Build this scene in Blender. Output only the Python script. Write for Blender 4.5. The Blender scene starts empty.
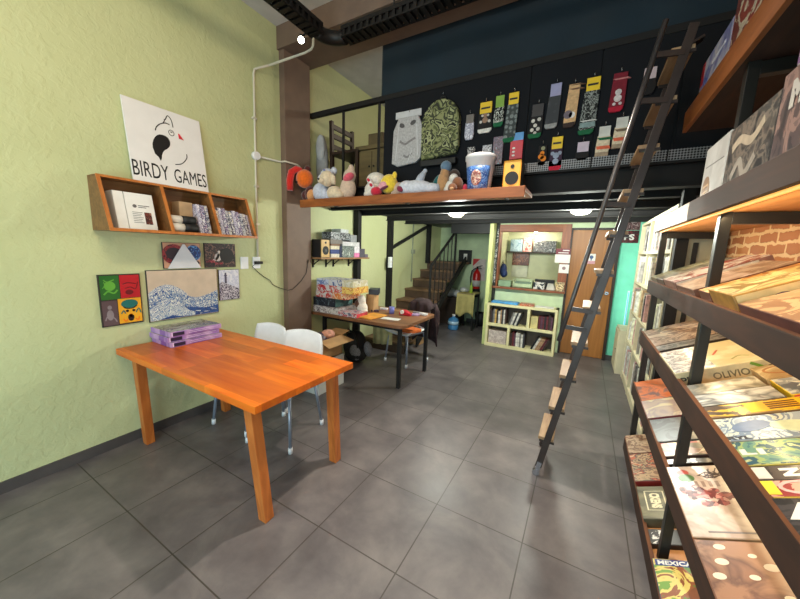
import bpy, bmesh, math, random
from mathutils import Matrix, Vector, Euler, Quaternion
R = math.radians
COL = bpy.context.scene.collection
SC = bpy.context.scene

# ------------------------------------------------------------------ colours and materials
def lin(c):
    def f(v):
        v = v / 255.0
        return v / 12.92 if v <= 0.04045 else ((v + 0.055) / 1.055) ** 2.4
    return (f(c[0]), f(c[1]), f(c[2]), 1.0)

MATS = {}
def nt_new(name):
    m = bpy.data.materials.new(name)
    m.use_nodes = True
    nt = m.node_tree
    b = nt.nodes['Principled BSDF']
    return m, nt, b

def N(nt, kind, **kw):
    n = nt.nodes.new(kind)
    for k, v in kw.items():
        if k in n.inputs.keys():
            n.inputs[k].default_value = v
        else:
            setattr(n, k, v)
    return n

def coords(nt, scale=(1, 1, 1), rot=(0, 0, 0), loc=(0, 0, 0), kind='Object'):
    tc = nt.nodes.new('ShaderNodeTexCoord')
    mp = nt.nodes.new('ShaderNodeMapping')
    mp.inputs['Scale'].default_value = scale
    mp.inputs['Rotation'].default_value = rot
    mp.inputs['Location'].default_value = loc
    nt.links.new(tc.outputs[kind], mp.inputs['Vector'])
    return mp.outputs['Vector']

def ramp(nt, stops, interp='LINEAR'):
    r = nt.nodes.new('ShaderNodeValToRGB')
    r.color_ramp.interpolation = interp
    el = r.color_ramp.elements
    while len(el) < len(stops):
        el.new(0.5)
    for e, (p, c) in zip(el, stops):
        e.position = p
        e.color = lin(c)
    return r

def pm(name, col, rough=0.5, metal=0.0, var=0.10, vs=8.0, bump=0.0, bs=60.0, spec=0.5, sheen=0.0, emit=0.0, trans=0.0, coat=0.0):
    """a plain surface with a little procedural mottling"""
    if name in MATS:
        return MATS[name]
    m, nt, b = nt_new(name)
    v = coords(nt)
    n = N(nt, 'ShaderNodeTexNoise', Scale=vs, Detail=4.0)
    nt.links.new(v, n.inputs['Vector'])
    lo = tuple(max(0, c * (1 - var)) for c in col)
    hi = tuple(min(255, c * (1 + var)) for c in col)
    r = ramp(nt, [(0.3, lo), (0.7, hi)])
    nt.links.new(n.outputs['Fac'], r.inputs['Fac'])
    nt.links.new(r.outputs['Color'], b.inputs['Base Color'])
    b.inputs['Roughness'].default_value = rough
    b.inputs['Metallic'].default_value = metal
    b.inputs['Specular IOR Level'].default_value = spec
    b.inputs['Sheen Weight'].default_value = sheen
    b.inputs['Transmission Weight'].default_value = trans
    b.inputs['Coat Weight'].default_value = coat
    if emit:
        b.inputs['Emission Color'].default_value = lin(col)
        b.inputs['Emission Strength'].default_value = emit
    if bump:
        n2 = N(nt, 'ShaderNodeTexNoise', Scale=bs, Detail=3.0)
        nt.links.new(v, n2.inputs['Vector'])
        bp = N(nt, 'ShaderNodeBump', Strength=bump, Distance=0.01)
        nt.links.new(n2.outputs['Fac'], bp.inputs['Height'])
        nt.links.new(bp.outputs['Normal'], b.inputs['Normal'])
    MATS[name] = m
    return m

def wood(name, c1, c2, axis='x', scale=6.0, rough=0.4, coat=0.0, stretch=0.12, planks=None, knots=True):
    if name in MATS:
        return MATS[name]
    m, nt, b = nt_new(name)
    s = [scale] * 3
    s['xyz'.index(axis)] = scale * stretch
    v = coords(nt, tuple(s))
    n = N(nt, 'ShaderNodeTexNoise', Scale=2.2, Detail=7.0, Distortion=1.6)
    nt.links.new(v, n.inputs['Vector'])
    mid = tuple((a + d) / 2 for a, d in zip(c1, c2))
    r = ramp(nt, [(0.28, c1), (0.5, mid), (0.72, c2)])
    nt.links.new(n.outputs['Fac'], r.inputs['Fac'])
    col = r.outputs['Color']
    if planks:
        ax, width = planks
        sv = [0.0, 0.0, 0.0]
        vv = coords(nt)
        sep = nt.nodes.new('ShaderNodeSeparateXYZ')
        nt.links.new(vv, sep.inputs[0])
        dv = N(nt, 'ShaderNodeMath', operation='DIVIDE'); dv.inputs[1].default_value = width
        nt.links.new(sep.outputs['xyz'.index(ax)], dv.inputs[0])
        fl_ = N(nt, 'ShaderNodeMath', operation='FLOOR')
        nt.links.new(dv.outputs[0], fl_.inputs[0])
        # stagger along the grain
        dg = N(nt, 'ShaderNodeMath', operation='MULTIPLY_ADD'); dg.inputs[1].default_value = 2.1
        nt.links.new(sep.outputs['xyz'.index(axis)], dg.inputs[0])
        wn0 = N(nt, 'ShaderNodeTexWhiteNoise', noise_dimensions='1D')
        nt.links.new(fl_.outputs[0], wn0.inputs['W'])
        nt.links.new(wn0.outputs['Value'], dg.inputs[2])
        fg = N(nt, 'ShaderNodeMath', operation='FLOOR')
        nt.links.new(dg.outputs[0], fg.inputs[0])
        ad = N(nt, 'ShaderNodeMath', operation='MULTIPLY_ADD'); ad.inputs[1].default_value = 17.3
        nt.links.new(fg.outputs[0], ad.inputs[0]); nt.links.new(fl_.outputs[0], ad.inputs[2])
        wn = N(nt, 'ShaderNodeTexWhiteNoise', noise_dimensions='1D')
        nt.links.new(ad.outputs[0], wn.inputs['W'])
        hs = nt.nodes.new('ShaderNodeHueSaturation')
        mr = N(nt, 'ShaderNodeMapRange'); mr.inputs['To Min'].default_value = 0.78; mr.inputs['To Max'].default_value = 1.18
        nt.links.new(wn.outputs['Value'], mr.inputs['Value'])
        nt.links.new(mr.outputs[0], hs.inputs['Value'])
        nt.links.new(col, hs.inputs['Color'])
        col = hs.outputs['Color']
    nt.links.new(col, b.inputs['Base Color'])
    b.inputs['Roughness'].default_value = rough
    b.inputs['Coat Weight'].default_value = coat
    b.inputs['Coat Roughness'].default_value = 0.25
    bp = N(nt, 'ShaderNodeBump', Strength=0.12, Distance=0.004)
    nt.links.new(n.outputs['Fac'], bp.inputs['Height'])
    nt.links.new(bp.outputs['Normal'], b.inputs['Normal'])
    MATS[name] = m
    return m

def art(name, cols, scale=12.0, kind='noise', rough=0.35, seed=0.0, interp='CONSTANT', stretch=(1, 1, 1), coat=0.0, dist=1.5, detail=3.0):
    """printed artwork: patches of ink in the given colours"""
    if name in MATS:
        return MATS[name]
    m, nt, b = nt_new(name)
    v = coords(nt, stretch, loc=(seed * 3.7, seed * 1.9, seed * 5.3))
    if kind == 'noise':
        n = N(nt, 'ShaderNodeTexNoise', Scale=scale, Detail=detail, Distortion=dist)
        out = n.outputs['Fac']
        lo, hi = 0.30, 0.70
    elif kind == 'vor':
        n = N(nt, 'ShaderNodeTexVoronoi', Scale=scale)
        sp = nt.nodes.new('ShaderNodeSeparateColor')
        nt.links.new(n.outputs['Color'], sp.inputs[0])
        out = sp.outputs[0]
        lo, hi = 0.0, 1.0
    elif kind == 'dots':
        n = N(nt, 'ShaderNodeTexVoronoi', Scale=scale, Randomness=0.35)
        out = n.outputs['Distance']
        lo, hi = 0.15, 0.60
    else:
        n = N(nt, 'ShaderNodeTexWave', Scale=scale, Distortion=dist * 2, Detail=detail, bands_direction='Z')
        out = n.outputs['Fac']
        lo, hi = 0.0, 1.0
    nt.links.new(v, n.inputs['Vector'])
    k = len(cols)
    stops = [(0.0 if i == 0 else lo + (hi - lo) * i / k, c) for i, c in enumerate(cols)]
    r = ramp(nt, stops, interp)
    nt.links.new(out, r.inputs['Fac'])
    nt.links.new(r.outputs['Color'], b.inputs['Base Color'])
    b.inputs['Roughness'].default_value = rough
    b.inputs['Coat Weight'].default_value = coat
    b.inputs['Coat Roughness'].default_value = 0.12
    MATS[name] = m
    return m

def emitter(name, col, strength):
    if name in MATS:
        return MATS[name]
    m, nt, b = nt_new(name)
    b.inputs['Base Color'].default_value = lin(col)
    b.inputs['Emission Color'].default_value = lin(col)
    b.inputs['Emission Strength'].default_value = strength
    MATS[name] = m
    return m

def stucco():
    m, nt, b = nt_new('stucco_green_paint')
    v = coords(nt)
    n1 = N(nt, 'ShaderNodeTexNoise', Scale=22.0, Detail=8.0, Distortion=0.5)
    n2 = N(nt, 'ShaderNodeTexNoise', Scale=75.0, Detail=5.0, Distortion=0.5)
    n3 = N(nt, 'ShaderNodeTexNoise', Scale=1.1, Detail=3.0)
    for n in (n1, n2, n3):
        nt.links.new(v, n.inputs['Vector'])
    r = ramp(nt, [(0.3, (192, 197, 146)), (0.7, (206, 210, 162))])
    nt.links.new(n3.outputs['Fac'], r.inputs['Fac'])
    nt.links.new(r.outputs['Color'], b.inputs['Base Color'])
    b.inputs['Roughness'].default_value = 0.62
    r1 = ramp(nt, [(0.42, (0, 0, 0)), (0.62, (255, 255, 255))])
    nt.links.new(n1.outputs['Fac'], r1.inputs['Fac'])
    ad = N(nt, 'ShaderNodeMath', operation='MULTIPLY_ADD'); ad.inputs[1].default_value = 0.35
    nt.links.new(n2.outputs['Fac'], ad.inputs[0]); nt.links.new(r1.outputs['Color'], ad.inputs[2])
    bp = N(nt, 'ShaderNodeBump', Strength=0.32, Distance=0.005)
    nt.links.new(ad.outputs[0], bp.inputs['Height'])
    nt.links.new(bp.outputs['Normal'], b.inputs['Normal'])
    return m

def tiles():
    m, nt, b = nt_new('grey_porcelain_tile')
    v = coords(nt, loc=(0.135 + 0.502 * 8, -2.18 + 0.505 * 8, 0))
    br = N(nt, 'ShaderNodeTexBrick', Scale=1.0)
    br.offset = 0.0; br.squash = 1.0
    br.inputs['Brick Width'].default_value = 0.502
    br.inputs['Row Height'].default_value = 0.505
    br.inputs['Mortar Size'].default_value = 0.0034
    br.inputs['Mortar Smooth'].default_value = 0.1
    br.inputs['Bias'].default_value = 0.0
    br.inputs['Color1'].default_value = (0.35, 0.35, 0.35, 1)
    br.inputs['Color2'].default_value = (0.65, 0.65, 0.65, 1)
    nt.links.new(v, br.inputs['Vector'])
    n = N(nt, 'ShaderNodeTexNoise', Scale=3.4, Detail=8.0, Distortion=0.25)
    n.inputs['Roughness'].default_value = 0.62
    nt.links.new(v, n.inputs['Vector'])
    sp = nt.nodes.new('ShaderNodeSeparateColor')
    nt.links.new(br.outputs['Color'], sp.inputs[0])
    ad = N(nt, 'ShaderNodeMath', operation='MULTIPLY_ADD'); ad.inputs[1].default_value = 0.22
    nt.links.new(sp.outputs[0], ad.inputs[0]); nt.links.new(n.outputs['Fac'], ad.inputs[2])
    r = ramp(nt, [(0.40, (84, 79, 81)), (0.60, (101, 95, 96)), (0.85, (124, 117, 115))])
    nt.links.new(ad.outputs[0], r.inputs['Fac'])
    mx = N(nt, 'ShaderNodeMix', data_type='RGBA')
    nt.links.new(br.outputs['Fac'], mx.inputs['Factor'])
    nt.links.new(r.outputs['Color'], mx.inputs[6])
    mx.inputs[7].default_value = lin((66, 60, 56))
    nt.links.new(mx.outputs[2], b.inputs['Base Color'])
    rr = N(nt, 'ShaderNodeMapRange'); rr.inputs['To Min'].default_value = 0.28; rr.inputs['To Max'].default_value = 0.52
    nt.links.new(n.outputs['Fac'], rr.inputs['Value'])
    nt.links.new(rr.outputs[0], b.inputs['Roughness'])
    bp = N(nt, 'ShaderNodeBump', Strength=0.35, Distance=0.003, invert=True)
    nt.links.new(br.outputs['Fac'], bp.inputs['Height'])
    nt.links.new(bp.outputs['Normal'], b.inputs['Normal'])
    return m

def bricks():
    m, nt, b = nt_new('exposed_brick')
    v = coords(nt, rot=(R(90), 0, R(90)))
    tc = nt.nodes.new('ShaderNodeTexCoord')
    sep = nt.nodes.new('ShaderNodeSeparateXYZ'); cmb = nt.nodes.new('ShaderNodeCombineXYZ')
    nt.links.new(tc.outputs['Object'], sep.inputs[0])
    nt.links.new(sep.outputs[1], cmb.inputs[0]); nt.links.new(sep.outputs[2], cmb.inputs[1])
    nz = N(nt, 'ShaderNodeTexNoise', Scale=14.0, Detail=4.0)
    nt.links.new(tc.outputs['Object'], nz.inputs['Vector'])
    mxv = N(nt, 'ShaderNodeVectorMath', operation='MULTIPLY_ADD')
    mxv.inputs[1].default_value = (0.045, 0.045, 0.0)
    nt.links.new(nz.outputs['Color'], mxv.inputs[0]); nt.links.new(cmb.outputs[0], mxv.inputs[2])
    br = N(nt, 'ShaderNodeTexBrick', Scale=1.0)
    br.inputs['Brick Width'].default_value = 0.20
    br.inputs['Row Height'].default_value = 0.062
    br.inputs['Mortar Size'].default_value = 0.011
    br.inputs['Mortar Smooth'].default_value = 0.4
    br.inputs['Color1'].default_value = lin((186, 132, 90))
    br.inputs['Color2'].default_value = lin((158, 102, 70))
    br.inputs['Mortar'].default_value = lin((214, 184, 146))
    nt.links.new(mxv.outputs[0], br.inputs['Vector'])
    nt.links.new(br.outputs['Color'], b.inputs['Base Color'])
    b.inputs['Roughness'].default_value = 0.85
    bp = N(nt, 'ShaderNodeBump', Strength=0.6, Distance=0.01, invert=True)
    nt.links.new(br.outputs['Fac'], bp.inputs['Height'])
    nt.links.new(bp.outputs['Normal'], b.inputs['Normal'])
    return m

# ------------------------------------------------------------------ geometry
class G:
    """collects shapes in one bmesh"""
    def __init__(s):
        s.bm = bmesh.new()
    def _mi(s, faces, mi, smooth=False):
        for f in faces:
            f.material_index = mi
            f.smooth = smooth
    def hexa(s, pts, mi=0, bev=0.0):
        v = [s.bm.verts.new(p) for p in pts]
        idx = [(3, 2, 1, 0), (4, 5, 6, 7), (0, 1, 5, 4), (1, 2, 6, 5), (2, 3, 7, 6), (3, 0, 4, 7)]
        fs = [s.bm.faces.new([v[i] for i in q]) for q in idx]
        s._mi(fs, mi)
        if bev:
            es = {e for f in fs for e in f.edges}
            r = bmesh.ops.bevel(s.bm, geom=list(es), offset=bev, segments=2, profile=0.6, affect='EDGES')
            s._mi(r['faces'], mi)
        return fs
    def box(s, a, b, mi=0, bev=0.0):
        x0, y0, z0 = (min(a[i], b[i]) for i in range(3))
        x1, y1, z1 = (max(a[i], b[i]) for i in range(3))
        return s.hexa([(x0, y0, z0), (x1, y0, z0), (x1, y1, z0), (x0, y1, z0), (x0, y0, z1), (x1, y0, z1), (x1, y1, z1), (x0, y1, z1)], mi, bev)
    def obox(s, c, size, rot=(0, 0, 0), mi=0, bev=0.0):
        M = Matrix.Translation(c) @ Euler(rot).to_matrix().to_4x4()
        h = [d / 2 for d in size]
        P = [(-1, -1, -1), (1, -1, -1), (1, 1, -1), (-1, 1, -1), (-1, -1, 1), (1, -1, 1), (1, 1, 1), (-1, 1, 1)]
        return s.hexa([M @ Vector((p[0] * h[0], p[1] * h[1], p[2] * h[2])) for p in P], mi, bev)
    def bar(s, p, q, w, d, mi=0, side=None, bev=0.0, w2=None, d2=None):
        """rectangular bar from p to q; w along side, d across"""
        p, q = Vector(p), Vector(q)
        z = (q - p).normalized()
        x = Vector(side) if side else (Vector((1, 0, 0)) if abs(z.x) < 0.9 else Vector((0, 1, 0)))
        x = (x - z * x.dot(z)).normalized()
        y = z.cross(x)
        w2 = w if w2 is None else w2
        d2 = d if d2 is None else d2
        pts = [p - x * w / 2 - y * d / 2, p + x * w / 2 - y * d / 2, p + x * w / 2 + y * d / 2, p - x * w / 2 + y * d / 2,
               q - x * w2 / 2 - y * d2 / 2, q + x * w2 / 2 - y * d2 / 2, q + x * w2 / 2 + y * d2 / 2, q - x * w2 / 2 + y * d2 / 2]
        return s.hexa(pts, mi, bev)
    def tube(s, pts, r, n=10, mi=0, radii=None, cap=True):
        pts = [Vector(p) for p in pts]
        rings = []
        ref = Vector((0, 0, 1))
        prev = None
        for i, p in enumerate(pts):
            t = (pts[min(i + 1, len(pts) - 1)] - pts[max(i - 1, 0)]).normalized()
            if prev is None:
                x = ref.cross(t)
                if x.length < 1e-3:
                    x = Vector((1, 0, 0)).cross(t)
                x.normalize()
            else:
                x = (prev - t * prev.dot(t)).normalized()
            prev = x
            y = t.cross(x)
            rr = radii[i] if radii else r
            rings.append([s.bm.verts.new(p + x * rr * math.cos(a) + y * rr * math.sin(a)) for a in [2 * math.pi * k / n for k in range(n)]])
        fs = []
        for a, b in zip(rings, rings[1:]):
            for k in range(n):
                fs.append(s.bm.faces.new([a[k], a[(k + 1) % n], b[(k + 1) % n], b[k]]))
        s._mi(fs, mi, True)
        if cap:
            s._mi([s.bm.faces.new(rings[0][::-1]), s.bm.faces.new(rings[-1])], mi)
    def cyl(s, p, q, r, r2=None, n=20, mi=0):
        s.tube([p, q], r, n, mi, radii=[r, r if r2 is None else r2])
    def ell(s, c, rad, rot=(0, 0, 0), mi=0, u=18, v=12):
        M = Matrix.Translation(c) @ Euler(rot).to_matrix().to_4x4() @ Matrix.Diagonal((rad[0], rad[1], rad[2], 1))
        r = bmesh.ops.create_uvsphere(s.bm, u_segments=u, v_segments=v, radius=1.0, matrix=M)
        fs = {f for w in r['verts'] for f in w.link_faces}
        s._mi(fs, mi, True)
    def lathe(s, prof, c, n=24, mi=0, smooth=True):
        c = Vector(c)
        rings = [[s.bm.verts.new(c + Vector((r * math.cos(2 * math.pi * k / n), r * math.sin(2 * math.pi * k / n), z))) for k in range(n)] for r, z in prof]
        fs = []
        for a, b in zip(rings, rings[1:]):
            for k in range(n):
                fs.append(s.bm.faces.new([a[k], a[(k + 1) % n], b[(k + 1) % n], b[k]]))
        s._mi(fs, mi, smooth)
        s._mi([s.bm.faces.new(rings[0][::-1]), s.bm.faces.new(rings[-1])], mi)
    def prism(s, poly, vec, mi=0, mi_side=None, bev=0.0):
        vec = Vector(vec)
        a = [s.bm.verts.new(Vector(p)) for p in poly]
        b = [s.bm.verts.new(Vector(p) + vec) for p in poly]
        n = len(a)
        side = [s.bm.faces.new([a[i], a[(i + 1) % n], b[(i + 1) % n], b[i]]) for i in range(n)]
        caps = [s.bm.faces.new(a[::-1]), s.bm.faces.new(b)]
        s._mi(caps, mi)
        s._mi(side, mi if mi_side is None else mi_side)
        if bev:
            es = {e for f in caps for e in f.edges}
            r = bmesh.ops.bevel(s.bm, geom=list(es), offset=bev, segments=2, profile=0.6, affect='EDGES')
            s._mi(r['faces'], mi, True)
    def sheet(s, fn, nu, nv, mi=0, thick=0.0):
        """a surface point fn(u, v), u and v in 0..1, optionally given a thickness along its normal"""
        g = [[s.bm.verts.new(fn(i / nu, j / nv)) for j in range(nv + 1)] for i in range(nu + 1)]
        fs = [s.bm.faces.new([g[i][j], g[i + 1][j], g[i + 1][j + 1], g[i][j + 1]]) for i in range(nu) for j in range(nv)]
        s._mi(fs, mi, True)
        if thick:
            bmesh.ops.recalc_face_normals(s.bm, faces=fs)
            r = bmesh.ops.solidify(s.bm, geom=fs, thickness=thick)
            s._mi([f for f in r['geom'] if isinstance(f, bmesh.types.BMFace)], mi, True)

class Frame:
    """a plane in the room: point(u, v, n) = O + u U + v V + n N"""
    def __init__(s, O, U, V):
        s.O, s.U, s.V = Vector(O), Vector(U).normalized(), Vector(V).normalized()
        s.N = s.U.cross(s.V)
    def p(s, u, v, n=0.0):
        return s.O + s.U * u + s.V * v + s.N * n
    def poly(s, pts, n=0.0):
        return [s.p(u, v, n) for u, v in pts]
    def box(s, g, u0, u1, v0, v1, n0, n1, mi=0, bev=0.0):
        pts = [s.p(u0, v0, n0), s.p(u1, v0, n0), s.p(u1, v1, n0), s.p(u0, v1, n0), s.p(u0, v0, n1), s.p(u1, v0, n1), s.p(u1, v1, n1), s.p(u0, v1, n1)]
        g.hexa(pts, mi, bev)
    def disc(s, g, u, v, r, n0, n1, mi=0, seg=20, rv=None, rot=0.0, a0=0, a1=360):
        rv = rv or r
        pts = []
        full = abs(a1 - a0) >= 360
        for k in range(seg if full else seg + 1):
            a = R(a0 + (a1 - a0) * k / seg)
            x, y = r * math.cos(a), rv * math.sin(a)
            pts.append((u + x * math.cos(rot) - y * math.sin(rot), v + x * math.sin(rot) + y * math.cos(rot)))
        g.prism(s.poly(pts, n0), s.N * (n1 - n0), mi)
    def line(s, g, pts, w, n0, n1, mi=0):
        """a flat painted stroke through 2-D points"""
        L, Rr = [], []
        for i, (u, v) in enumerate(pts):
            a = pts[max(i - 1, 0)]; b = pts[min(i + 1, len(pts) - 1)]
            d = Vector((b[0] - a[0], b[1] - a[1])).normalized()
            ww = w[i] if isinstance(w, (list, tuple)) else w
            L.append((u - d.y * ww / 2, v + d.x * ww / 2)); Rr.append((u + d.y * ww / 2, v - d.x * ww / 2))
        for i in range(len(pts) - 1):
            g.prism(s.poly([Rr[i], Rr[i + 1], L[i + 1], L[i]], n0), s.N * (n1 - n0), mi)
    def mat(s):
        return Matrix(((s.U.x, s.V.x, s.N.x, s.O.x), (s.U.y, s.V.y, s.N.y, s.O.y), (s.U.z, s.V.z, s.N.z, s.O.z), (0, 0, 0, 1)))

INV = {}          # the thing's own frame, so parts may be given in room coordinates
def tag(o, label=None, cat=None, group=None, kind=None):
    if label: o['label'] = label
    if cat: o['category'] = cat
    if group: o['group'] = group
    if kind: o['kind'] = kind
    return o

def thing(name, label, cat, loc=(0, 0, 0), rz=0.0, group=None):
    o = bpy.data.objects.new(name, None)
    o.empty_display_size = 0.05
    o.location = loc
    o.rotation_euler = (0, 0, rz)
    COL.objects.link(o)
    INV[o.name] = (Matrix.Translation(loc) @ Matrix.Rotation(rz, 4, 'Z')).inverted()
    return tag(o, label, cat, group)

def root_of(o):
    while o.parent:
        o = o.parent
    return o

def mesh_of(g, name, mats):
    bmesh.ops.recalc_face_normals(g.bm, faces=list(g.bm.faces))
    me = bpy.data.meshes.new(name)
    g.bm.to_mesh(me)
    g.bm.free()
    for m in (mats if isinstance(mats, (list, tuple)) else [mats]):
        me.materials.append(m)
    return me

def part(g, name, mats, parent, world=True, label=None, kind=None):
    me = mesh_of(g, name, mats)
    if world:
        me.transform(INV[root_of(parent).name])
    o = bpy.data.objects.new(name, me)
    COL.objects.link(o)
    o.parent = parent
    return tag(o, label, None, None, kind)

def solo(g, name, mats, label, cat, group=None, kind=None):
    """a thing that is one mesh; its origin goes to the middle of its base"""
    me = mesh_of(g, name, mats)
    xs = [v.co for v in me.vertices]
    lo = [min(c[i] for c in xs) for i in range(3)]; hi = [max(c[i] for c in xs) for i in range(3)]
    base = Vector(((lo[0] + hi[0]) / 2, (lo[1] + hi[1]) / 2, lo[2]))
    me.transform(Matrix.Translation(-base))
    o = bpy.data.objects.new(name, me)
    o.location = base
    COL.objects.link(o)
    INV[o.name] = Matrix.Translation(-base)
    return tag(o, label, cat, group, kind)

def struct(g, name, mats):
    me = mesh_of(g, name, mats)
    o = bpy.data.objects.new(name, me)
    COL.objects.link(o)
    INV[o.name] = Matrix.Identity(4)
    o['kind'] = 'structure'
    return o

def lettering(s, size, mat, parent, fr, u, v, n=0.001, name='lettering', ext=0.0006, xs=1.0, bold=0.0, align='LEFT', rot=0.0, shear=0.0, fit=None):
    cu = bpy.data.curves.new(name, 'FONT')
    cu.body = s
    cu.size = size
    cu.extrude = ext
    cu.offset = bold
    cu.align_x = align
    cu.shear = shear
    cu.resolution_u = 3
    tmp = bpy.data.objects.new(name, cu)
    me = bpy.data.meshes.new_from_object(tmp)
    bpy.data.objects.remove(tmp)
    bpy.data.curves.remove(cu)
    if fit:                               # stretch the word to a width and a height
        xs_ = [p.co.x for p in me.vertices]; ys_ = [p.co.y for p in me.vertices]
        x0, y0 = min(xs_), min(ys_)
        me.transform(Matrix.Diagonal((fit[0] / (max(xs_) - x0), fit[1] / (max(ys_) - y0), 1, 1)) @ Matrix.Translation((-x0, -y0, 0)))
    M = fr.mat() @ Matrix.Translation((u, v, n)) @ Matrix.Rotation(rot, 4, 'Z') @ Matrix.Diagonal((xs, 1, 1, 1))
    me.transform(M)
    me.transform(INV[root_of(parent).name])
    me.name = name
    me.materials.clear()
    me.materials.append(mat)
    o = bpy.data.objects.new(name, me)
    COL.objects.link(o)
    o.parent = parent
    return o

def dup(o, loc, rz, label, group=None):
    """a copy of a thing with copies of its parts and sub-parts"""
    r = o.copy(); COL.objects.link(r)
    r.location = loc; r.rotation_euler = (0, 0, rz)
    tag(r, label, None, group)
    INV[r.name] = (Matrix.Translation(loc) @ Matrix.Rotation(rz, 4, 'Z')).inverted()
    for ch in list(o.children):
        c = ch.copy(); COL.objects.link(c); c.parent = r
        for gc in list(ch.children):
            d = gc.copy(); COL.objects.link(d); d.parent = c
    return r

ORD = ['first', 'second', 'third', 'fourth', 'fifth', 'sixth', 'seventh', 'eighth', 'ninth', 'tenth', 'eleventh', 'twelfth', 'thirteenth', 'fourteenth', 'fifteenth', 'sixteenth']

# ------------------------------------------------------------------ shared materials
BLACKM = pm('black_painted_steel', (17, 15, 15), 0.75, 0.0)
DARKM = pm('dark_bronze_steel', (48, 42, 40), 0.42, 0.4)
WHITEP = pm('white_plastic', (242, 243, 246), 0.38, var=0.03)
PAPER = pm('white_paper', (232, 230, 224), 0.7, var=0.03)
INK = pm('black_ink', (22, 20, 22), 0.5, var=0.05)
CHROME = pm('chrome', (190, 190, 195), 0.2, 1.0, var=0.04)
CARD = pm('kraft_cardboard', (190, 150, 104), 0.8, var=0.08, bump=0.05)

# ================================================================== THE ROOM
XL, XR = -2.93, 0.83          # faces of the side walls
CEIL = 3.72
GREEN = stucco()
TILE = tiles()
BRICK = bricks()
BROWN = pm('brown_wall_paint', (120, 98, 84), 0.6, var=0.04, bump=0.08, bs=90)
SAGE = pm('sage_green_paint', (196, 212, 172), 0.6, var=0.04, bump=0.05, bs=40)
CEILP = pm('ceiling_white_paint', (206, 200, 198), 0.7, var=0.03)
SKIRT = pm('grey_skirting_tile', (78, 73, 72), 0.45, var=0.08)
TURQ = pm('turquoise_paint', (130, 230, 196), 0.55, var=0.03)
BLACKP = pm('black_wood_paint', (16, 15, 16), 0.55, var=0.1)

g = G(); g.box((XL - 0.2, -2.0, -0.1), (XR + 0.2, 7.3, 0.0)); struct(g, 'floor', TILE)
g = G(); g.box((XL - 0.2, -2.0, -0.1), (XL, 7.3, CEIL)); struct(g, 'wall_left', GREEN)
g = G(); g.box((XR, -2.0, -0.1), (XR + 0.2, 7.3, CEIL)); struct(g, 'wall_right', BRICK)
g = G(); g.box((XL - 0.2, -2.0, CEIL), (XR + 0.2, 7.3, CEIL + 0.1)); struct(g, 'ceiling', CEILP)
g = G(); g.box((XL, 6.95, 0.0), (XR, 7.1, CEIL)); struct(g, 'wall_back', SAGE)
g = G(); g.box((XL, -2.0, 0.0), (XL + 0.012, 2.49, 0.075)); struct(g, 'baseboard_left', SKIRT)
g = G(); g.box((-2.2, 6.935, 0.0), (-1.4, 6.95, 0.08)); struct(g, 'baseboard_back', SKIRT)
# shallow brown pilaster on the left wall, and the ceiling beam running across from it
g = G(); g.box((XL - 0.01, 2.475, 0), (XL + 0.075, 2.83, CEIL), bev=0.006)
struct(g, 'column', BROWN)
g = G(); g.box((XL, 2.45, 3.51), (XR, 2.88, CEIL)); struct(g, 'ceiling_beam', BROWN)

# mezzanine: slab on black joists, a steel channel along its edge
g = G(); g.box((XL, 2.92, 2.09), (XR, 6.95, 2.2)); struct(g, 'mezzanine_floor', BLACKP)
g = G()
for a, b, c, d in ((2.855, 2.955, 2.037, 2.052), (2.855, 2.955, 2.19, 2.206)):
    g.box((XL, a, c), (XR, b, d))
g.box((XL, 2.915, 2.04), (XR, 2.935, 2.2))
struct(g, 'mezzanine_edge_beam', BLACKM)
for k, y in enumerate((3.25, 3.86, 4.62, 5.25)):
    g = G(); g.box((XL, y, 2.035), (XR, y + 0.012, 2.09)); g.box((XL, y - 0.03, 2.025), (XR, y + 0.042, 2.037))
    struct(g, 'mezzanine_joist', BLACKM)
for y in (3.77, 4.67, 6.2):
    g = G(); g.box((XL + 0.005, y - 0.04, 0 if y < 5 else 1.3), (XL + 0.085, y + 0.04, 2.09)); struct(g, 'mezzanine_post', BLACKM)
g = G(); g.box((0.56, 3.06, 0), (0.63, 3.13, 2.09)); struct(g, 'mezzanine_post', BLACKM)
# dark soffit box beside the stairs
g = G(); g.box((-2.13, 5.5, 1.88), (-1.36, 5.66, 2.09)); struct(g, 'stair_soffit', BLACKP)

# partition with the service hatch, the door opening and the turquoise end wall
YP = 5.62
g = G()
g.box((-1.37, YP, 0), (-1.28, YP + 0.1, 2.09)); g.box((-0.35, YP, 0), (-0.235, YP + 0.1, 2.09))
g.box((-1.28, YP, 0), (-0.35, YP + 0.1, 1.0)); g.box((-1.28, YP, 1.92), (-0.35, YP + 0.1, 2.09))
g.box((-0.235, YP, 1.975), (0.41, YP + 0.1, 2.09))
struct(g, 'wall_partition', SAGE)
g = G(); g.box((0.41, YP + 0.06, 0), (XR, YP + 0.16, 2.09)); struct(g, 'wall_turquoise', TURQ)
g = G(); g.box((0.41, YP + 0.045, 0), (0.56, YP + 0.06, 0.08)); struct(g, 'baseboard_turquoise', SKIRT)
g = G(); g.box((-1.405, 5.38, 0), (-1.345, YP, 2.09)); struct(g, 'trim_1', pm('pale_yellow_green_paint', (206, 212, 140), 0.5, var=0.03))
g = G(); g.box((-1.345, 5.56, 0), (-1.30, YP, 2.09)); struct(g, 'trim_2', BLACKP)
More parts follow.
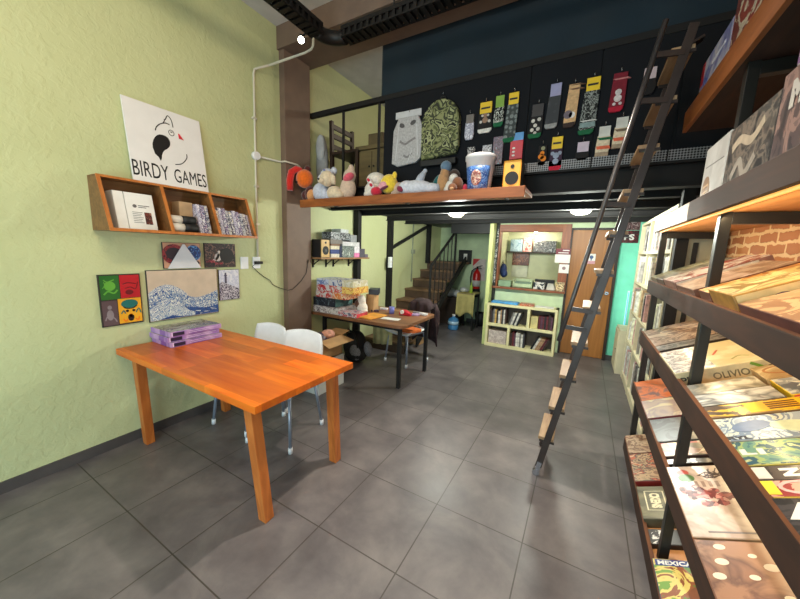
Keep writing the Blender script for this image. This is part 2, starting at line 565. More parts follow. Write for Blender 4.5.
# pantry behind the hatch
PANT = pm('pantry_cream_paint', (206, 206, 168), 0.6, var=0.03)
g = G(); g.box((-1.37, 6.45, 0), (-0.2, 6.5, 2.09)); struct(g, 'wall_pantry_back', PANT)
g = G(); g.box((-1.37, YP + 0.1, 0), (-1.32, 6.45, 2.09)); struct(g, 'wall_pantry_left', PANT)
g = G(); g.box((-0.25, YP + 0.1, 0), (-0.2, 6.45, 2.09)); struct(g, 'wall_pantry_right', PANT)
# the wooden hatch frame: a window in the partition
HATCH = wood('reddish_hatch_wood', (112, 56, 26), (158, 88, 44), 'z', 9, 0.45)
HATCHX = wood('reddish_hatch_wood_cross', (112, 56, 26), (158, 88, 44), 'x', 9, 0.45)
w = bpy.data.objects.new('window_1', None); COL.objects.link(w); w['kind'] = 'structure'; w.location = (-0.8, YP, 0.95)
INV['window_1'] = Matrix.Translation((0.8, -YP, -0.95))
g = G(); g.box((-1.355, YP - 0.03, 0.96), (-1.272, YP + 0.1, 2.03), bev=0.004); part(g, 'jamb', HATCH, w)
g = G(); g.box((-0.35, YP - 0.03, 0.96), (-0.225, YP + 0.1, 2.03), bev=0.004); part(g, 'jamb', HATCH, w)
g = G(); g.box((-1.272, YP - 0.03, 1.915), (-0.35, YP + 0.1, 2.03), bev=0.004); part(g, 'head_board', HATCHX, w)
g = G(); g.box((-1.40, YP - 0.09, 0.965), (-0.222, YP + 0.25, 1.0), bev=0.006); part(g, 'counter', HATCHX, w)
# the door
DOORW = wood('orange_door_veneer', (148, 92, 34), (176, 114, 50), 'z', 5, 0.45, stretch=0.06)
d = bpy.data.objects.new('door_1', None); COL.objects.link(d); d['kind'] = 'structure'; d.location = (0.085, 5.66, 0)
INV['door_1'] = Matrix.Translation((-0.085, -5.66, 0))
g = G(); g.box((-0.205, 5.66, 0.008), (0.375, 5.70, 1.945), bev=0.003); part(g, 'door_leaf', DOORW, d)
g = G()
g.box((-0.238, 5.615, 0), (-0.205, 5.73, 1.975)); g.box((0.375, 5.615, 0), (0.412, 5.73, 1.975)); g.box((-0.205, 5.615, 1.945), (0.375, 5.73, 1.975))
part(g, 'door_frame', pm('dark_brown_door_frame', (44, 30, 22), 0.5), d)
g = G(); g.cyl((0.325, 5.66, 1.02), (0.325, 5.645, 1.02), 0.026); g.cyl((0.325, 5.645, 1.02), (0.325, 5.61, 1.02), 0.009)
g.tube([(0.33, 5.612, 1.02), (0.28, 5.608, 1.02), (0.225, 5.61, 1.018)], 0.009)
part(g, 'door_handle', CHROME, d)

# ================================================================== CAMERA
F = 320.12
pitch, yaw, roll = R(-8.771), R(-29.618), R(2.0215)
fwd = Vector((math.sin(yaw) * math.cos(pitch), math.cos(yaw) * math.cos(pitch), math.sin(pitch)))
right = Vector((math.cos(yaw), -math.sin(yaw), 0))
up = right.cross(fwd)
r2 = right * math.cos(roll) + up * math.sin(roll)
u2 = -right * math.sin(roll) + up * math.cos(roll)
cam = bpy.data.objects.new('camera', bpy.data.cameras.new('camera'))
COL.objects.link(cam)
cam.matrix_world = Matrix(((r2.x, u2.x, -fwd.x, 0), (r2.y, u2.y, -fwd.y, 0), (r2.z, u2.z, -fwd.z, 1.55), (0, 0, 0, 1)))
cam.data.sensor_width = 36.0
cam.data.lens = F * 36.0 / 800.0
cam.data.clip_start = 0.02
SC.camera = cam
SC.view_settings.view_transform = 'Standard'
SC.view_settings.look = 'None'
SC.view_settings.gamma = 1.0
SC.view_settings.exposure = 0.0
try:
    SC.view_settings.use_curve_mapping = False
except Exception:
    pass

# ================================================================== LIGHT
wd = bpy.data.worlds.new('world'); SC.world = wd; wd.use_nodes = True
wd.node_tree.nodes['Background'].inputs['Color'].default_value = (0.62, 0.72, 0.9, 1)
wd.node_tree.nodes['Background'].inputs['Strength'].default_value = 0.30

def area(name, loc, to, sx, sy, power, col=(1, 1, 1), spread=180):
    l = bpy.data.lights.new(name, 'AREA'); l.shape = 'RECTANGLE'; l.size = sx; l.size_y = sy
    l.energy = power; l.color = col; l.spread = R(spread)
    o = bpy.data.objects.new(name, l); COL.objects.link(o); o.location = loc
    o.rotation_euler = (Vector(to) - Vector(loc)).to_track_quat('-Z', 'Y').to_euler()
    return o
def spot(name, loc, to, power, col, size=60, blend=0.6, rad=0.04):
    l = bpy.data.lights.new(name, 'SPOT'); l.energy = power; l.color = col; l.spot_size = R(size); l.spot_blend = blend; l.shadow_soft_size = rad
    o = bpy.data.objects.new(name, l); COL.objects.link(o); o.location = loc
    o.rotation_euler = (Vector(to) - Vector(loc)).to_track_quat('-Z', 'Y').to_euler()
    return o
def point(name, loc, power, col, rad=0.05):
    l = bpy.data.lights.new(name, 'POINT'); l.energy = power; l.color = col; l.shadow_soft_size = rad
    o = bpy.data.objects.new(name, l); COL.objects.link(o); o.location = loc
    return o

# daylight through the shop front behind the camera
area('shopfront_daylight', (-0.8, -1.95, 1.1), (-2.2, 1.5, 0.8), 3.2, 1.7, 92, (0.64, 0.92, 1.0))
# ceiling lamps over the front room; the third is added for the shelves
area('front_room_light', (-0.7, 0.30, 3.3), (-2.93, 0.5, 2.0), 0.9, 0.3, 20, (1.0, 0.86, 0.62), 150)
area('front_room_light', (-0.5, -0.9, 3.5), (-2.5, -0.4, 1.2), 0.9, 0.3, 14, (1.0, 0.88, 0.70), 150)
area('front_room_light', (-1.5, -0.3, 3.15), (0.5, 2.1, 2.1), 0.9, 0.3, 18, (1.0, 0.92, 0.80), 150)  # unseen lamp added to brighten the upper shelf fronts
# a spot added to brighten the aisle floor, then the track spotlight's beam
spot('room_spot_light', (-0.75, 2.30, 3.28), (-0.1, 1.3, 0.0), 300, (1.0, 0.90, 0.76), 85, 0.8, 0.05)
spot('room_spot_light', (-2.33, 2.21, 3.31), (-1.2, 1.2, 0.7), 26, (1.0, 0.92, 0.78), 70, 0.8, 0.04)
# unseen fill light added behind the curtain to brighten the mezzanine wall
point('mezzanine_fill_light', (-1.3, 4.3, 3.45), 26, (1.0, 0.88, 0.66), 0.08)

# ================================================================== LEFT WALL
LW = lambda y, z, off=0.0: Frame((XL + off, y, z), (0, 1, 0), (0, 0, 1))
CRATE = wood('amber_crate_wood', (104, 66, 34), (150, 102, 58), 'y', 8, 0.4)
CRATEI = wood('crate_inner_wood', (112, 78, 44), (150, 108, 64), 'y', 7, 0.5)

# three-compartment shelf box with slanted sides
cr = thing('wall_crate_shelf', 'slanted three-compartment wooden box shelf on the green wall under the white sign', 'shelf', (XL, 1.415, 1.62))
y0, y1, zb, zt, db, dt = 0.885, 1.955, 1.622, 1.962, 0.275, 0.135
def crate_side(y):
    g = G(); g.prism([(XL, y, zb), (XL + db, y, zb), (XL + dt, y, zt), (XL, y, zt)], (0, 0.02, 0), bev=0.002)
    return g
for y, nm in ((y0, 'side_panel'), (y1 - 0.02, 'side_panel'), (1.245, 'divider'), (1.60, 'divider')):
    part(crate_side(y), nm, CRATE if nm == 'divider' else CRATE, cr)
g = G(); g.box((XL, y0, zb - 0.012), (XL + db + 0.004, y1, zb + 0.006), bev=0.002); part(g, 'bottom_board', CRATE, cr)
g = G(); g.box((XL, y0, zt - 0.006), (XL + dt + 0.004, y1, zt + 0.008), bev=0.002); part(g, 'top_board', CRATE, cr)
g = G(); g.box((XL + 0.001, y0 + 0.02, zb), (XL + 0.01, y1 - 0.02, zt)); part(g, 'back_board', CRATEI, cr)

EDGE = wood('crate_edge_wood', (168, 96, 42), (204, 130, 66), 'z', 8, 0.35)
for y in (y0 + 0.01, 1.255, 1.61, y1 - 0.01):
    g = G(); g.bar((XL + db + 0.002, y, zb - 0.008), (XL + dt + 0.003, y, zt + 0.006), 0.022, 0.006, side=(0, 1, 0)); part(g, 'edge_strip', EDGE, cr)
g = G(); g.box((XL + db + 0.003, y0, zb - 0.013), (XL + db + 0.008, y1, zb + 0.007)); part(g, 'edge_strip', EDGE, cr)
g = G(); g.box((XL + dt + 0.003, y0, zt - 0.006), (XL + dt + 0.008, y1, zt + 0.009)); part(g, 'edge_strip', EDGE, cr)

# sign leaning on top of the crate
sg = thing('shop_sign', 'white board sign with a parrot drawing reading BIRDY GAMES above the wall shelf', 'sign', (XL + 0.06, 1.36, 1.97))
SW, SH = 0.525, 0.582
sf = Frame((XL + 0.11, 1.10, 1.972), (0, 1, 0), (-0.085, 0, 0.575))
g = G(); sf.box(g, 0, SW, 0, SH, -0.012, 0, bev=0.0015); part(g, 'board', pm('sign_white', (238, 236, 236), 0.5, var=0.015), sg)
uv = lambda pts: [(a * SW, b * SH) for a, b in pts]
g = G()
bk = uv([(0.367, 0.31), (0.345, 0.355), (0.307, 0.385), (0.289, 0.458), (0.293, 0.51), (0.311, 0.56), (0.335, 0.60), (0.366, 0.632), (0.40, 0.65), (0.437, 0.656), (0.475, 0.652), (0.503, 0.637), (0.52, 0.612), (0.525, 0.587), (0.522, 0.55), (0.507, 0.52), (0.475, 0.487), (0.442, 0.464), (0.415, 0.435), (0.392, 0.385), (0.384, 0.345)])
g.prism(sf.poly(bk, 0.0), sf.N * 0.0012); part(g, 'beak_drawing', INK, sg)
def smooth(pts, k=5):
    out = []
    n = len(pts)
    for i in range(n - 1):
        p0 = pts[max(i - 1, 0)]; p1 = pts[i]; p2 = pts[i + 1]; p3 = pts[min(i + 2, n - 1)]
        for j in range(k):
            t = j / k
            out.append(tuple(0.5 * (2 * p1[d] + (p2[d] - p0[d]) * t + (2 * p0[d] - 5 * p1[d] + 4 * p2[d] - p3[d]) * t * t + (3 * p1[d] - p0[d] - 3 * p2[d] + p3[d]) * t ** 3) for d in range(2)))
    out.append(pts[-1])
    return out
g = G()
sf.line(g, smooth(uv([(0.354, 0.687), (0.372, 0.734), (0.425, 0.788), (0.497, 0.822), (0.553, 0.817)])), 0.0065, 0, 0.0012)
part(g, 'head_line', INK, sg); g = G()
sf.line(g, smooth(uv([(0.468, 0.816), (0.492, 0.850), (0.492, 0.866), (0.512, 0.872)])), 0.006, 0, 0.0012)
sf.line(g, smooth(uv([(0.505, 0.868), (0.543, 0.93), (0.585, 0.885), (0.596, 0.796)])), 0.006, 0, 0.0012)
part(g, 'crest_line', INK, sg); g = G()
sf.line(g, smooth(uv([(0.736, 0.481), (0.734, 0.434), (0.695, 0.377), (0.637, 0.329), (0.556, 0.306)])), 0.0065, 0, 0.0012)
part(g, 'throat_line', INK, sg); g = G()
ce = uv([(0.562, 0.715)])[0]
ring = [(ce[0] + 0.0185 * math.cos(a * math.pi / 12), ce[1] + 0.021 * math.sin(a * math.pi / 12)) for a in range(25)]
sf.line(g, ring, 0.004, 0, 0.0012)
sf.disc(g, ce[0] + 0.001, ce[1] + 0.006, 0.008, 0, 0.0012, rv=0.004)
part(g, 'eye_drawing', INK, sg)
g = G(); g.prism(sf.poly(uv([(0.653, 0.735), (0.676, 0.728), (0.725, 0.662), (0.658, 0.668)])), sf.N * 0.0012); part(g, 'red_cheek_mark', pm('sign_red', (214, 40, 56), 0.5), sg)
lettering('BIRDY', 0.14, INK, sg, sf, 0.012 * SW, 0.072 * SH, 0.0, fit=(0.435 * SW, 0.185 * SH), bold=0.0, ext=0.0012)
lettering('GAMES', 0.14, INK, sg, sf, 0.520 * SW, 0.068 * SH, 0.0, fit=(0.460 * SW, 0.180 * SH), bold=0.0, ext=0.0012)

# what stands in the crate
PAGE = pm('booklet_white', (234, 232, 228), 0.55, var=0.03)
for k, (ya, yb, lab) in enumerate(((0.958, 1.016, 'plain white box standing at the left end of the wall shelf'), (1.020, 1.188, 'white game box with a printed page face in the left compartment of the wall shelf'))):
    t = thing('white_game_box', lab, 'box', (XL + 0.12, (ya + yb) / 2, zb + 0.007), 0)
    g = G(); g.hexa([(XL + 0.05, ya, zb + 0.007), (XL + 0.205, ya, zb + 0.007), (XL + 0.205, yb, zb + 0.007), (XL + 0.05, yb, zb + 0.007),
                     (XL + 0.03, ya, zb + 0.258), (XL + 0.145, ya, zb + 0.258), (XL + 0.145, yb, zb + 0.258), (XL + 0.03, yb, zb + 0.258)], bev=0.003)
    part(g, 'carton', PAGE, t)
    if k:
        fr = Frame((XL + 0.2055, ya, zb + 0.007), (0, 1, 0), (-0.06, 0, 0.251))
        g = G(); fr.disc(g, 0.05, 0.165, 0.012, 0, 0.001)
        for i in range(2): fr.box(g, 0.07, 0.138 - 0.02 * i, 0.168 - 0.012 * i, 0.173 - 0.012 * i, 0, 0.001)
        for i in range(7): fr.box(g, 0.03, 0.09 - 0.006 * (i % 3), 0.12 - 0.012 * i, 0.123 - 0.012 * i, 0, 0.001)
        part(g, 'printed_text', pm('print_grey', (96, 92, 94), 0.6), t)
        g = G(); fr.box(g, 0.100, 0.142, 0.04, 0.125, 0, 0.001); part(g, 'printed_picture', art('print_brownred', [(120, 60, 50), (70, 40, 40), (160, 110, 90)], 40), t)
ROLLP = pm('rolled_mat_cream', (214, 206, 196), 0.7, var=0.04)
RUB = pm('black_rubber', (18, 18, 20), 0.6)
for zz, xx, lab in ((zb + 0.040, XL + 0.215, 'lower of two rolled play mats with a black end on the wall shelf'), (zb + 0.100, XL + 0.185, 'upper of two rolled play mats with a black end on the wall shelf')):
    t = thing('rolled_play_mat', lab, 'roll', (xx, 1.36, zz - 0.031), 0, 'rolled play mats')
    g = G(); g.cyl((xx, 1.272, zz), (xx, 1.36, zz), 0.031, n=22); part(g, 'mat', ROLLP, t)
    g = G(); g.cyl((xx, 1.355, zz), (xx, 1.45, zz), 0.0325, n=22); g.ell((xx, 1.45, zz), (0.0325, 0.012, 0.0325)); part(g, 'sleeve', RUB, t)
g = G(); g.box((XL + 0.02, 1.375, zb + 0.007), (XL + 0.13, 1.475, zb + 0.245), bev=0.003)
solo(g, 'tan_deck_box', [pm('tan_card', (186, 154, 118), 0.6)], 'tan cardboard deck box between rolled mats and card packs on the wall shelf', 'box')
rnd = random.Random(5)
cols = [[(236, 232, 238), (150, 140, 170), (206, 202, 216), (90, 86, 110)], [(210, 206, 214), (150, 120, 150), (90, 96, 130), (236, 232, 236)], [(70, 70, 84), (170, 170, 186), (220, 216, 210), (110, 100, 100)], [(200, 180, 140), (230, 226, 226), (120, 112, 130), (80, 76, 90)]]
yy = 1.478
for k in range(13):
    if 1.598 < yy + 0.034 and yy < 1.622: yy = 1.623
    wdt = 0.023 + 0.009 * rnd.random()
    h = 0.245 - 0.003 * k - 0.012 * rnd.random()
    g = G(); xo = 0.012 * rnd.random()
    g.hexa([(XL + 0.06, yy, zb + 0.007), (XL + 0.235 - xo, yy, zb + 0.007), (XL + 0.235 - xo, yy + wdt, zb + 0.007), (XL + 0.06, yy + wdt, zb + 0.007),
            (XL + 0.04, yy, zb + h), (XL + 0.175 - xo, yy, zb + h), (XL + 0.175 - xo, yy + wdt, zb + h), (XL + 0.04, yy + wdt, zb + h)], bev=0.002)
    o = solo(g, 'card_pack', art('card_pack_print_%d' % (k % 4), cols[k % 4], 42, 'noise', 0.2, seed=k % 4, coat=0.4), 'shiny card pack on the wall shelf, %s from the tan deck box' % ORD[k], 'card pack', 'card packs on the wall shelf')
    yy += wdt + 0.0045

# prints on the wall
def frame_print(name, lab, y0, y1, z0, z1, mats_fn, depth=0.016):
    t = thing(name, lab, 'picture', (XL, (y0 + y1) / 2, z0))
    g = G(); g.box((XL - 0.002, y0, z0), (XL + depth, y1, z1), bev=0.0015)
    part(g, 'panel', pm('print_edge_dark', (46, 40, 38), 0.5), t)
    mats_fn(t, LW(y0, z0, depth), y1 - y0, z1 - z0)
    return t
def four(t, fr, w, h):
    def patch(nm, u0, u1, v0, v1, col, m2):
        g = G(); fr.box(g, u0 * w, u1 * w, v0 * h, v1 * h, 0, 0.001); p = part(g, nm, pm('print_' + nm, col, 0.45, var=0.05), t)
        return p
    patch('green_square', 0.03, 0.47, 0.52, 0.98, (38, 104, 40), None)
    patch('red_square', 0.49, 0.97, 0.53, 0.98, (190, 28, 40), None)
    patch('grey_square', 0.03, 0.38, 0.02, 0.50, (92, 74, 78), None)
    patch('yellow_square', 0.40, 0.97, 0.03, 0.52, (236, 168, 36), None)
    def blob(nm, col, pts, ow=None):
        g = G()
        for q in pts:
            if len(q) == 4: fr.disc(g, q[0] * w, q[1] * h, q[2] * w, 0.001, 0.0018, rv=q[3] * h)
            else: fr.line(g, smooth([(a * w, b * h) for a, b in q[0]]), q[1] * w, 0.001, 0.002)
        part(g, nm, pm('print_' + nm, col, 0.45, var=0.05), t)
    blob('green_shape', (96, 168, 60), [(0.25, 0.78, 0.13, 0.09), ([(0.1, 0.62), (0.2, 0.68), (0.33, 0.64), (0.42, 0.70)], 0.04), ([(0.12, 0.9), (0.2, 0.86), (0.36, 0.9)], 0.03), ([(0.08, 0.74), (0.14, 0.8), (0.12, 0.86)], 0.02)])
    blob('dark_red_lines', (110, 12, 26), [(0.70, 0.64, 0.10, 0.05), ([(0.55, 0.80), (0.68, 0.83), (0.88, 0.80)], 0.03), ([(0.60, 0.72), (0.74, 0.74), (0.86, 0.70), (0.93, 0.84)], 0.025)])
    blob('grey_shape', (140, 130, 134), [(0.2, 0.22, 0.08, 0.10), (0.2, 0.37, 0.05, 0.04), ([(0.08, 0.12), (0.14, 0.2), (0.28, 0.16), (0.34, 0.08)], 0.03)])
    blob('teal_dome', (24, 110, 104), [(0.68, 0.41, 0.21, 0.085), ([(0.46, 0.22), (0.52, 0.28), (0.56, 0.22)], 0.03), ([(0.82, 0.22), (0.9, 0.30), (0.95, 0.2)], 0.03)])
    blob('dark_outline', (40, 26, 22), [([(0.52, 0.36), (0.60, 0.32), (0.76, 0.32), (0.86, 0.37)], 0.03), (0.61, 0.27, 0.04, 0.025), (0.77, 0.27, 0.04, 0.025), (0.69, 0.13, 0.08, 0.07)])
    blob('orange_mouth', (244, 120, 24), [(0.69, 0.17, 0.045, 0.04), ([(0.5, 0.12), (0.55, 0.06), (0.6, 0.1)], 0.035), ([(0.8, 0.1), (0.86, 0.06), (0.9, 0.13)], 0.035)])
frame_print('four_panel_print', 'square print of green, red, grey and yellow cartoon panels on the green wall', 0.877, 1.122, 0.932, 1.306, four)
def sea(t, fr, w, h):
    g = G(); fr.box(g, 0.008 * w, 0.992 * w, 0.012 * h, 0.988 * h, 0, 0.001); part(g, 'beige_sky', pm('print_beige', (206, 186, 164), 0.5, var=0.05), t)
    def band(nm, top, bot, m, n1):
        g = G(); g.prism(fr.poly([(a * w, b * h) for a, b in smooth(top)] + [(a * w, b * h) for a, b in smooth(bot[::-1])], 0.001), fr.N * n1); part(g, nm, m, t)
    B1 = art('print_sea_blue', [(36, 66, 128), (60, 104, 160), (226, 226, 214), (44, 78, 140), (120, 150, 184)], 26, 'noise', 0.5, 3, dist=2.4)
    B2 = art('print_sea_foam', [(232, 230, 216), (70, 112, 166), (236, 232, 220), (50, 86, 146), (210, 214, 208)], 34, 'noise', 0.5, 6, dist=2.0)
    B3 = art('print_sea_deep', [(38, 70, 134), (44, 84, 146), (30, 56, 116), (220, 222, 214)], 20, 'noise', 0.5, 9, dist=3.0, stretch=(1, 0.4, 1))
    band('far_water', [(0.008, 0.34), (0.3, 0.36), (0.55, 0.34), (0.78, 0.36), (0.992, 0.42)], [(0.008, 0.02), (0.3, 0.02), (0.55, 0.02), (0.78, 0.02), (0.992, 0.02)], B3, 0.0006)
    band('blue_swell', [(0.008, 0.52), (0.12, 0.62), (0.26, 0.66), (0.4, 0.58), (0.52, 0.46), (0.66, 0.40), (0.82, 0.44), (0.992, 0.52)], [(0.008, 0.14), (0.1, 0.2), (0.24, 0.24), (0.38, 0.3), (0.48, 0.24), (0.6, 0.2), (0.8, 0.16), (0.992, 0.2)], B1, 0.001)
    band('foam_crest', [(0.008, 0.56), (0.12, 0.67), (0.26, 0.71), (0.4, 0.63), (0.52, 0.49)], [(0.008, 0.49), (0.12, 0.58), (0.26, 0.60), (0.4, 0.53), (0.52, 0.44)], B2, 0.0014)
    band('near_foam', [(0.008, 0.25), (0.14, 0.36), (0.28, 0.42), (0.4, 0.34), (0.52, 0.16), (0.62, 0.1)], [(0.008, 0.02), (0.14, 0.03), (0.28, 0.08), (0.4, 0.05), (0.52, 0.03), (0.62, 0.03)], B2, 0.0018)
frame_print('seascape_print', 'wide beige and blue print of rolling waves on the wall above the orange table', 1.162, 1.713, 0.917, 1.327, sea)
def discs(t, fr, w, h):
    g = G(); fr.box(g, 0.01 * w, 0.99 * w, 0.015 * h, 0.985 * h, 0, 0.001); part(g, 'tan_ground', pm('print_tan', (196, 150, 122), 0.5), t)
    g = G(); fr.disc(g, 0.27 * w, 0.55 * h, 0.085, 0.001, 0.002, rv=0.082); part(g, 'dark_red_disc', art('print_disc_red', [(120, 34, 44), (150, 50, 58), (70, 30, 44)], 22), t)
    g = G(); fr.disc(g, 0.8 * w, 0.60 * h, 0.062, 0.001, 0.002, rv=0.068); part(g, 'blue_disc', art('print_disc_blue', [(30, 80, 160), (20, 44, 104), (90, 150, 210)], 22), t)
    g = G(); fr.disc(g, 0.86 * w, 0.2 * h, 0.03, 0.001, 0.002, rv=0.02); part(g, 'dark_spot', pm('print_dark_plum', (44, 30, 44), 0.5), t)
    g = G(); fr.disc(g, 0.27 * w, 0.57 * h, 0.058, 0.002, 0.003, rv=0.05); fr.line(g, [(0.25 * w, 0.4 * h), (0.42 * w, 0.62 * h)], 0.03, 0.002, 0.0032)
    part(g, 'dark_spot', pm('print_dark_plum', (44, 30, 44), 0.5), t)
frame_print('twin_disc_print', 'small tan print of red and blue discs, half covered by a white triangle', 1.288, 1.576, 1.337, 1.547, discs)
g = G(); tf = LW(1.3, 1.337, 0.022)
g.prism(tf.poly([(0.012, 0.0), (0.272, 0.0), (0.148, 0.198), (0.134, 0.198)]), tf.N * 0.006, bev=0.001)
solo(g, 'paper_triangle', pm('triangle_white', (214, 216, 222), 0.5, var=0.02), 'white triangle sheet fixed over the twin disc print', 'sign')
def plain(nm, mat):
    def fn(t, fr, w, h):
        g = G(); fr.box(g, 0.01 * w, 0.99 * w, 0.012 * h, 0.988 * h, 0, 0.001); part(g, nm, mat, t)
    return fn
def darkpic(t, fr, w, h):
    plain('dark_picture', art('print_plum_dark', [(30, 18, 22), (54, 28, 34), (24, 16, 20), (120, 84, 74), (34, 20, 26)], 17, 'noise', 0.45, 11))(t, fr, w, h)
    g = G(); fr.disc(g, 0.40 * w, 0.42 * h, 0.030, 0.001, 0.002, rv=0.035); fr.line(g, smooth([(0.25 * w, 0.3 * h), (0.36 * w, 0.36 * h), (0.45 * w, 0.6 * h), (0.42 * w, 0.68 * h)]), 0.02, 0.001, 0.002)
    part(g, 'pale_patch', pm('print_pale', (220, 206, 200), 0.5), t)
    g = G(); fr.disc(g, 0.70 * w, 0.50 * h, 0.068, 0.001, 0.0022, rv=0.07); part(g, 'black_round_shape', pm('print_black', (18, 12, 16), 0.5), t)
    g = G(); fr.box(g, 0.02 * w, 0.3 * w, 0.2 * h, 0.32 * h, 0.001, 0.002); fr.box(g, 0.3 * w, 0.55 * w, 0.12 * h, 0.2 * h, 0.001, 0.002); part(g, 'red_streaks', art('print_red_streak', [(150, 30, 50), (60, 20, 30), (200, 80, 90)], 30), t)
frame_print('dark_portrait_print', 'small dark plum print right of the twin disc print', 1.613, 1.90, 1.335, 1.552, darkpic)
def lighth(t, fr, w, h):
    plain('pale_sky', art('print_lilac_sky', [(206, 204, 220), (226, 224, 232), (188, 190, 212), (216, 214, 226)], 14, 'noise', 0.5, 2, interp='LINEAR'))(t, fr, w, h)
    g = G(); g.prism(fr.poly([(0.01 * w, 0.012 * h), (0.99 * w, 0.012 * h), (0.99 * w, 0.34 * h), (0.75 * w, 0.42 * h), (0.5 * w, 0.5 * h), (0.3 * w, 0.56 * h), (0.12 * w, 0.62 * h), (0.01 * w, 0.55 * h)], 0.001), fr.N * 0.001)
    part(g, 'rocks', art('print_rocks', [(60, 48, 66), (110, 96, 120), (220, 214, 220), (84, 70, 92), (40, 34, 50)], 46, 'noise', 0.5, 4), t)
    g = G(); fr.box(g, 0.27 * w, 0.37 * w, 0.55 * h, 0.80 * h, 0.001, 0.002); fr.box(g, 0.24 * w, 0.40 * w, 0.80 * h, 0.83 * h, 0.001, 0.002); fr.box(g, 0.28 * w, 0.36 * w, 0.83 * h, 0.9 * h, 0.001, 0.002)
    part(g, 'tower', pm('print_tower', (78, 72, 96), 0.5), t)
frame_print('rocky_tower_print', 'small pale lilac print of a tower on rocks beside the wave print', 1.729, 1.928, 1.024, 1.312, lighth)

# switch plate, socket with plug, cable
g = G(); g.box((XL + 0.001, 1.958, 1.312), (XL + 0.011, 2.040, 1.430), bev=0.003)
solo(g, 'blank_wall_plate', WHITEP, 'blank white wall plate left of the power socket', 'wall plate')
so = thing('power_socket', 'white wall socket with a black plug in it, left of the brown pilaster', 'socket', (XL, 2.134, 1.312))
g = G(); g.box((XL + 0.001, 2.092, 1.312), (XL + 0.012, 2.176, 1.430), bev=0.003); part(g, 'plate', WHITEP, so)
g = G(); LW(2.105, 1.35, 0.012).box(g, 0, 0.055, 0, 0.045, 0, 0.003, bev=0.001); part(g, 'outlet', PAPER, so)
pl = thing('plug_cable', 'thin black cable sagging from the socket across the brown pilaster', 'cable', (XL + 0.02, 2.13, 1.2))
g = G(); g.box((XL + 0.013, 2.10, 1.358), (XL + 0.045, 2.185, 1.386), bev=0.006); part(g, 'plug', RUB, pl)
g = G(); pts = [(XL + 0.03, 2.11, 1.362), (XL + 0.012, 2.08, 1.335), (XL + 0.008, 2.14, 1.28), (XL + 0.008, 2.21, 1.225), (XL + 0.008, 2.29, 1.18), (XL + 0.008, 2.32, 1.135), (XL + 0.008, 2.38, 1.10), (XL + 0.02, 2.455, 1.07), (XL + 0.08, 2.468, 1.062), (-2.848, 2.53, 1.067), (-2.848, 2.598, 1.107), (-2.848, 2.667, 1.16), (-2.848, 2.74, 1.239), (-2.848, 2.775, 1.404)]
g.tube(pts, 0.0032, 6); part(g, 'wire', RUB, pl)

# conduit run with its round junction box
cd = thing('wall_conduit', 'white conduit pipe running down the green wall beside the brown pilaster', 'conduit', (XL + 0.012, 2.155, 1.43))
CON = pm('conduit_white', (214, 208, 190), 0.45, var=0.03)
g = G(); g.tube([(XL + 0.012, 2.148, 1.43), (XL + 0.012, 2.155, 2.2), (XL + 0.012, 2.166, 3.16), (XL + 0.012, 2.178, 3.20), (XL + 0.02, 2.19, 3.21), (-2.80, 2.255, 3.245)], 0.0105, 10); part(g, 'pipe', CON, cd)
g = G(); g.tube([(-2.80, 2.255, 3.245), (-2.50, 2.42, 3.36), (-2.44, 2.44, 3.385), (-2.42, 2.44, 3.41), (-2.41, 2.44, 3.53)], 0.0105, 10); part(g, 'upper_pipe', CON, cd)
g = G(); g.tube([(XL + 0.014, 2.162, 2.416), (XL + 0.014, 2.455, 2.432), (XL + 0.03, 2.463, 2.432), (XL + 0.08, 2.464, 2.432), (-2.843, 2.49, 2.43), (-2.843, 2.62, 2.432), (-2.843, 2.655, 2.42), (-2.843, 2.665, 2.38)], 0.0095, 10); part(g, 'branch_pipe', CON, cd)
g = G(); g.cyl((XL + 0.001, 2.162, 2.416), (XL + 0.038, 2.162, 2.416), 0.042, 0.036, n=24); part(g, 'junction_box', WHITEP, cd)
for zc in (1.75, 2.12, 2.75):
    g = G(); g.box((XL + 0.001, 2.135, zc), (XL + 0.026, 2.18, zc + 0.018), bev=0.003); part(g, 'clip', CON, cd)

# ================================================================== TABLE AND CHAIRS
TOPW = wood('orange_varnished_wood', (196, 84, 8), (228, 122, 22), 'x', 5, 0.38, coat=0.15, planks=('y', 0.11))
LEGW = wood('orange_leg_wood', (168, 88, 34), (214, 126, 58), 'z', 7, 0.42)
EDGEW = wood('orange_edge_wood', (150, 76, 24), (196, 112, 40), 'x', 9, 0.4, coat=0.3)
tb = thing('wooden_table', 'large orange varnished wooden table standing against the green wall', 'table', (-2.1, 1.3, 0))
g = G(); g.box((-2.905, 0.932, 0.722), (-1.327, 1.705, 0.765), bev=0.004); part(g, 'table_top', TOPW, tb)
for tx, ty, fx, fy in ((-1.452, 1.0, -1.432, 1.055), (-1.43, 1.60, -1.448, 1.66), (-2.735, 1.0, -2.80, 1.045), (-2.76, 1.62, -2.79, 1.66)):
    g = G(); g.bar((tx, ty, 0.722), (fx, fy, 0.0), 0.064, 0.060, side=(1, 0, 0), bev=0.004, w2=0.062, d2=0.058); part(g, 'leg', LEGW, tb)

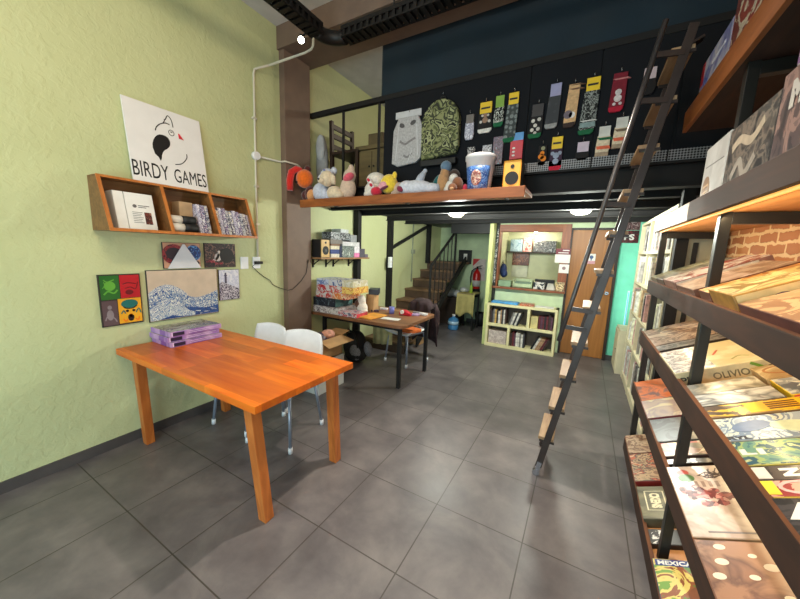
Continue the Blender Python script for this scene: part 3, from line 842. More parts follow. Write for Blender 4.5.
def white_chair():
    t = thing('white_chair', 'white plastic chair nearest the end of the orange table, back to the cardboard box', 'chair', (0, 0, 0), 0, 'white chairs tucked at the orange table')
    def shell(u, v):          # v runs from the front edge over the seat and up the back
        x = (u - 0.5)
        if v < 0.5:
            k = v / 0.5
            y = -0.22 + 0.42 * k
            w = 0.43 - 0.03 * k
            z = 0.452 - 0.018 * math.sin(math.pi * k) - 0.03 * max(0, 1 - k * 5) + 0.02 * (2 * x) ** 2
        else:
            k = (v - 0.5) / 0.5
            y = 0.20 + 0.05 * math.sin(k * math.pi / 2) + 0.03 * k
            w = 0.41 - 0.06 * k ** 4
            z = 0.452 + 0.375 * k - 0.02 * k ** 3 * (2 * x) ** 2
            y += -0.035 * (2 * x) ** 2 * k + 0.02 * k
        return (x * w, y, z)
    g = G(); g.sheet(shell, 14, 26, thick=0.012); part(g, 'seat_shell', WHITEP, t, world=False)
    for s in (-1, 1):
        for (ya, yb) in ((-0.17, -0.21), (0.16, 0.23)):
            g = G(); g.tube([(s * 0.17, ya, 0.43), (s * 0.20, yb, 0.03)], 0.0125, 12); lg = part(g, 'leg', pm('grey_steel_leg', (150, 158, 174), 0.35, 0.5), t, world=False)
            g = G(); g.cyl((s * 0.1995, yb, 0.045), (s * 0.2015, yb, 0.0), 0.0165, n=14); part(g, 'foot_cap', WHITEP, lg, world=False)
    g = G(); g.box((-0.17, -0.16, 0.415), (0.17, 0.17, 0.432), bev=0.004); part(g, 'seat_frame', pm('grey_steel_leg', (150, 158, 174), 0.35), t, world=False)
    return t
ch = white_chair()
ch.location = (-2.02, 1.70, 0); ch.rotation_euler = (0, 0, R(12))
dup(ch, (-2.47, 1.69, 0), R(5), 'white plastic chair nearer the green wall, mostly hidden behind the orange table', 'white chairs tucked at the orange table')

# flat purple boxes on the table
PSIDE = art('purple_puzzle_print', [(150, 108, 184), (128, 84, 166), (196, 160, 206), (160, 120, 192)], 7, 'noise', 0.35, 1, stretch=(1, 0.6, 0.2), coat=0.3, interp='LINEAR', dist=0.3)
PTOP = art('grey_board_print', [(150, 140, 130), (196, 190, 178), (128, 120, 116), (180, 176, 164)], 8, 'noise', 0.2, 5, coat=0.6, interp='LINEAR')
levels = ['lowest', 'second lowest', 'topmost']
for k in range(3):
    z = 0.766 + 0.040 * k
    t = thing('puzzle_box', '%s of the three flat purple boxes stacked on the orange table' % levels[k], 'box', (-2.77, 1.34, z), 0, 'flat purple boxes on the table')
    j = (0.006, -0.008, 0.004)[k]
    g = G(); g.box((-2.905, 1.155 + j, z), (-2.615 + j, 1.545 + j, z + 0.038), bev=0.003); part(g, 'carton', PSIDE, t)
    g = G(); g.box((-2.900, 1.16 + j, z + 0.038), (-2.62 + j, 1.54 + j, z + 0.0395)); part(g, 'lid_print', PTOP, t)
    fr = Frame((-2.615 + j, 1.155 + j, z), (0, 1, 0), (0, 0, 1))
    g = G(); fr.box(g, 0.02, 0.10, 0.006, 0.032, 0, 0.001); fr.disc(g, 0.045, 0.019, 0.012, 0.001, 0.0018); fr.disc(g, 0.075, 0.019, 0.012, 0.001, 0.0018); part(g, 'dark_emblem', pm('emblem_dark', (40, 34, 60), 0.4), t)
    g = G(); fr.box(g, 0.012, 0.018, 0.004, 0.034, 0, 0.0012); fr.box(g, 0.13, 0.36, 0.024, 0.027, 0, 0.001); fr.box(g, 0.13, 0.33, 0.012, 0.015, 0, 0.001); part(g, 'pale_stripe', pm('stripe_lilac', (226, 204, 236), 0.4), t)

# ================================================================== RIGHT-HAND GAME SHELVES
SHW = wood('dark_shelf_plank', (42, 22, 12), (66, 36, 20), 'y', 7, 0.75)  # plank colour darkened for the shade on the backlit lips
SHU = wood('pine_shelf_board', (176, 116, 62), (206, 146, 88), 'y', 6, 0.5)
SHO = wood('orange_shelf_plank', (128, 70, 28), (164, 96, 44), 'y', 7, 0.45)
SHG = wood('worn_pale_plank', (110, 78, 54), (184, 156, 124), 'y', 12, 0.55, stretch=0.07)
LIPLIT = wood('lip_lit_edge_wood', (88, 50, 27), (128, 78, 42), 'y', 7, 0.6)  # lighter wood, paints the lit top edge of the lips
POST = pm('olive_black_steel', (40, 38, 34), 0.38, 0.4)
LEDM = emitter('warm_led_strip', (255, 190, 90), 0.9)

YN, YF = 0.25, 2.98
un = thing('display_shelving', 'tall dark steel and plank shelving full of board games along the right wall', 'shelving', (0.63, 1.6, 0))
TILT = R(25)
CT, ST = math.cos(TILT), math.sin(TILT)
# display levels: front lip bottom, lip top, board top at the front edge
LEV = {3: (1.305, 1.392, 1.372), 4: (0.912, 1.008, 0.962), 5: (0.505, 0.600, 0.556), 6: (0.035, 0.128, 0.098)}
for k, (lb, lt, bt) in LEV.items():
    sh = None
    g = G()
    L = 0.405 / CT
    p = lambda v, n: (0.44 + v * CT - n * ST, bt + v * ST + n * CT)
    a, b, c, d = p(0, 0), p(L, 0), p(L, -0.022), p(0, -0.022)
    g.prism([(a[0], YN, a[1]), (b[0], YN, b[1]), (c[0], YN, c[1]), (d[0], YN, d[1])], (0, YF - YN, 0))
    sh = part(g, 'sloping_shelf', SHU, un)
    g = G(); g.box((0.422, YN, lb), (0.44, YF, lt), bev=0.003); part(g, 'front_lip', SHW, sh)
    g = G(); g.box((0.423, YN, lt), (0.4395, YF, lt + 0.0015)); part(g, 'lip_lit_edge', LIPLIT, sh)  # thin strip coloured lighter as the lit top of the lip
for k, (zb_, zt_, yf, m) in {2: (1.748, 1.772, 3.06, SHU), 1: (2.30, 2.325, 2.60, SHO)}.items():
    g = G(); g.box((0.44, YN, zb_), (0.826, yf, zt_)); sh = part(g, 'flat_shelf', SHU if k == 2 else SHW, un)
    if k == 2:
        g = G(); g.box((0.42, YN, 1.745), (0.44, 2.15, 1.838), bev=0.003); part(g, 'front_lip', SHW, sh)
        g = G(); g.box((0.42, 2.15, 1.745), (0.44, yf, 1.838), bev=0.003); part(g, 'worn_front_lip', SHG, sh, label='pale worn plank')
    else:
        g = G(); g.box((0.42, YN, 2.298), (0.44, yf, 2.412), bev=0.003); part(g, 'front_lip', SHO, sh)
        g = G(); g.box((0.44, YN, 2.325), (0.826, yf, 2.405)); part(g, 'shelf_core', SHO, sh)
for yy in (3.005, 1.822, 0.62):
    ztop = 1.75 if yy > 2.5 else 2.30
    for xx in (0.475, 0.79):
        g = G(); g.box((xx - 0.018, yy - 0.02, 0), (xx + 0.018, yy + 0.02, ztop), bev=0.002); part(g, 'post', POST, un)
    for zz in (1.70, 2.25):
        if zz < ztop:
            g = G(); g.box((0.493, yy - 0.018, zz), (0.772, yy + 0.018, zz + 0.045), bev=0.002); part(g, 'cross_bar', POST, un)
for zz, xx, yf in ((1.748, 0.4445, 2.95), (1.372, 0.4445, 2.95), (0.958, 0.4445, 2.95), (0.552, 0.4445, 2.95)):
    g = G(); g.box((xx - 0.0035, YN + 0.03, zz - 0.012 - (0.03 if zz < 1.5 else 0)), (xx + 0.0035, yf, zz - (0.03 if zz < 1.5 else 0))); part(g, 'led_strip', LEDM, un)

# ---- games lying on the sloping shelves.  fr(k): u towards the camera, v up the slope
def slope(k):
    return Frame((0.445, YF, LEV[k][2] + 0.001), (0, -1, 0), (CT, 0, ST))
ACC = {}
def cover(i, cols, scale=9, kind='noise', dist=1.8, interp='CONSTANT', det=4.0):
    return art('cover_%s' % i, cols, scale, kind, 0.3, seed=(sum(map(ord, str(i))) % 17), interp=interp, coat=0.2, dist=dist, detail=det)

def flat_game(k, ya, yb, va, vb, t, cols, label, side=(92, 70, 58), kind='noise', scale=9, title=None, extra=None, lift=0.0, group=None, dist=1.8, interp='CONSTANT', name='game_box'):
    """a boxed game lying on sloping shelf k from y=ya (far) to yb (near)"""
    fr = slope(k)
    u0, u1 = YF - ya, YF - yb
    c = fr.p((u0 + u1) / 2, (va + vb) / 2, lift)
    o = thing(name, label, 'board game', c, 0, group)
    g = G(); fr.box(g, u0, u1, va, vb, lift, lift + t, bev=0.002)
    part(g, 'carton', pm('box_side_%d_%d_%d' % side, side, 0.4, var=0.12, vs=20), o)
    g = G(); fr.box(g, u0 + 0.003, u1 - 0.003, va + 0.003, vb - 0.003, lift + t, lift + t + 0.001)
    part(g, 'cover_print', cover(label[:40], cols, scale, kind, dist, interp), o)
    f2 = Frame(fr.p(u0, va, lift + t + 0.001), fr.U, fr.V)
    if title:
        for (s, tu, tv, w, h, rot, col) in title:
            if rot:      # lettering that reads up the slope, tops away from the camera
                f3 = Frame(f2.p(tu, tv), f2.V, -f2.U)
                lettering(s, 0.05, pm('title_%d_%d_%d' % col, col, 0.4, var=0.02), o, f3, 0, 0, 0, fit=(w, h), bold=0.003)
            else:
                lettering(s, 0.05, pm('title_%d_%d_%d' % col, col, 0.4, var=0.02), o, f2, tu, tv, 0, fit=(w, h), bold=0.003)
    if extra:
        extra(o, f2, u1 - u0, vb - va)
    return o
def shape(o, nm, col, fn, rough=0.35):
    g = G(); fn(g); part(g, nm, pm('ink_%d_%d_%d' % col, col, rough, var=0.06, vs=30), o)

# --- eye-level shelf (3)
E3 = [
 (2.96, 2.73, [(150, 146, 112), (176, 170, 140), (120, 122, 96), (200, 194, 160)], 'olive grey game box at the far end of the eye-level sloping shelf', (126, 116, 96)),
 (2.715, 2.51, [(128, 124, 112), (96, 94, 88), (160, 156, 140), (112, 108, 98)], 'dark grey game box second from the far end of the eye-level shelf', (78, 66, 58)),
 (2.495, 2.20, [(206, 196, 186), (226, 220, 214), (150, 60, 52), (214, 206, 196)], 'pale game box with a row of red letters on the eye-level shelf', (150, 110, 98)),
 (2.185, 1.87, [(176, 150, 128), (150, 120, 98), (196, 172, 150)], 'tan game box behind the front post of the eye-level shelf', (110, 74, 58)),
 (1.79, 1.655, [(206, 140, 66), (222, 160, 84), (180, 112, 50), (236, 196, 120)], 'orange game box just in front of the post on the eye-level shelf', (104, 62, 48)),
 (1.64, 1.405, [(196, 168, 100), (214, 190, 124), (150, 122, 70), (232, 214, 150)], 'golden game box with a lettered spine on the eye-level shelf', (176, 130, 60)),
 (1.39, 1.02, [(178, 138, 98), (200, 160, 116), (152, 112, 80), (214, 176, 130)], 'broad light brown game box nearest the camera on the eye-level shelf', (92, 52, 50)),
]
for i, (ya, yb, cols, lab, side) in enumerate(E3):
    th = (0.05, 0.055, 0.062, 0.05, 0.058, 0.075, 0.05)[i]
    o = flat_game(3, ya, max(yb, 1.02), 0.004, 0.34 + 0.02 * (i % 3), th, cols, lab, side, scale=7)
    fr = slope(3)
    if i == 2:
        f = Frame(fr.p(YF - yb + 0.0005, 0.02, 0.0), fr.V, fr.N)
        f = Frame(fr.p(YF - yb, 0.03, 0.012), fr.V, fr.N)
        shape(o, 'spine_print', (226, 218, 206), lambda g: f.box(g, -0.02, 0.30, -0.008, 0.045, 0, 0.001))
        lettering('MACHINA', 0.04, pm('title_red', (176, 40, 40), 0.4), o, f, 0.02, 0.002, 0.001, fit=(0.2, 0.030), bold=0.002)
    if i == 5:
        f = Frame(fr.p(YF - yb, 0.03, 0.012), fr.V, fr.N)
        shape(o, 'spine_print', (222, 196, 140), lambda g: f.box(g, -0.02, 0.31, -0.008, 0.058, 0, 0.001))
        shape(o, 'spine_swirl', (104, 84, 92), lambda g: f.line(g, smooth([(0.03, 0.01), (0.08, 0.035), (0.14, 0.012), (0.19, 0.04)]), 0.01, 0.001, 0.0018))
        shape(o, 'spine_ring', (90, 80, 60), lambda g: f.line(g, [(0.25 + 0.022 * math.cos(a * 0.4), 0.026 + 0.02 * math.sin(a * 0.4)) for a in range(17)], 0.006, 0.001, 0.0018))
# dark green box leaning out over the lip, and an orange flap behind it
fr = slope(3)
g = G(); f = Frame(fr.p(YF - 0.93, -0.012, 0.030), fr.U, fr.V)
f.box(g, 0.0, 0.26, 0.0, 0.16, 0, 0.05, bev=0.003)
solo(g, 'dark_game_box', pm('dark_green_card', (34, 42, 36), 0.35, var=0.2, vs=30), 'dark green box at the near end of the eye-level shelf, poking over its lip', 'board game')

# --- waist-level shelf (4)
o = flat_game(4, 2.965, 2.495, 0.0, 0.36, 0.045, [(150, 122, 104), (176, 150, 130), (120, 96, 84), (196, 176, 156)], 'grey brown game box with an oval title at the far end of the waist-level shelf', (80, 58, 46), scale=8)
f = Frame(slope(4).p(YF - 2.965, 0, 0.046), slope(4).U, slope(4).V)
shape(o, 'oval_title', (196, 172, 150), lambda g: f.line(g, [(0.17 + 0.05 * math.cos(a * 0.4), 0.2 + 0.11 * math.sin(a * 0.4)) for a in range(17)], 0.012, 0, 0.001))
flat_game(4, 2.485, 2.37, 0.0, 0.36, 0.045, [(96, 92, 90), (140, 134, 128), (70, 66, 66), (170, 160, 150)], 'dark grey game box beside the grey brown oval-title box, waist-level shelf', (58, 46, 42), scale=10)
flat_game(4, 2.345, 2.262, 0.0, 0.34, 0.04, [(110, 104, 100), (160, 152, 144), (84, 80, 78), (188, 180, 168)], 'grey game box lying between two dark gaps on the waist-level shelf', (60, 50, 46), scale=10)
flat_game(4, 2.46, 2.30, 0.37, 0.43, 0.05, [(216, 110, 40), (232, 140, 60), (196, 90, 30)], 'small orange box behind the grey boxes at the back of the waist-level shelf', (200, 96, 36), scale=8)
o = flat_game(4, 2.235, 1.865, 0.0, 0.43, 0.072, [(222, 210, 168), (230, 220, 182), (214, 200, 156)], 'big cream game box with a sprouting bean on its side, waist-level shelf', (206, 190, 150), scale=5, interp='LINEAR')
f = Frame(slope(4).p(YF - 2.235, 0.0, 0.073), slope(4).U, slope(4).V)
g = G(); f.box(g, 0.004, 0.366, 0.004, 0.15, 0, 0.0006); part(g, 'sketch_print', art('sketch_grey', [(216, 206, 194), (226, 218, 208), (176, 166, 158), (120, 112, 108), (222, 214, 202)], 14, 'noise', 0.3, 4, coat=0.4, dist=2.5), o)
f = Frame(slope(4).p(YF - 1.865, 0.0, 0.0), slope(4).V, slope(4).N)
shape(o, 'bean', (92, 54, 40), lambda g: (f.disc(g, 0.315, 0.036, 0.018, 0, 0.0015, rv=0.014)))
shape(o, 'green_leaf', (110, 150, 50), lambda g: f.line(g, smooth([(0.30, 0.03), (0.28, 0.05), (0.255, 0.068)]), 0.012, 0, 0.0014))
lettering('OLIVIO', 0.03, pm('title_brown', (120, 110, 84), 0.4), o, f, 0.125, 0.02, 0.0008, fit=(0.12, 0.03), bold=0.0006)
lettering('PI', 0.03, pm('title_dark', (60, 54, 50), 0.4), o, f, 0.012, 0.02, 0.0008, fit=(0.03, 0.03), bold=0.0006)
f = Frame(slope(4).p(YF - 2.235, 0.16, 0.0735), slope(4).U, slope(4).V)
shape(o, 'top_sprout', (180, 176, 120), lambda g: f.line(g, smooth([(0.30, 0.06), (0.27, 0.09), (0.29, 0.12)]), 0.007, 0, 0.001))
shape(o, 'red_tick', (196, 90, 60), lambda g: f.line(g, [(0.20, 0.02), (0.14, 0.05)], 0.008, 0, 0.001))
flat_game(4, 1.79, 1.672, 0.0, 0.235, 0.04, [(196, 186, 160), (226, 218, 196), (160, 150, 126), (110, 106, 96)], 'silver beige game box right in front of the cream box, waist-level shelf', (110, 96, 80), scale=7, interp='LINEAR')
flat_game(4, 1.668, 1.555, 0.0, 0.24, 0.042, [(176, 176, 170), (214, 212, 204), (110, 112, 112), (236, 232, 220)], 'glossy silver game box with glare on the waist-level shelf', (96, 88, 80), scale=6, interp='LINEAR')
o = flat_game(4, 1.855, 1.71, 0.245, 0.43, 0.05, [(206, 184, 138), (224, 204, 160), (170, 140, 98)], 'tan box with a lettered oval band behind the silver boxes, waist-level shelf', (190, 160, 116), scale=6, interp='LINEAR')
f = Frame(slope(4).p(YF - 1.855, 0.245, 0.051), slope(4).U, slope(4).V)
shape(o, 'oval_band', (170, 116, 72), lambda g: f.line(g, [(0.065 + 0.04 * math.cos(a * 0.4), 0.085 + 0.065 * math.sin(a * 0.4)) for a in range(17)], 0.008, 0, 0.001))
o = flat_game(4, 1.70, 1.55, 0.25, 0.43, 0.05, [(96, 106, 116), (150, 156, 160), (206, 206, 200), (70, 78, 90)], 'grey box with a pale star and a red and yellow edge, back of waist-level shelf', (226, 186, 40), scale=9)
f = Frame(slope(4).p(YF - 1.55, 0.25, 0.0), slope(4).V, slope(4).N)
shape(o, 'red_edge', (206, 44, 76), lambda g: f.box(g, 0.005, 0.085, 0.006, 0.046, 0, 0.0012))
f2 = Frame(slope(4).p(YF - 1.70, 0.25, 0.051), slope(4).U, slope(4).V)
def star(g):
    pts = []
    for a in range(10):
        rr = 0.04 if a % 2 == 0 else 0.018
        pts.append((0.065 + rr * math.sin(a * math.pi / 5), 0.08 + 1.3 * rr * math.cos(a * math.pi / 5)))
    g.prism(f2.poly(pts), f2.N * 0.001)
shape(o, 'pale_star', (226, 222, 206), star)
shape(o, 'yellow_patch', (236, 206, 50), lambda g: f2.box(g, 0.01, 0.04, 0.09, 0.13, 0, 0.001))
o = flat_game(4, 1.55, 1.455, 0.0, 0.27, 0.042, [(110, 84, 60), (206, 160, 60), (150, 116, 70), (232, 186, 60), (90, 70, 54)], 'brown and golden yellow game box on the waist-level shelf', (120, 88, 50), scale=8)
f = Frame(slope(4).p(YF - 1.55, 0.0, 0.043), slope(4).U, slope(4).V)
shape(o, 'yellow_panel', (240, 182, 30), lambda g: f.box(g, 0.010, 0.085, 0.12, 0.26, 0, 0.0008))
for q in range(4):
    shape(o, 'title_line', (96, 60, 20), lambda g: f.box(g, 0.02 + 0.015 * q, 0.029 + 0.015 * q, 0.17, 0.245, 0.0008, 0.0016))
flat_game(4, 1.54, 1.41, 0.285, 0.43, 0.03, [(232, 130, 40), (222, 116, 30), (240, 150, 60)], 'plain orange box at the back of the waist-level shelf behind the golden game', (220, 112, 30), scale=5, interp='LINEAR')
o = flat_game(4, 1.45, 1.295, 0.0, 0.29, 0.040, [(158, 170, 180), (196, 206, 204), (120, 138, 160), (214, 218, 200), (96, 112, 140)], 'pale blue and green painted game box on the waist-level shelf', (140, 146, 150), scale=10,
          title=[('RYL', 0.148, 0.015, 0.055, 0.02, True, (30, 30, 40))])
f = Frame(slope(4).p(YF - 1.45, 0.0, 0.041), slope(4).U, slope(4).V)
shape(o, 'blue_figure', (112, 130, 160), lambda g: f.disc(g, 0.07, 0.09, 0.032, 0, 0.0008, rv=0.05, rot=0.4))
shape(o, 'pale_green_patch', (206, 214, 180), lambda g: f.disc(g, 0.09, 0.19, 0.035, 0, 0.0008, rv=0.06, rot=-0.3))
flat_game(4, 1.40, 1.24, 0.24, 0.42, 0.055, [(150, 148, 128), (176, 172, 150), (120, 118, 104)], 'dull silver box standing proud at the back of the waist-level shelf', (70, 66, 66), scale=5, interp='LINEAR', lift=0.042)
o = flat_game(4, 1.29, 1.165, 0.0, 0.30, 0.040, [(60, 110, 116), (96, 140, 120), (150, 170, 110), (44, 86, 100), (190, 196, 140)], 'teal and green painted game box with a white mark on the waist-level shelf', (190, 176, 80), scale=9,
          title=[('L1', 0.075, 0.02, 0.05, 0.03, True, (224, 220, 206))])
flat_game(4, 1.285, 1.10, 0.305, 0.43, 0.036, [(196, 190, 120), (214, 208, 150), (150, 160, 90)], 'yellow green box behind the teal game at the near end of the waist-level shelf', (180, 170, 90), scale=7, interp='LINEAR')
o = flat_game(4, 1.16, 1.095, 0.0, 0.30, 0.040, [(52, 44, 42), (70, 60, 56), (40, 34, 34)], 'black box with a white number 2 on the waist-level shelf', (40, 34, 32), scale=8,
          title=[('N', 0.015, 0.065, 0.035, 0.035, False, (236, 230, 220))])
f = Frame(slope(4).p(YF - 1.16, 0.0, 0.041), slope(4).U, slope(4).V)
shape(o, 'white_label', (214, 206, 196), lambda g: f.box(g, 0.008, 0.058, 0.006, 0.042, 0, 0.0008))
o = flat_game(4, 1.09, 1.025, 0.0, 0.30, 0.044, [(206, 110, 100), (150, 50, 50), (226, 160, 140), (110, 40, 44)], 'red and yellow box with a round badge on the waist-level shelf', (200, 170, 40), scale=12)
f = Frame(slope(4).p(YF - 1.09, 0.0, 0.045), slope(4).U, slope(4).V)
shape(o, 'yellow_corner', (230, 206, 50), lambda g: f.box(g, 0.004, 0.056, 0.004, 0.034, 0, 0.0008))
shape(o, 'round_badge', (236, 176, 170), lambda g: f.line(g, [(0.030 + 0.024 * math.cos(a * 0.4), 0.085 + 0.045 * math.sin(a * 0.4)) for a in range(17)], 0.008, 0, 0.0012))
flat_game(4, 1.02, 0.78, 0.0, 0.33, 0.046, [(40, 38, 40), (62, 58, 60), (30, 28, 30), (84, 80, 80)], 'black game box lettered ATI at the near end of the waist-level shelf', (36, 32, 32), scale=9,
          title=[('ATI', 0.072, 0.014, 0.15, 0.055, True, (226, 222, 216)), ('A', 0.135, 0.012, 0.045, 0.045, True, (190, 186, 182))])

# --- knee-level shelf (5)
flat_game(5, 2.965, 2.59, 0.0, 0.40, 0.045, [(150, 110, 100), (196, 110, 70), (226, 120, 60), (120, 84, 84)], 'brown and orange game box at the far end of the knee-level shelf', (84, 56, 46), scale=5, interp='LINEAR')
flat_game(5, 2.58, 2.31, 0.0, 0.36, 0.05, [(206, 190, 176), (226, 214, 180), (176, 156, 160), (196, 176, 164)], 'cream and lilac game box with a dark red spine on the knee-level shelf', (112, 36, 44), scale=6, interp='LINEAR')
o = flat_game(5, 2.30, 2.035, 0.0, 0.36, 0.045, [(70, 72, 76), (84, 86, 90), (60, 60, 66)], 'dark slate game box with orange and white swirls on the knee-level shelf', (60, 56, 56), scale=6)
f = Frame(slope(5).p(YF - 2.30, 0.0, 0.046), slope(5).U, slope(5).V)
shape(o, 'orange_swirl', (222, 140, 96), lambda g: f.line(g, smooth([(0.10, 0.30), (0.08, 0.22), (0.15, 0.18), (0.2, 0.22), (0.18, 0.3)]), 0.03, 0, 0.0008))
shape(o, 'white_stroke', (190, 186, 186), lambda g: f.line(g, smooth([(0.26, 0.1), (0.2, 0.14), (0.12, 0.13)]), 0.008, 0, 0.0008))
flat_game(5, 2.03, 1.90, 0.0, 0.34, 0.04, [(150, 110, 90), (206, 176, 150), (96, 84, 60), (176, 60, 60), (226, 206, 176)], 'small busy multicoloured game box on the knee-level shelf by the post', (70, 50, 44), scale=22, kind='vor')
flat_game(5, 1.895, 1.85, 0.0, 0.30, 0.03, [(40, 36, 36), (56, 50, 50), (206, 200, 196)], 'narrow black card box beside the post on the knee-level shelf', (30, 28, 28), scale=8)
o = flat_game(5, 1.793, 1.365, 0.0, 0.36, 0.05, [(190, 168, 152), (206, 186, 170), (176, 152, 136)], 'pale beige game box with dark red berries on the knee-level shelf', (170, 140, 110), scale=5, interp='LINEAR')
f = Frame(slope(5).p(YF - 1.793, 0.0, 0.051), slope(5).U, slope(5).V)
rb = random.Random(9)
g = G()
for q in range(34):
    a, rr = rb.random() * 6.28, rb.random() ** 0.6
    f.disc(g, 0.20 + 0.055 * rr * math.sin(a), 0.095 + 0.088 * rr * math.cos(a), 0.012 + 0.006 * rb.random(), 0, 0.0006 + 0.0004 * rb.random(), seg=10)
part(g, 'berry_print', art('berries', [(110, 40, 44), (150, 72, 70), (86, 30, 36), (190, 130, 120)], 60, 'vor', 0.35), o)
g = G()
for q in range(12):
    f.line(g, smooth([(0.02 + 0.07 * rb.random(), 0.14 + 0.08 * rb.random()), (0.05 + 0.05 * rb.random(), 0.12 + 0.05 * rb.random()), (0.03 + 0.07 * rb.random(), 0.09 + 0.06 * rb.random())], 3), 0.004, 0, 0.0009)
part(g, 'ink_flourish', pm('ink_brown', (70, 44, 40), 0.4), o)
shape(o, 'green_patch', (86, 120, 70), lambda g: f.disc(g, 0.09, 0.055, 0.028, 0, 0.0007))
shape(o, 'red_patch', (190, 90, 80), lambda g: f.disc(g, 0.05, 0.05, 0.022, 0, 0.0006))
shape(o, 'grey_bar', (120, 110, 110), lambda g: f.box(g, 0.398, 0.405, 0.05, 0.21, 0, 0.0008))
for q in range(4):
    shape(o, 'title_stroke', (150, 124, 112), lambda g: f.box(g, 0.115, 0.15, 0.075 + 0.022 * q, 0.086 + 0.022 * q, 0, 0.0009))
shape(o, 'white_square', (226, 220, 212), lambda g: f.box(g, 0.115, 0.15, 0.02, 0.055, 0, 0.0009))
o = flat_game(5, 1.355, 1.05, 0.0, 0.33, 0.05, [(130, 88, 66), (150, 104, 78), (112, 74, 56), (166, 120, 90)], 'brown game box with white pebbles and a red fish on the knee-level shelf', (110, 70, 50), scale=5, interp='LINEAR')
f = Frame(slope(5).p(YF - 1.355, 0.0, 0.051), slope(5).U, slope(5).V)
g = G()
for (a, b, rr) in ((0.03, 0.06, 0.016), (0.06, 0.13, 0.011), (0.03, 0.19, 0.013), (0.09, 0.05, 0.018), (0.10, 0.16, 0.019), (0.06, 0.25, 0.014), (0.14, 0.11, 0.013), (0.145, 0.03, 0.017), (0.16, 0.23, 0.014), (0.11, 0.26, 0.018), (0.20, 0.16, 0.013), (0.22, 0.26, 0.02), (0.23, 0.29, 0.016), (0.24, 0.08, 0.013)):
    g = G(); f.disc(g, a, b, rr * 0.72, 0, 0.0008, rv=rr * 0.95, seg=14); part(g, 'pebble', pm('pebble_cream', (232, 214, 190), 0.35, var=0.03), o)
shape(o, 'red_fish', (206, 70, 60), lambda g: f.line(g, [(0.12, 0.19), (0.145, 0.225)], 0.014, 0, 0.0009))
flat_game(5, 1.04, 0.60, 0.0, 0.33, 0.05, [(196, 176, 170), (220, 204, 196), (176, 150, 150), (206, 190, 196)], 'pale pink grey game box nearest the camera on the knee-level shelf', (160, 130, 116), scale=8)

# --- lowest shelf (6)
flat_game(6, 2.965, 2.695, 0.0, 0.34, 0.055, [(176, 140, 110), (206, 176, 146), (140, 104, 84), (190, 156, 126)], 'tan game box at the far end of the lowest shelf', (120, 60, 44), scale=10)
flat_game(6, 2.685, 2.36, 0.0, 0.36, 0.055, [(150, 110, 84), (206, 170, 130), (110, 84, 70), (206, 96, 60), (226, 200, 160)], 'brown crowd-scene game box on the lowest shelf with a red edge', (130, 40, 36), scale=12)
o = flat_game(6, 2.315, 2.03, 0.0, 0.34, 0.05, [(110, 106, 80), (128, 122, 92), (96, 92, 72)], 'olive game box with a framed title on the lowest shelf', (86, 82, 64), scale=5, interp='LINEAR', title=[('CKENS', 0.068, 0.055, 0.13, 0.05, False, (226, 216, 180))])
f = Frame(slope(6).p(YF - 2.315, 0.0, 0.051), slope(6).U, slope(6).V)
shape(o, 'title_frame', (226, 216, 180), lambda g: f.line(g, [(0.05, 0.035), (0.215, 0.035), (0.215, 0.125), (0.05, 0.125), (0.05, 0.035)], 0.007, 0, 0.0008))
flat_game(6, 1.99, 1.885, 0.0, 0.20, 0.025, [(40, 36, 36), (56, 50, 48), (220, 214, 206)], 'narrow black card box with white letters on the lowest shelf', (36, 30, 30), scale=10, title=[('FURIA', 0.012, 0.05, 0.075, 0.022, False, (230, 224, 216))])
o = flat_game(6, 1.765, 1.45, 0.0, 0.30, 0.05, [(206, 186, 60), (120, 160, 70), (226, 206, 120), (150, 90, 60), (96, 130, 60)], 'bright yellow and green game box with red leaves nearest the camera on the lowest shelf', (60, 76, 110), scale=7)
f = Frame(slope(6).p(YF - 1.765, 0.0, 0.051), slope(6).U, slope(6).V)
shape(o, 'blue_title_bar', (50, 66, 130), lambda g: f.box(g, 0.006, 0.04, 0.01, 0.29, 0, 0.0006))
lettering('MEXICA', 0.03, pm('title_white', (236, 232, 226), 0.4), o, Frame(f.p(0.036, 0.02), f.V, -f.U), 0, 0, 0.0008, fit=(0.13, 0.024), bold=0.001)
shape(o, 'red_leaves', (196, 50, 60), lambda g: f.line(g, smooth([(0.07, 0.18), (0.1, 0.22), (0.14, 0.24), (0.16, 0.28)]), 0.04, 0, 0.0007))
shape(o, 'brown_bird', (130, 80, 56), lambda g: f.disc(g, 0.19, 0.17, 0.06, 0, 0.0008, rv=0.07))
flat_game(6, 1.44, 1.0, 0.0, 0.34, 0.05, [(120, 110, 100), (150, 140, 126), (96, 88, 80)], 'plain grey game box beside the yellow bird box on the lowest shelf', (84, 76, 70), scale=6)

# --- boxes standing upright on the flat shelves
def upright(ya, yb, z0, z1, x1, cols, label, side, scale=7, title=None, tilt=0.0, kind='noise', extra=None, interp='CONSTANT', endcol=None):
    o = thing('game_box', label, 'board game', ((0.445 + x1) / 2, (ya + yb) / 2, z0))
    g = G(); g.box((0.446, yb, z0), (x1, ya, z1), bev=0.002); part(g, 'carton', pm('box_side_%d_%d_%d' % side, side, 0.4, var=0.06), o)
    fr = Frame((0.446, ya, z0), (0, -1, 0), (0, 0, 1))
    g = G(); fr.box(g, 0.003, ya - yb - 0.003, 0.003, z1 - z0 - 0.003, 0, 0.001); part(g, 'face_print', cover(label[:40], cols, scale, kind, 2.0, interp), o)
    f2 = Frame(fr.p(0, 0, 0.001), fr.U, fr.V)
    for (s, tu, tv, w, h, col) in (title or []):
        lettering(s, 0.05, pm('title_%d_%d_%d' % col, col, 0.4, var=0.02), o, f2, tu, tv, 0, fit=(w, h), bold=0.004)
    if extra: extra(o, f2, ya - yb, z1 - z0)
    return o
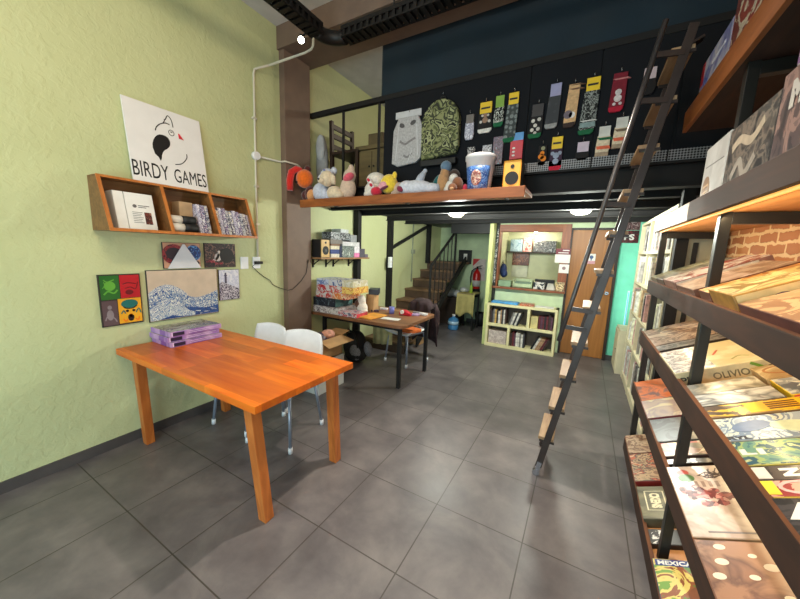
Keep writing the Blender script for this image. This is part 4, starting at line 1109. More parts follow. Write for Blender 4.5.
def medal(o, f, w, h):
    shape(o, 'round_medallion', (140, 104, 70), lambda g: f.disc(g, 0.07, 0.075, 0.06, 0, 0.001, rv=0.085))
    shape(o, 'medallion_print', (190, 156, 116), lambda g: [f.line(g, [(0.03, 0.03 + 0.028 * q), (0.11, 0.035 + 0.028 * q)], 0.009, 0.001, 0.0015) for q in range(4)])
    shape(o, 'grey_line', (120, 116, 116), lambda g: f.line(g, [(0.03, 0.205), (0.26, 0.20)], 0.004, 0, 0.001))
upright(2.105, 1.815, 1.773, 2.066, 0.78, [(196, 194, 192), (206, 204, 202), (188, 186, 184)], 'white game box with a round brown medallion standing on the upper flat shelf', (200, 198, 194), scale=4, extra=medal, interp='LINEAR')
def grim(o, f, w, h):
    shape(o, 'pale_figures', (176, 160, 140), lambda g: f.line(g, smooth([(0.05, 0.2), (0.12, 0.22), (0.22, 0.19), (0.3, 0.23)]), 0.03, 0, 0.0008))
    shape(o, 'pale_strip', (150, 140, 130), lambda g: f.line(g, smooth([(0.08, 0.09), (0.14, 0.14), (0.2, 0.08), (0.27, 0.13)]), 0.03, 0, 0.0008))
upright(1.81, 1.43, 1.773, 2.056, 0.78, [(56, 54, 52), (84, 78, 74), (120, 108, 98), (70, 66, 64), (44, 42, 42)], 'dark grey illustrated game box in the middle of the upper flat shelf', (60, 56, 54), scale=9, extra=grim)
upright(1.425, 1.05, 1.773, 2.085, 0.78, [(120, 96, 92), (150, 120, 112), (90, 74, 74), (60, 52, 54)], 'mauve grey game box lettered MIN nearest the camera on the upper flat shelf', (84, 70, 72), scale=7,
        title=[('MIN', 0.06, 0.20, 0.16, 0.075, (190, 184, 178))])
upright(1.37, 1.08, 2.086, 2.22, 0.70, [(176, 166, 166), (206, 196, 196), (130, 96, 140), (150, 140, 146)], 'pale speckled box lying on top of the mauve grey game box', (190, 180, 182), scale=16)
def blueb(o, f, w, h):
    shape(o, 'red_end_panel', (190, 30, 44), lambda g: f.box(g, 0.004, 0.05, 0.07, h - 0.004, 0, 0.0008))
    shape(o, 'title_line', (226, 226, 240), lambda g: f.line(g, [(0.18, h * 0.62), (0.36, h * 0.66)], 0.014, 0.0, 0.0012))
    shape(o, 'blue_emblem', (40, 76, 150), lambda g: f.line(g, [(0.10 + 0.018 * math.cos(a * 0.5), 0.06 + 0.02 * math.sin(a * 0.5)) for a in range(14)], 0.007, 0, 0.0012))
upright(2.47, 2.04, 2.413, 2.60, 0.76, [(84, 88, 150), (120, 124, 180), (170, 172, 206), (206, 204, 216)], 'blue and white game box with a red end panel on the topmost shelf', (96, 40, 56), scale=5, extra=blueb, interp='LINEAR')
upright(2.03, 1.66, 2.413, 2.72, 0.76, [(150, 70, 60), (206, 190, 170), (120, 60, 54), (170, 96, 80)], 'reddish brown game box beside the blue and white one on the topmost shelf', (120, 66, 50), scale=5)

# warm light of the strips under the shelves
for zz, pw in ((1.73, 6), (1.32, 5.5), (0.93, 3.4), (0.53, 2.0)):
    l = bpy.data.lights.new('shelf_strip_light', 'AREA'); l.shape = 'RECTANGLE'; l.size = 0.015; l.size_y = 2.6
    l.energy = pw; l.color = (1.0, 0.78, 0.45)
    o = bpy.data.objects.new('shelf_strip_light', l); COL.objects.link(o); o.location = (0.462 if zz > 1.5 else 0.50, 1.62, zz - 0.008)
    o.rotation_euler = (0, R(-58), 0)

# ================================================================== LADDER
LAD = pm('ladder_grey_steel', (66, 56, 52), 0.38, 0.5)
TREAD = wood('ladder_tread_wood', (132, 100, 70), (176, 144, 106), 'y', 9, 0.5)
ld = thing('library_ladder', 'tall black steel ladder with wooden treads leaning against the game shelves', 'ladder', (-0.15, 2.46, 0))
lx = lambda z: -0.148 + 0.183 * z
YA, YB = 2.30, 2.70
for y in (YA, YB):
    g = G(); g.bar((lx(0.07), y, 0.07), (lx(2.74), y, 2.74), 0.042, 0.014, side=(1, 0, 0), bev=0.002); rl = part(g, 'rail', LAD, ld)
    g = G(); g.bar((lx(0.11), y, 0.11), (lx(0.035), y, 0.03), 0.03, 0.022, side=(1, 0, 0)); g.cyl((lx(0) + 0.002, y - 0.012, 0.024), (lx(0) + 0.002, y + 0.012, 0.024), 0.024, n=16); part(g, 'foot', CHROME if y == YA else LAD, rl)
for k in range(11):
    z = 0.275 + 0.235 * k
    g = G(); g.box((lx(z) - 0.058, YA + 0.007, z), (lx(z) + 0.040, YB - 0.007, z + 0.022), bev=0.003); tr = part(g, 'tread', TREAD, ld)
    for y in (YA + 0.012, YB - 0.012):
        g = G(); g.box((lx(z) - 0.05, y - 0.006, z - 0.016), (lx(z) + 0.045, y + 0.006, z)); part(g, 'tread_bracket', LAD, tr)
hx = lambda z: lx(z) - 0.130
g = G(); g.tube([(hx(1.0) + 0.0, 2.285, 1.0), (hx(1.3), 2.285, 1.3), (hx(2.0), 2.285, 2.0), (hx(2.78), 2.285, 2.78)], 0.0135, 12); part(g, 'handrail', pm('handrail_steel', (92, 88, 88), 0.35, 0.6), ld)
for z in (1.10, 1.22, 1.86, 2.40, 2.62):
    g = G(); g.bar((hx(z), 2.285, z), (lx(z), 2.295, z - 0.01), 0.012, 0.028, side=(0, 1, 0)); part(g, 'handrail_bracket', LAD, ld)
g = G(); g.bar((lx(2.70), 2.465, 2.70), (0.425, 2.465, 2.74), 0.06, 0.012, side=(0, 1, 0)); part(g, 'wall_hook', LAD, ld)

# ================================================================== MEZZANINE FRONT
cur = thing('navy_curtain', 'wide dark teal curtain hanging from the beam above the sock display', 'curtain', (-0.5014, 2.9636, 3.0318))  # most coordinates and sizes through the plush shelf section were scaled about the camera
TEAL = pm('teal_cloth', (5, 33, 46), 0.75, var=0.12, vs=3, sheen=0.3)
g = G()
def cfn(u, v):
    x = -1.98 + 2.79 * u
    return (x, 2.955 + 0.010 * math.sin(u * 34 + math.sin(u * 9)) * (0.4 + 0.6 * v) + 0.012 * math.exp(-((u - 0.47) * 16) ** 2), 3.63 - 0.605 * v - 0.006 * math.sin(u * 21))
g.sheet(cfn, 160, 8, thick=0.004); part(g, 'cloth', TEAL, cur)
g = G(); g.tube([(-1.99, 2.955, 3.627), (0.82, 2.955, 3.627)], 0.010, 8); part(g, 'rod', BLACKM, cur)
NAVY = pm('navy_panel_cloth', (7, 11, 19), 0.95, var=0.1, vs=4)
rail = thing('mezzanine_railing', 'black mezzanine railing covered with dark navy display panels', 'railing', (-1.0027, 2.9079, 2.2185))
g = G(); g.box((-2.925, 2.88, 3.012), (0.82, 2.93, 3.06), bev=0.003); part(g, 'handrail', BLACKM, rail)
for x in (-2.435, -1.968):
    g = G(); g.box((x - 0.011, 2.895, 2.2), (x + 0.011, 2.917, 3.02)); part(g, 'baluster', BLACKM, rail)
for a, b in ((-1.895, -0.524), (-0.515, -0.047), (-0.038, 0.42), (0.43, 0.82)):
    g = G(); g.box((a, 2.888, 2.2 if a < -1 else 2.28), (b, 2.902, 3.02), bev=0.002); part(g, 'cloth_panel', NAVY, rail)
for x in (-0.52, -0.0425, 0.425):
    g = G(); g.box((x - 0.02, 2.905, 2.2), (x + 0.02, 2.93, 3.02)); part(g, 'baluster', BLACKM, rail)  # posts added behind the panel seams to block light from behind
m, nt, b = nt_new('perforated_metal')
vv = coords(nt, (1, 1, 1), rot=(R(90), 0, R(0)))
vo = N(nt, 'ShaderNodeTexVoronoi', voronoi_dimensions='2D', Scale=62.0, Randomness=0.0)
nt.links.new(vv, vo.inputs['Vector'])
rr = ramp(nt, [(0.0, (20, 20, 22)), (0.36, (34, 34, 36)), (0.44, (150, 150, 152))])
nt.links.new(vo.outputs['Distance'], rr.inputs['Fac']); nt.links.new(rr.outputs['Color'], b.inputs['Base Color'])
b.inputs['Roughness'].default_value = 0.4
for a, bb in ((-0.89, -0.50), (-0.492, -0.045), (-0.036, 0.40), (0.41, 0.82)):
    g = G(); g.box((a, 2.868, 2.21), (bb, 2.877, 2.28)); part(g, 'mesh_strip', m, rail)

# ---- things hung on the panels
FP = lambda x, z, off=0.0: Frame((x, 2.888 - off, z), (1, 0, 0), (0, 0, 1))
def hang(t, x, ztop):
    g = G(); g.tube([(x, 2.888, ztop + 0.012), (x, 2.870, ztop + 0.012), (x, 2.866, ztop + 0.037)], 0.0025, 6); part(g, 'hook', CHROME, t)
def poly_in(fr, g, pts, n0, n1, mi=0, bev=0.0):
    g.prism(fr.poly(pts, n0), fr.N * (n1 - n0), mi, bev=bev)
def sock(xc, w, z0, z1, body, label, toe=None, tagc=None, band=None, lean=0.0, extra=None, taglines=True):
    t = thing('packed_sock', label, 'sock', (xc, 2.876, z0), 0, 'socks hung on the dark panels')
    w *= 0.86
    z1 = z0 + (z1 - z0) * 0.945
    fr = FP(xc, z0, 0.004)
    h = z1 - z0
    tg = 0.0
    if tagc:
        tg = 0.080 if h > 0.22 else 0.062
    hb = h - tg
    L = lambda v: lean * v
    pts = [(-w * 0.36 + L(0), 0.0), (w * 0.30 + L(0), 0.0), (w * 0.46 + L(0.03), 0.018), (w * 0.5 + L(0.06), 0.05), (w * 0.46 + L(hb), hb), (-w * 0.46 + L(hb), hb), (-w * 0.5 + L(0.05), 0.05), (-w * 0.48 + L(0.02), 0.016)]
    g = G(); poly_in(fr, g, pts, 0, 0.016, bev=0.004); part(g, 'knit', body, t)
    if toe:
        g = G(); poly_in(fr, g, [(-w * 0.37, -0.001), (w * 0.31, -0.001), (w * 0.47, 0.016), (w * 0.5, 0.036), (-w * 0.5, 0.032), (-w * 0.49, 0.014)], -0.001, 0.0175, bev=0.004); part(g, 'toe', toe, t)
    if band:
        for (v0, v1, mt) in band:
            g = G(); poly_in(fr, g, [(-w * 0.485 + L(v0), v0 * hb), (w * 0.485 + L(v0), v0 * hb), (w * 0.48 + L(v1 * hb), v1 * hb), (-w * 0.48 + L(v1 * hb), v1 * hb)], -0.0005, 0.0172, bev=0.001); part(g, 'stripe', mt, t)
    if tagc:
        g = G(); fr.box(g, -w * 0.40 + L(hb), w * 0.42 + L(hb), hb - 0.008, h, -0.001, 0.018, bev=0.001); tp = part(g, 'header_card', tagc, t)
        if taglines:
            g = G(); fr.box(g, -w * 0.32 + L(hb), w * 0.32 + L(hb), hb + 0.026, hb + 0.040, 0.018, 0.019); part(g, 'card_bar', INK, tp)
    if extra: extra(t, fr, w, hb)
    hang(t, xc + L(h), z1)
    return t
K = lambda nm, c, **kw: pm('knit_' + nm, c, 0.85, var=0.10, vs=60, **kw)
YEL = pm('tag_yellow', (236, 196, 30), 0.5, var=0.03)
def patches(col, spots, nm='motif'):
    def fn(t, fr, w, hb):
        g = G()
        for (a, b_, r_) in spots:
            fr.disc(g, a * w, b_ * hb, r_, 0.016, 0.0175, seg=12)
        part(g, nm, K(nm + '_%d_%d_%d' % col, col), t)
    return fn
# the two large hung pieces
t = thing('packed_bag', 'clear pack with a grey rabbit-face bag inside hanging leftmost on the dark panels', 'bag', (-1.6155, 2.8689, 2.341))
fr = FP(-1.775, 2.362, 0.004)
g = G(); poly_in(fr, g, [(0.0000, 0.0334), (0.0668, 0.0000), (0.2674, 0.0223), (0.3175, 0.0668), (0.3286, 0.3342), (0.2785, 0.4456), (0.0668, 0.4456), (0.0111, 0.3342)], 0, 0.03, bev=0.008); part(g, 'folded_bag', K('grey_plush', (176, 174, 176)), t)
g = G(); fr.disc(g, 0.106, 0.373, 0.031, 0.03, 0.032, rv=0.02, rot=-0.4); fr.disc(g, 0.228, 0.384, 0.031, 0.03, 0.032, rv=0.02, rot=0.4); part(g, 'eye_patch', K('dark_grey', (84, 82, 84)), t)
g = G(); fr.line(g, smooth([(0.0891, 0.2339), (0.1448, 0.2005), (0.2005, 0.2228), (0.2562, 0.2451)]), 0.02, 0.03, 0.0315); part(g, 'mouth_shade', K('mid_grey', (130, 126, 128)), t); g = G(); fr.line(g, smooth([(0.1337, 0.1003), (0.1782, 0.0780), (0.2228, 0.1114)]), 0.02, 0.03, 0.0315); part(g, 'mouth_shade', K('mid_grey', (130, 126, 128)), t)  # grey strokes paint shade into the mouth folds
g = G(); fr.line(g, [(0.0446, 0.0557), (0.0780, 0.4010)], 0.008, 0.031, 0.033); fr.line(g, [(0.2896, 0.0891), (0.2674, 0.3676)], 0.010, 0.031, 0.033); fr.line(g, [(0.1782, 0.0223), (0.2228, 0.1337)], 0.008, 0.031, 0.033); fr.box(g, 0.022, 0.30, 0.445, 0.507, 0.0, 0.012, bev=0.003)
part(g, 'sleeve_and_glint', pm('clear_plastic_glint', (206, 206, 210), 0.12, var=0.05, spec=0.8), t)  # pale strokes painted as glints on the sleeve, plus its top strip
hang(t, -1.60, 2.84)
t = thing('camouflage_backpack', 'green and black camouflage backpack hanging beside the grey packed bag', 'backpack', (-1.2534, 2.8521, 2.3856))
CAMO = art('camouflage_cloth', [(44, 46, 34), (92, 98, 60), (138, 142, 98), (58, 62, 42), (160, 164, 120), (34, 36, 28)], 13, 'noise', 0.8, 2, dist=0.6, detail=1.5)
fr = FP(-1.437, 2.387, 0.003)
pts = [(0.0, 0.0), (0.335, 0.033), (0.362, 0.10)] + [(0.178 + 0.178 * math.cos(a * math.pi / 12), 0.318 + 0.184 * math.sin(a * math.pi / 12)) for a in range(13)] + [(0.005, 0.10)]
g = G(); poly_in(fr, g, pts, 0, 0.07, bev=0.02); part(g, 'main_pouch', CAMO, t)
g = G(); poly_in(fr, g, [(0.033, 0.033), (0.312, 0.056), (0.318, 0.19), (0.033, 0.173)], 0.07, 0.085, bev=0.006); part(g, 'front_pocket', CAMO, t)
g = G(); fr.box(g, -0.005, 0.345, -0.056, 0.0, 0.0, 0.06, bev=0.01); part(g, 'black_base', RUB, t)
g = G(); g.tube([fr.p(0.145, 0.495, 0.02), fr.p(0.16, 0.535, 0.02), fr.p(0.195, 0.535, 0.02), fr.p(0.21, 0.495, 0.02)], 0.006, 8); part(g, 'top_loop', RUB, t)
hang(t, -1.26, 2.93)
# the socks, left to right
sock(-0.9971, 0.0947, 2.5249, 2.7421, art('knit_white_lilac', [(222, 222, 230), (150, 150, 170), (206, 206, 216)], 30), 'small white patterned sock right beside the camouflage backpack', tagc=pm('tag_grey_brown', (110, 104, 100), 0.4), taglines=False)
sock(-0.8634, 0.1393, 2.5638, 2.8201, K('black', (24, 22, 24)), 'black ankle sock with a white toe and yellow card, left of the green capped sock', toe=K('white', (222, 218, 212)), tagc=YEL,
     extra=lambda t, fr, w, hb: [patches((150, 120, 100), [(0, 0.62, 0.024), (0, 0.86, 0.018)], 'brown_figure')(t, fr, w, hb), patches((206, 200, 194), [(-0.3, 0.55, 0.012), (0.3, 0.55, 0.012), (-0.2, 0.85, 0.01), (0.2, 0.85, 0.01)], 'pale_trim')(t, fr, w, hb)])
sock(-0.752, 0.0947, 2.5973, 2.8479, art('knit_black_white_dash', [(24, 24, 24), (26, 28, 26), (200, 204, 196), (22, 24, 22)], 34, 'noise', 0.85, 5), 'black dotted sock with green cap and green toe', toe=K('green', (20, 96, 60)), tagc=pm('tag_lime', (130, 170, 60), 0.5), taglines=False, lean=0.02)
sock(-0.6573, 0.1092, 2.4636, 2.8591, art('knit_grey_dot', [(120, 128, 128), (134, 142, 142), (90, 96, 96), (60, 66, 66)], 26, 'dots', 0.85, 4), 'long pale grey dotted sock with green toe and yellow card', toe=K('green', (20, 96, 60)), tagc=YEL, lean=0.06)
sock(-0.4568, 0.117, 2.4691, 2.731, K('black', (24, 22, 24)), 'black sock with white blobs and a green toe, at the first panel seam', toe=K('green', (20, 96, 60)), lean=0.05, tagc=pm('tag_black_clear', (40, 40, 44), 0.3), taglines=False,
     extra=patches((200, 196, 188), [(-0.22, 0.36, 0.014), (0.22, 0.38, 0.014), (0.0, 0.55, 0.014), (-0.18, 0.76, 0.014), (0.26, 0.80, 0.014), (0.02, 0.22, 0.012)], 'white_blob'))
sock(-0.3431, 0.1058, 2.5249, 2.8591, art('knit_charcoal_dot', [(170, 172, 176), (72, 74, 78), (66, 68, 72), (60, 62, 66)], 17, 'dots', 0.85, 3), 'charcoal sock with small pale dots, grey toe and lilac card', toe=K('light_grey', (150, 150, 150)), tagc=pm('tag_lilac', (150, 150, 186), 0.5), taglines=False, lean=0.05)
sock(-0.218, 0.0947, 2.5137, 2.8312, K('tan', (206, 168, 124)), 'tan sock with a purple patch and brown toe', toe=K('dark_brown', (60, 44, 40)), lean=0.05, band=[(0.86, 0.90, K('brown', (110, 80, 60))), (0.96, 0.985, K('brown', (110, 80, 60)))],
     extra=lambda t, fr, w, hb: [patches((110, 100, 110), [(-0.15, 0.30, 0.030)], 'purple_patch')(t, fr, w, hb), patches((226, 222, 220), [(0.18, 0.28, 0.022)], 'white_patch')(t, fr, w, hb)])
sock(-0.100, 0.1203, 2.4469, 2.8535, art('knit_black_leaf', [(22, 24, 24), (28, 30, 30), (150, 154, 150), (24, 26, 26)], 36, 'noise', 0.85, 8), 'black leaf-patterned sock with green toe, beside the second panel seam', toe=K('green', (20, 110, 66)), tagc=YEL, lean=0.05, band=[(0.16, 0.27, K('sea_grey', (130, 150, 150))), (0.30, 0.32, K('white', (222, 218, 212)))])
sock(0.072, 0.1058, 2.575, 2.8424, K('maroon', (120, 22, 40)), 'dark red sock with a white figure hanging alone high on the panel', toe=K('crimson', (176, 20, 50)), lean=0.03, band=[(0.82, 0.86, K('dusty_pink', (190, 120, 120)))],
     extra=lambda t, fr, w, hb: [patches((206, 196, 196), [(0.05, 0.50, 0.020), (0.05, 0.34, 0.024), (-0.15, 0.2, 0.010), (0.25, 0.2, 0.010)], 'white_figure')(t, fr, w, hb)])
sock(0.245, 0.0947, 2.653, 2.8312, K('black', (24, 22, 24)), 'black sock with a pale pink card behind the ladder handrail', tagc=pm('tag_pink', (206, 186, 192), 0.5), taglines=False)
sock(-0.3844, 0.078, 2.2519, 2.4134, K('black', (24, 22, 24)), 'small black sock with an orange figure above the mesh strip', tagc=None,
     extra=lambda t, fr, w, hb: [patches((226, 130, 40), [(-0.1, 0.45, 0.022), (0.15, 0.35, 0.022), (0, 0.62, 0.016)], 'orange_figure')(t, fr, w, hb), patches((150, 150, 120), [(0.05, 0.85, 0.015)], 'grey_head')(t, fr, w, hb)])
sock(-0.2841, 0.1058, 2.2073, 2.4691, K('plum', (60, 40, 60)), 'sock with a red toe, a grey figure and a yellow card above the mesh strip', toe=K('red', (206, 30, 56)), tagc=YEL,
     extra=lambda t, fr, w, hb: patches((150, 160, 180), [(0, 0.66, 0.022), (-0.28, 0.76, 0.014), (0.28, 0.76, 0.014), (0, 0.40, 0.022)], 'grey_figure')(t, fr, w, hb))
sock(-0.105, 0.1058, 2.263, 2.4023, K('black', (24, 22, 24)), 'short black sock with a pale lilac drip card low on the panel', tagc=pm('tag_pale_lilac', (200, 184, 200), 0.5), taglines=False)
for x, lab, top in ((0.018, 'cream striped sock with a green band, left one of the striped pair', K('green', (30, 120, 80))), (0.118, 'cream striped sock with a red band, right one of the striped pair', K('taupe', (120, 100, 80)))):
    z = 2.28 if x < 0.05 else 2.325
    sock(x, 0.10, z, z + 0.217, K('cream', (214, 196, 168)), lab, tagc=pm('tag_white', (216, 214, 206), 0.5), taglines=False, lean=0.03, band=[(0.78, 0.90, top), (0.34, 0.50, K('coral', (216, 100, 70))), (0.0, 0.20, K('taupe_light', (166, 144, 120)))])
# card packs low behind the plush shelf
def flatcard(name, lab, x0, x1, z0, z1, mat, top=None, cat='card'):
    t = thing(name, lab, cat, ((x0 + x1) / 2, 2.872, z0))
    fr = FP(x0, z0, 0.004)
    g = G(); fr.box(g, 0, x1 - x0, 0, z1 - z0, 0, 0.012, bev=0.002); part(g, 'card', mat, t)
    if top:
        g = G(); fr.box(g, 0.004, x1 - x0 - 0.002, (z1 - z0), (z1 - z0) + 0.06, 0, 0.010, bev=0.001); part(g, 'header', top, t)
    return t
t = flatcard('hanging_card', 'red card with white marks and a blue header hanging over the yellow speaker', -0.6373, -0.537, 2.3243, 2.4691, pm('card_red', (196, 28, 52), 0.4), pm('card_blue', (70, 150, 214), 0.4))
fr = FP(-0.6373, 2.3243, 0.016); g = G()
for q in range(3): fr.disc(g, 0.03, 0.03 + 0.028 * q, 0.012, 0, 0.0012, rv=0.008, seg=10)
part(g, 'white_marks', PAPER, t)
flatcard('hanging_card', 'mauve picture card hanging right behind the white bucket', -0.7799, -0.6963, 2.2965, 2.5193, art('card_mauve', [(40, 30, 44), (96, 80, 110), (60, 50, 70), (120, 70, 90), (90, 130, 150)], 22, seed=3))
flatcard('hanging_card', 'silver foil pack sticking up behind the white bucket', -0.869, -0.791, 2.3187, 2.4636, art('card_silver', [(90, 92, 100), (190, 192, 200), (130, 132, 140), (226, 226, 230)], 28, seed=5))
flatcard('hanging_card', 'small dark pack with white print left of the white bucket', -1.0027, -0.9359, 2.341, 2.4636, art('card_dark', [(34, 32, 36), (44, 42, 46), (190, 186, 184), (40, 36, 40)], 26, seed=6))

# ================================================================== PLUSH SHELF
PSH = wood('plush_shelf_wood', (120, 62, 26), (176, 102, 50), 'x', 6, 0.42)
ps = thing('plush_shelf', 'long reddish wooden shelf board full of plush toys along the mezzanine edge', 'shelf', (-1.5598, 2.6516, 1.9622))
g = G(); g.box((-2.6906, 2.5068, 1.96), (-0.4289, 2.5313, 2.0391), bev=0.004); part(g, 'front_board', PSH, ps)
g = G(); g.box((-2.6906, 2.5313, 2.0046), (-0.4289, 2.8689, 2.0346), bev=0.002); part(g, 'shelf_board', PSH, ps)
for x in (-2.45, -1.56, -0.62):
    g = G(); g.bar((x, 2.55, 2.001), (x, 2.862, 2.001), 0.02, 0.010, side=(1, 0, 0)); g.bar((x, 2.62, 1.998), (x, 2.86, 2.002), 0.016, 0.008, side=(1, 0, 0)); part(g, 'bracket', BLACKM, ps)
ZS = 2.0348
PF = lambda nm, c: pm('plush_' + nm, c, 0.95, var=0.06, vs=50, bump=0.25, bs=140, sheen=0.5)
EYE = pm('plush_eye_black', (14, 12, 14), 0.25)
def plush(lab, x, y=2.67, cat='plush toy', nm='plush_toy'):
    return thing(nm, lab, cat, (x, y, ZS))
def blobs(t, nm, mat, els):
    g = G()
    for e in els:
        c, r = e[0], e[1]
        g.ell(c, r if isinstance(r, tuple) else (r, r, r), e[2] if len(e) > 2 else (0, 0, 0))
    return part(g, nm, mat, t)
Yp = 2.40
t = plush('orange round-headed plush with long red ears at the left end of the shelf', -2.729)
blobs(t, 'head', PF('orange', (236, 110, 20)), [((-2.7407, 2.6293, 2.2797), (0.0947, 0.0891, 0.098))])
g = G(); g.tube([(-2.75, 2.60, 2.37), (-2.79, 2.56, 2.372), (-2.812, 2.51, 2.33), (-2.816, 2.49, 2.24), (-2.814, 2.49, 2.14)], 0.04, 12, radii=[0.02, 0.034, 0.037, 0.037, 0.032]); part(g, 'ear', PF('red', (214, 36, 28)), t)
blobs(t, 'body', PF('maroon', (80, 20, 16)), [((-2.6739, 2.6516, 2.1182), (0.0613, 0.0668, 0.0836)), ((-2.7407, 2.6516, 2.1071), (0.0557, 0.0557, 0.0557))])
blobs(t, 'foot', PF('peach', (226, 160, 100)), [((-2.6349, 2.6182, 2.1015), (0.039, 0.0501, 0.0613), (0, 0.3, 0))])
blobs(t, 'nose', EYE, [((-2.7853, 2.5513, 2.2352), 0.0145)])
blobs(t, 'tuft', PF('maroon', (80, 20, 16)), [((-2.7185, 2.6516, 2.3856), (0.039, 0.0334, 0.0334))])
t = plush('white plush dog with pale blue spots, second from the left on the shelf', -2.507)
blobs(t, 'body', PF('blue_white', (206, 210, 226)), [((-2.5402, 2.6739, 2.1349), (0.0947, 0.0891, 0.1003)), ((-2.4678, 2.6962, 2.302), (0.0836, 0.078, 0.0758)), ((-2.4511, 2.6293, 2.1182), (0.0334, 0.0446, 0.0836)), ((-2.3954, 2.6293, 2.0848), (0.0312, 0.0446, 0.0501))])
blobs(t, 'ear', PF('blue_white', (206, 210, 226)), [((-2.5458, 2.6739, 2.2742), (0.0423, 0.0279, 0.0501), (0, 0.5, 0))])
blobs(t, 'ear', PF('blue_white', (206, 210, 226)), [((-2.3842, 2.6962, 2.3466), (0.0357, 0.0279, 0.0401), (0, -0.6, 0))])
g = G()
for dx, dz in ((-0.03, 0.25), (0.01, 0.28), (0.035, 0.25), (-0.01, 0.235)):
    g.ell((-2.468 + dx * 1.1, 2.629, 2.0348 + dz * 1.11), (0.0111, 0.0134, 0.01))
part(g, 'spot', PF('spot_blue', (130, 140, 200)), t)
t = plush('cream floppy-eared plush lamb sitting in front of the spotted dog', -2.362)
blobs(t, 'body', PF('cream', (226, 206, 176)), [((-2.3174, 2.6293, 2.1071), (0.0836, 0.0724, 0.0724)), ((-2.3786, 2.5848, 2.2463), (0.0758, 0.0724, 0.078)), ((-2.3954, 2.5235, 2.2185), (0.039, 0.039, 0.0334)), ((-2.2505, 2.6182, 2.0792), (0.0557, 0.0557, 0.0446))])
g = G(); g.tube([(-2.3229, 2.5848, 2.2853), (-2.2895, 2.5792, 2.2519), (-2.2784, 2.5736, 2.185)], 0.02, 10, radii=[0.014, 0.026, 0.02]); part(g, 'ear', PF('cream', (226, 206, 176)), t)
blobs(t, 'nose', EYE, [((-2.3954, 2.4823, 2.224), 0.01)])
t = plush('cream and pink plush with a rounded raised tip, just right of the lamb', -2.172)
blobs(t, 'body', PF('pale_beige', (214, 188, 166)), [((-2.1948, 2.6962, 2.1516), (0.0836, 0.078, 0.117)), ((-2.1781, 2.6962, 2.2742), (0.0668, 0.0557, 0.078), (0, 0.5, 0)), ((-2.1558, 2.6962, 2.341), (0.0312, 0.0312, 0.0468))])
blobs(t, 'pink_scarf', PF('rose', (226, 90, 110)), [((-2.1558, 2.6572, 2.2575), (0.0646, 0.0501, 0.0357), (0, -0.5, 0))])
t = plush('white round plush holding a red and white striped candy', -1.827)
blobs(t, 'body', PF('off_white', (222, 214, 204)), [((-1.855, 2.6739, 2.1182), (0.0947, 0.0836, 0.0836)), ((-1.8327, 2.6739, 2.2129), (0.0947, 0.0836, 0.0668)), ((-1.8829, 2.6405, 2.0736), (0.0557, 0.0557, 0.0446))])
g = G(); g.tube([(-1.8494, 2.5792, 2.1962), (-1.816, 2.5736, 2.1516), (-1.7826, 2.5736, 2.1071)], 0.02, 10); part(g, 'candy', PF('candy_white', (236, 226, 226)), t)
blobs(t, 'candy_stripe', PF('candy_red', (206, 30, 60)), [((-1.8405, 2.568, 2.1873), (0.0223, 0.0245, 0.0134), (0, 0.8, 0)), ((-1.8071, 2.5625, 2.1405), (0.0223, 0.0245, 0.0134), (0, 0.8, 0))])
blobs(t, 'red_mitten', PF('candy_red', (206, 30, 60)), [((-1.7659, 2.5848, 2.0848), (0.0557, 0.0501, 0.0446))])
t = plush('round yellow plush with an open pink mouth in the middle of the shelf', -1.671)
blobs(t, 'body', PF('yellow', (240, 206, 60)), [((-1.6712, 2.6516, 2.1572), (0.0836, 0.0724, 0.0891), (0, 0.3, 0)), ((-1.6099, 2.6516, 2.2296), (0.0223, 0.0223, 0.0357))])
blobs(t, 'mouth', PF('mouth_pink', (226, 160, 170)), [((-1.699, 2.5903, 2.1349), (0.0501, 0.0245, 0.0357), (0, -0.35, 0))])
blobs(t, 'mouth_lip', PF('plum', (110, 40, 70)), [((-1.6823, 2.5825, 2.1093), (0.0501, 0.0201, 0.0134), (0, -0.35, 0))])
t = plush('small beige plush tucked between the yellow plush and the white shark', -1.565)
blobs(t, 'body', PF('beige', (196, 168, 150)), [((-1.5709, 2.6739, 2.1015), (0.0501, 0.0557, 0.0691)), ((-1.5932, 2.6293, 2.0625), (0.0334, 0.0334, 0.0279))])
t = plush('white plush shark with a tall fin lying on the shelf', -1.359)
blobs(t, 'body', PF('shark_white', (212, 214, 226)), [((-1.3815, 2.6516, 2.1015), (0.1727, 0.0836, 0.0691), (0, 0.04, 0)), ((-1.4706, 2.6405, 2.1071), (0.078, 0.0724, 0.0646)), ((-1.2367, 2.6516, 2.0903), (0.0836, 0.0557, 0.0468))])
g = G(); g.tube([(-1.3592, 2.6516, 2.1405), (-1.3369, 2.6516, 2.1906), (-1.2979, 2.6516, 2.2463)], 0.03, 12, radii=[0.042, 0.034, 0.014]); part(g, 'fin', PF('shark_grey', (176, 182, 196)), t)
blobs(t, 'fin_tip', PF('shark_grey', (176, 182, 196)), [((-1.2991, 2.6516, 2.2441), 0.0189)])
blobs(t, 'mouth', PF('shark_mouth', (130, 40, 66)), [((-1.5063, 2.5758, 2.0903), (0.0357, 0.0201, 0.0245), (0, 0.5, 0))])
blobs(t, 'tail_fin', PF('shark_grey', (176, 182, 196)), [((-1.1754, 2.6516, 2.0848), (0.0245, 0.0334, 0.0446))])
t = plush('tall tan plush bird with a slate blue head and teal wings', -1.147)
blobs(t, 'body', PF('tan', (186, 140, 96)), [((-1.142, 2.6962, 2.1349), (0.0535, 0.0557, 0.1003)), ((-1.1308, 2.6962, 2.2073), (0.0401, 0.0446, 0.0668))])
blobs(t, 'head', PF('slate', (96, 124, 150)), [((-1.123, 2.6962, 2.2742), (0.0468, 0.0468, 0.0468))])
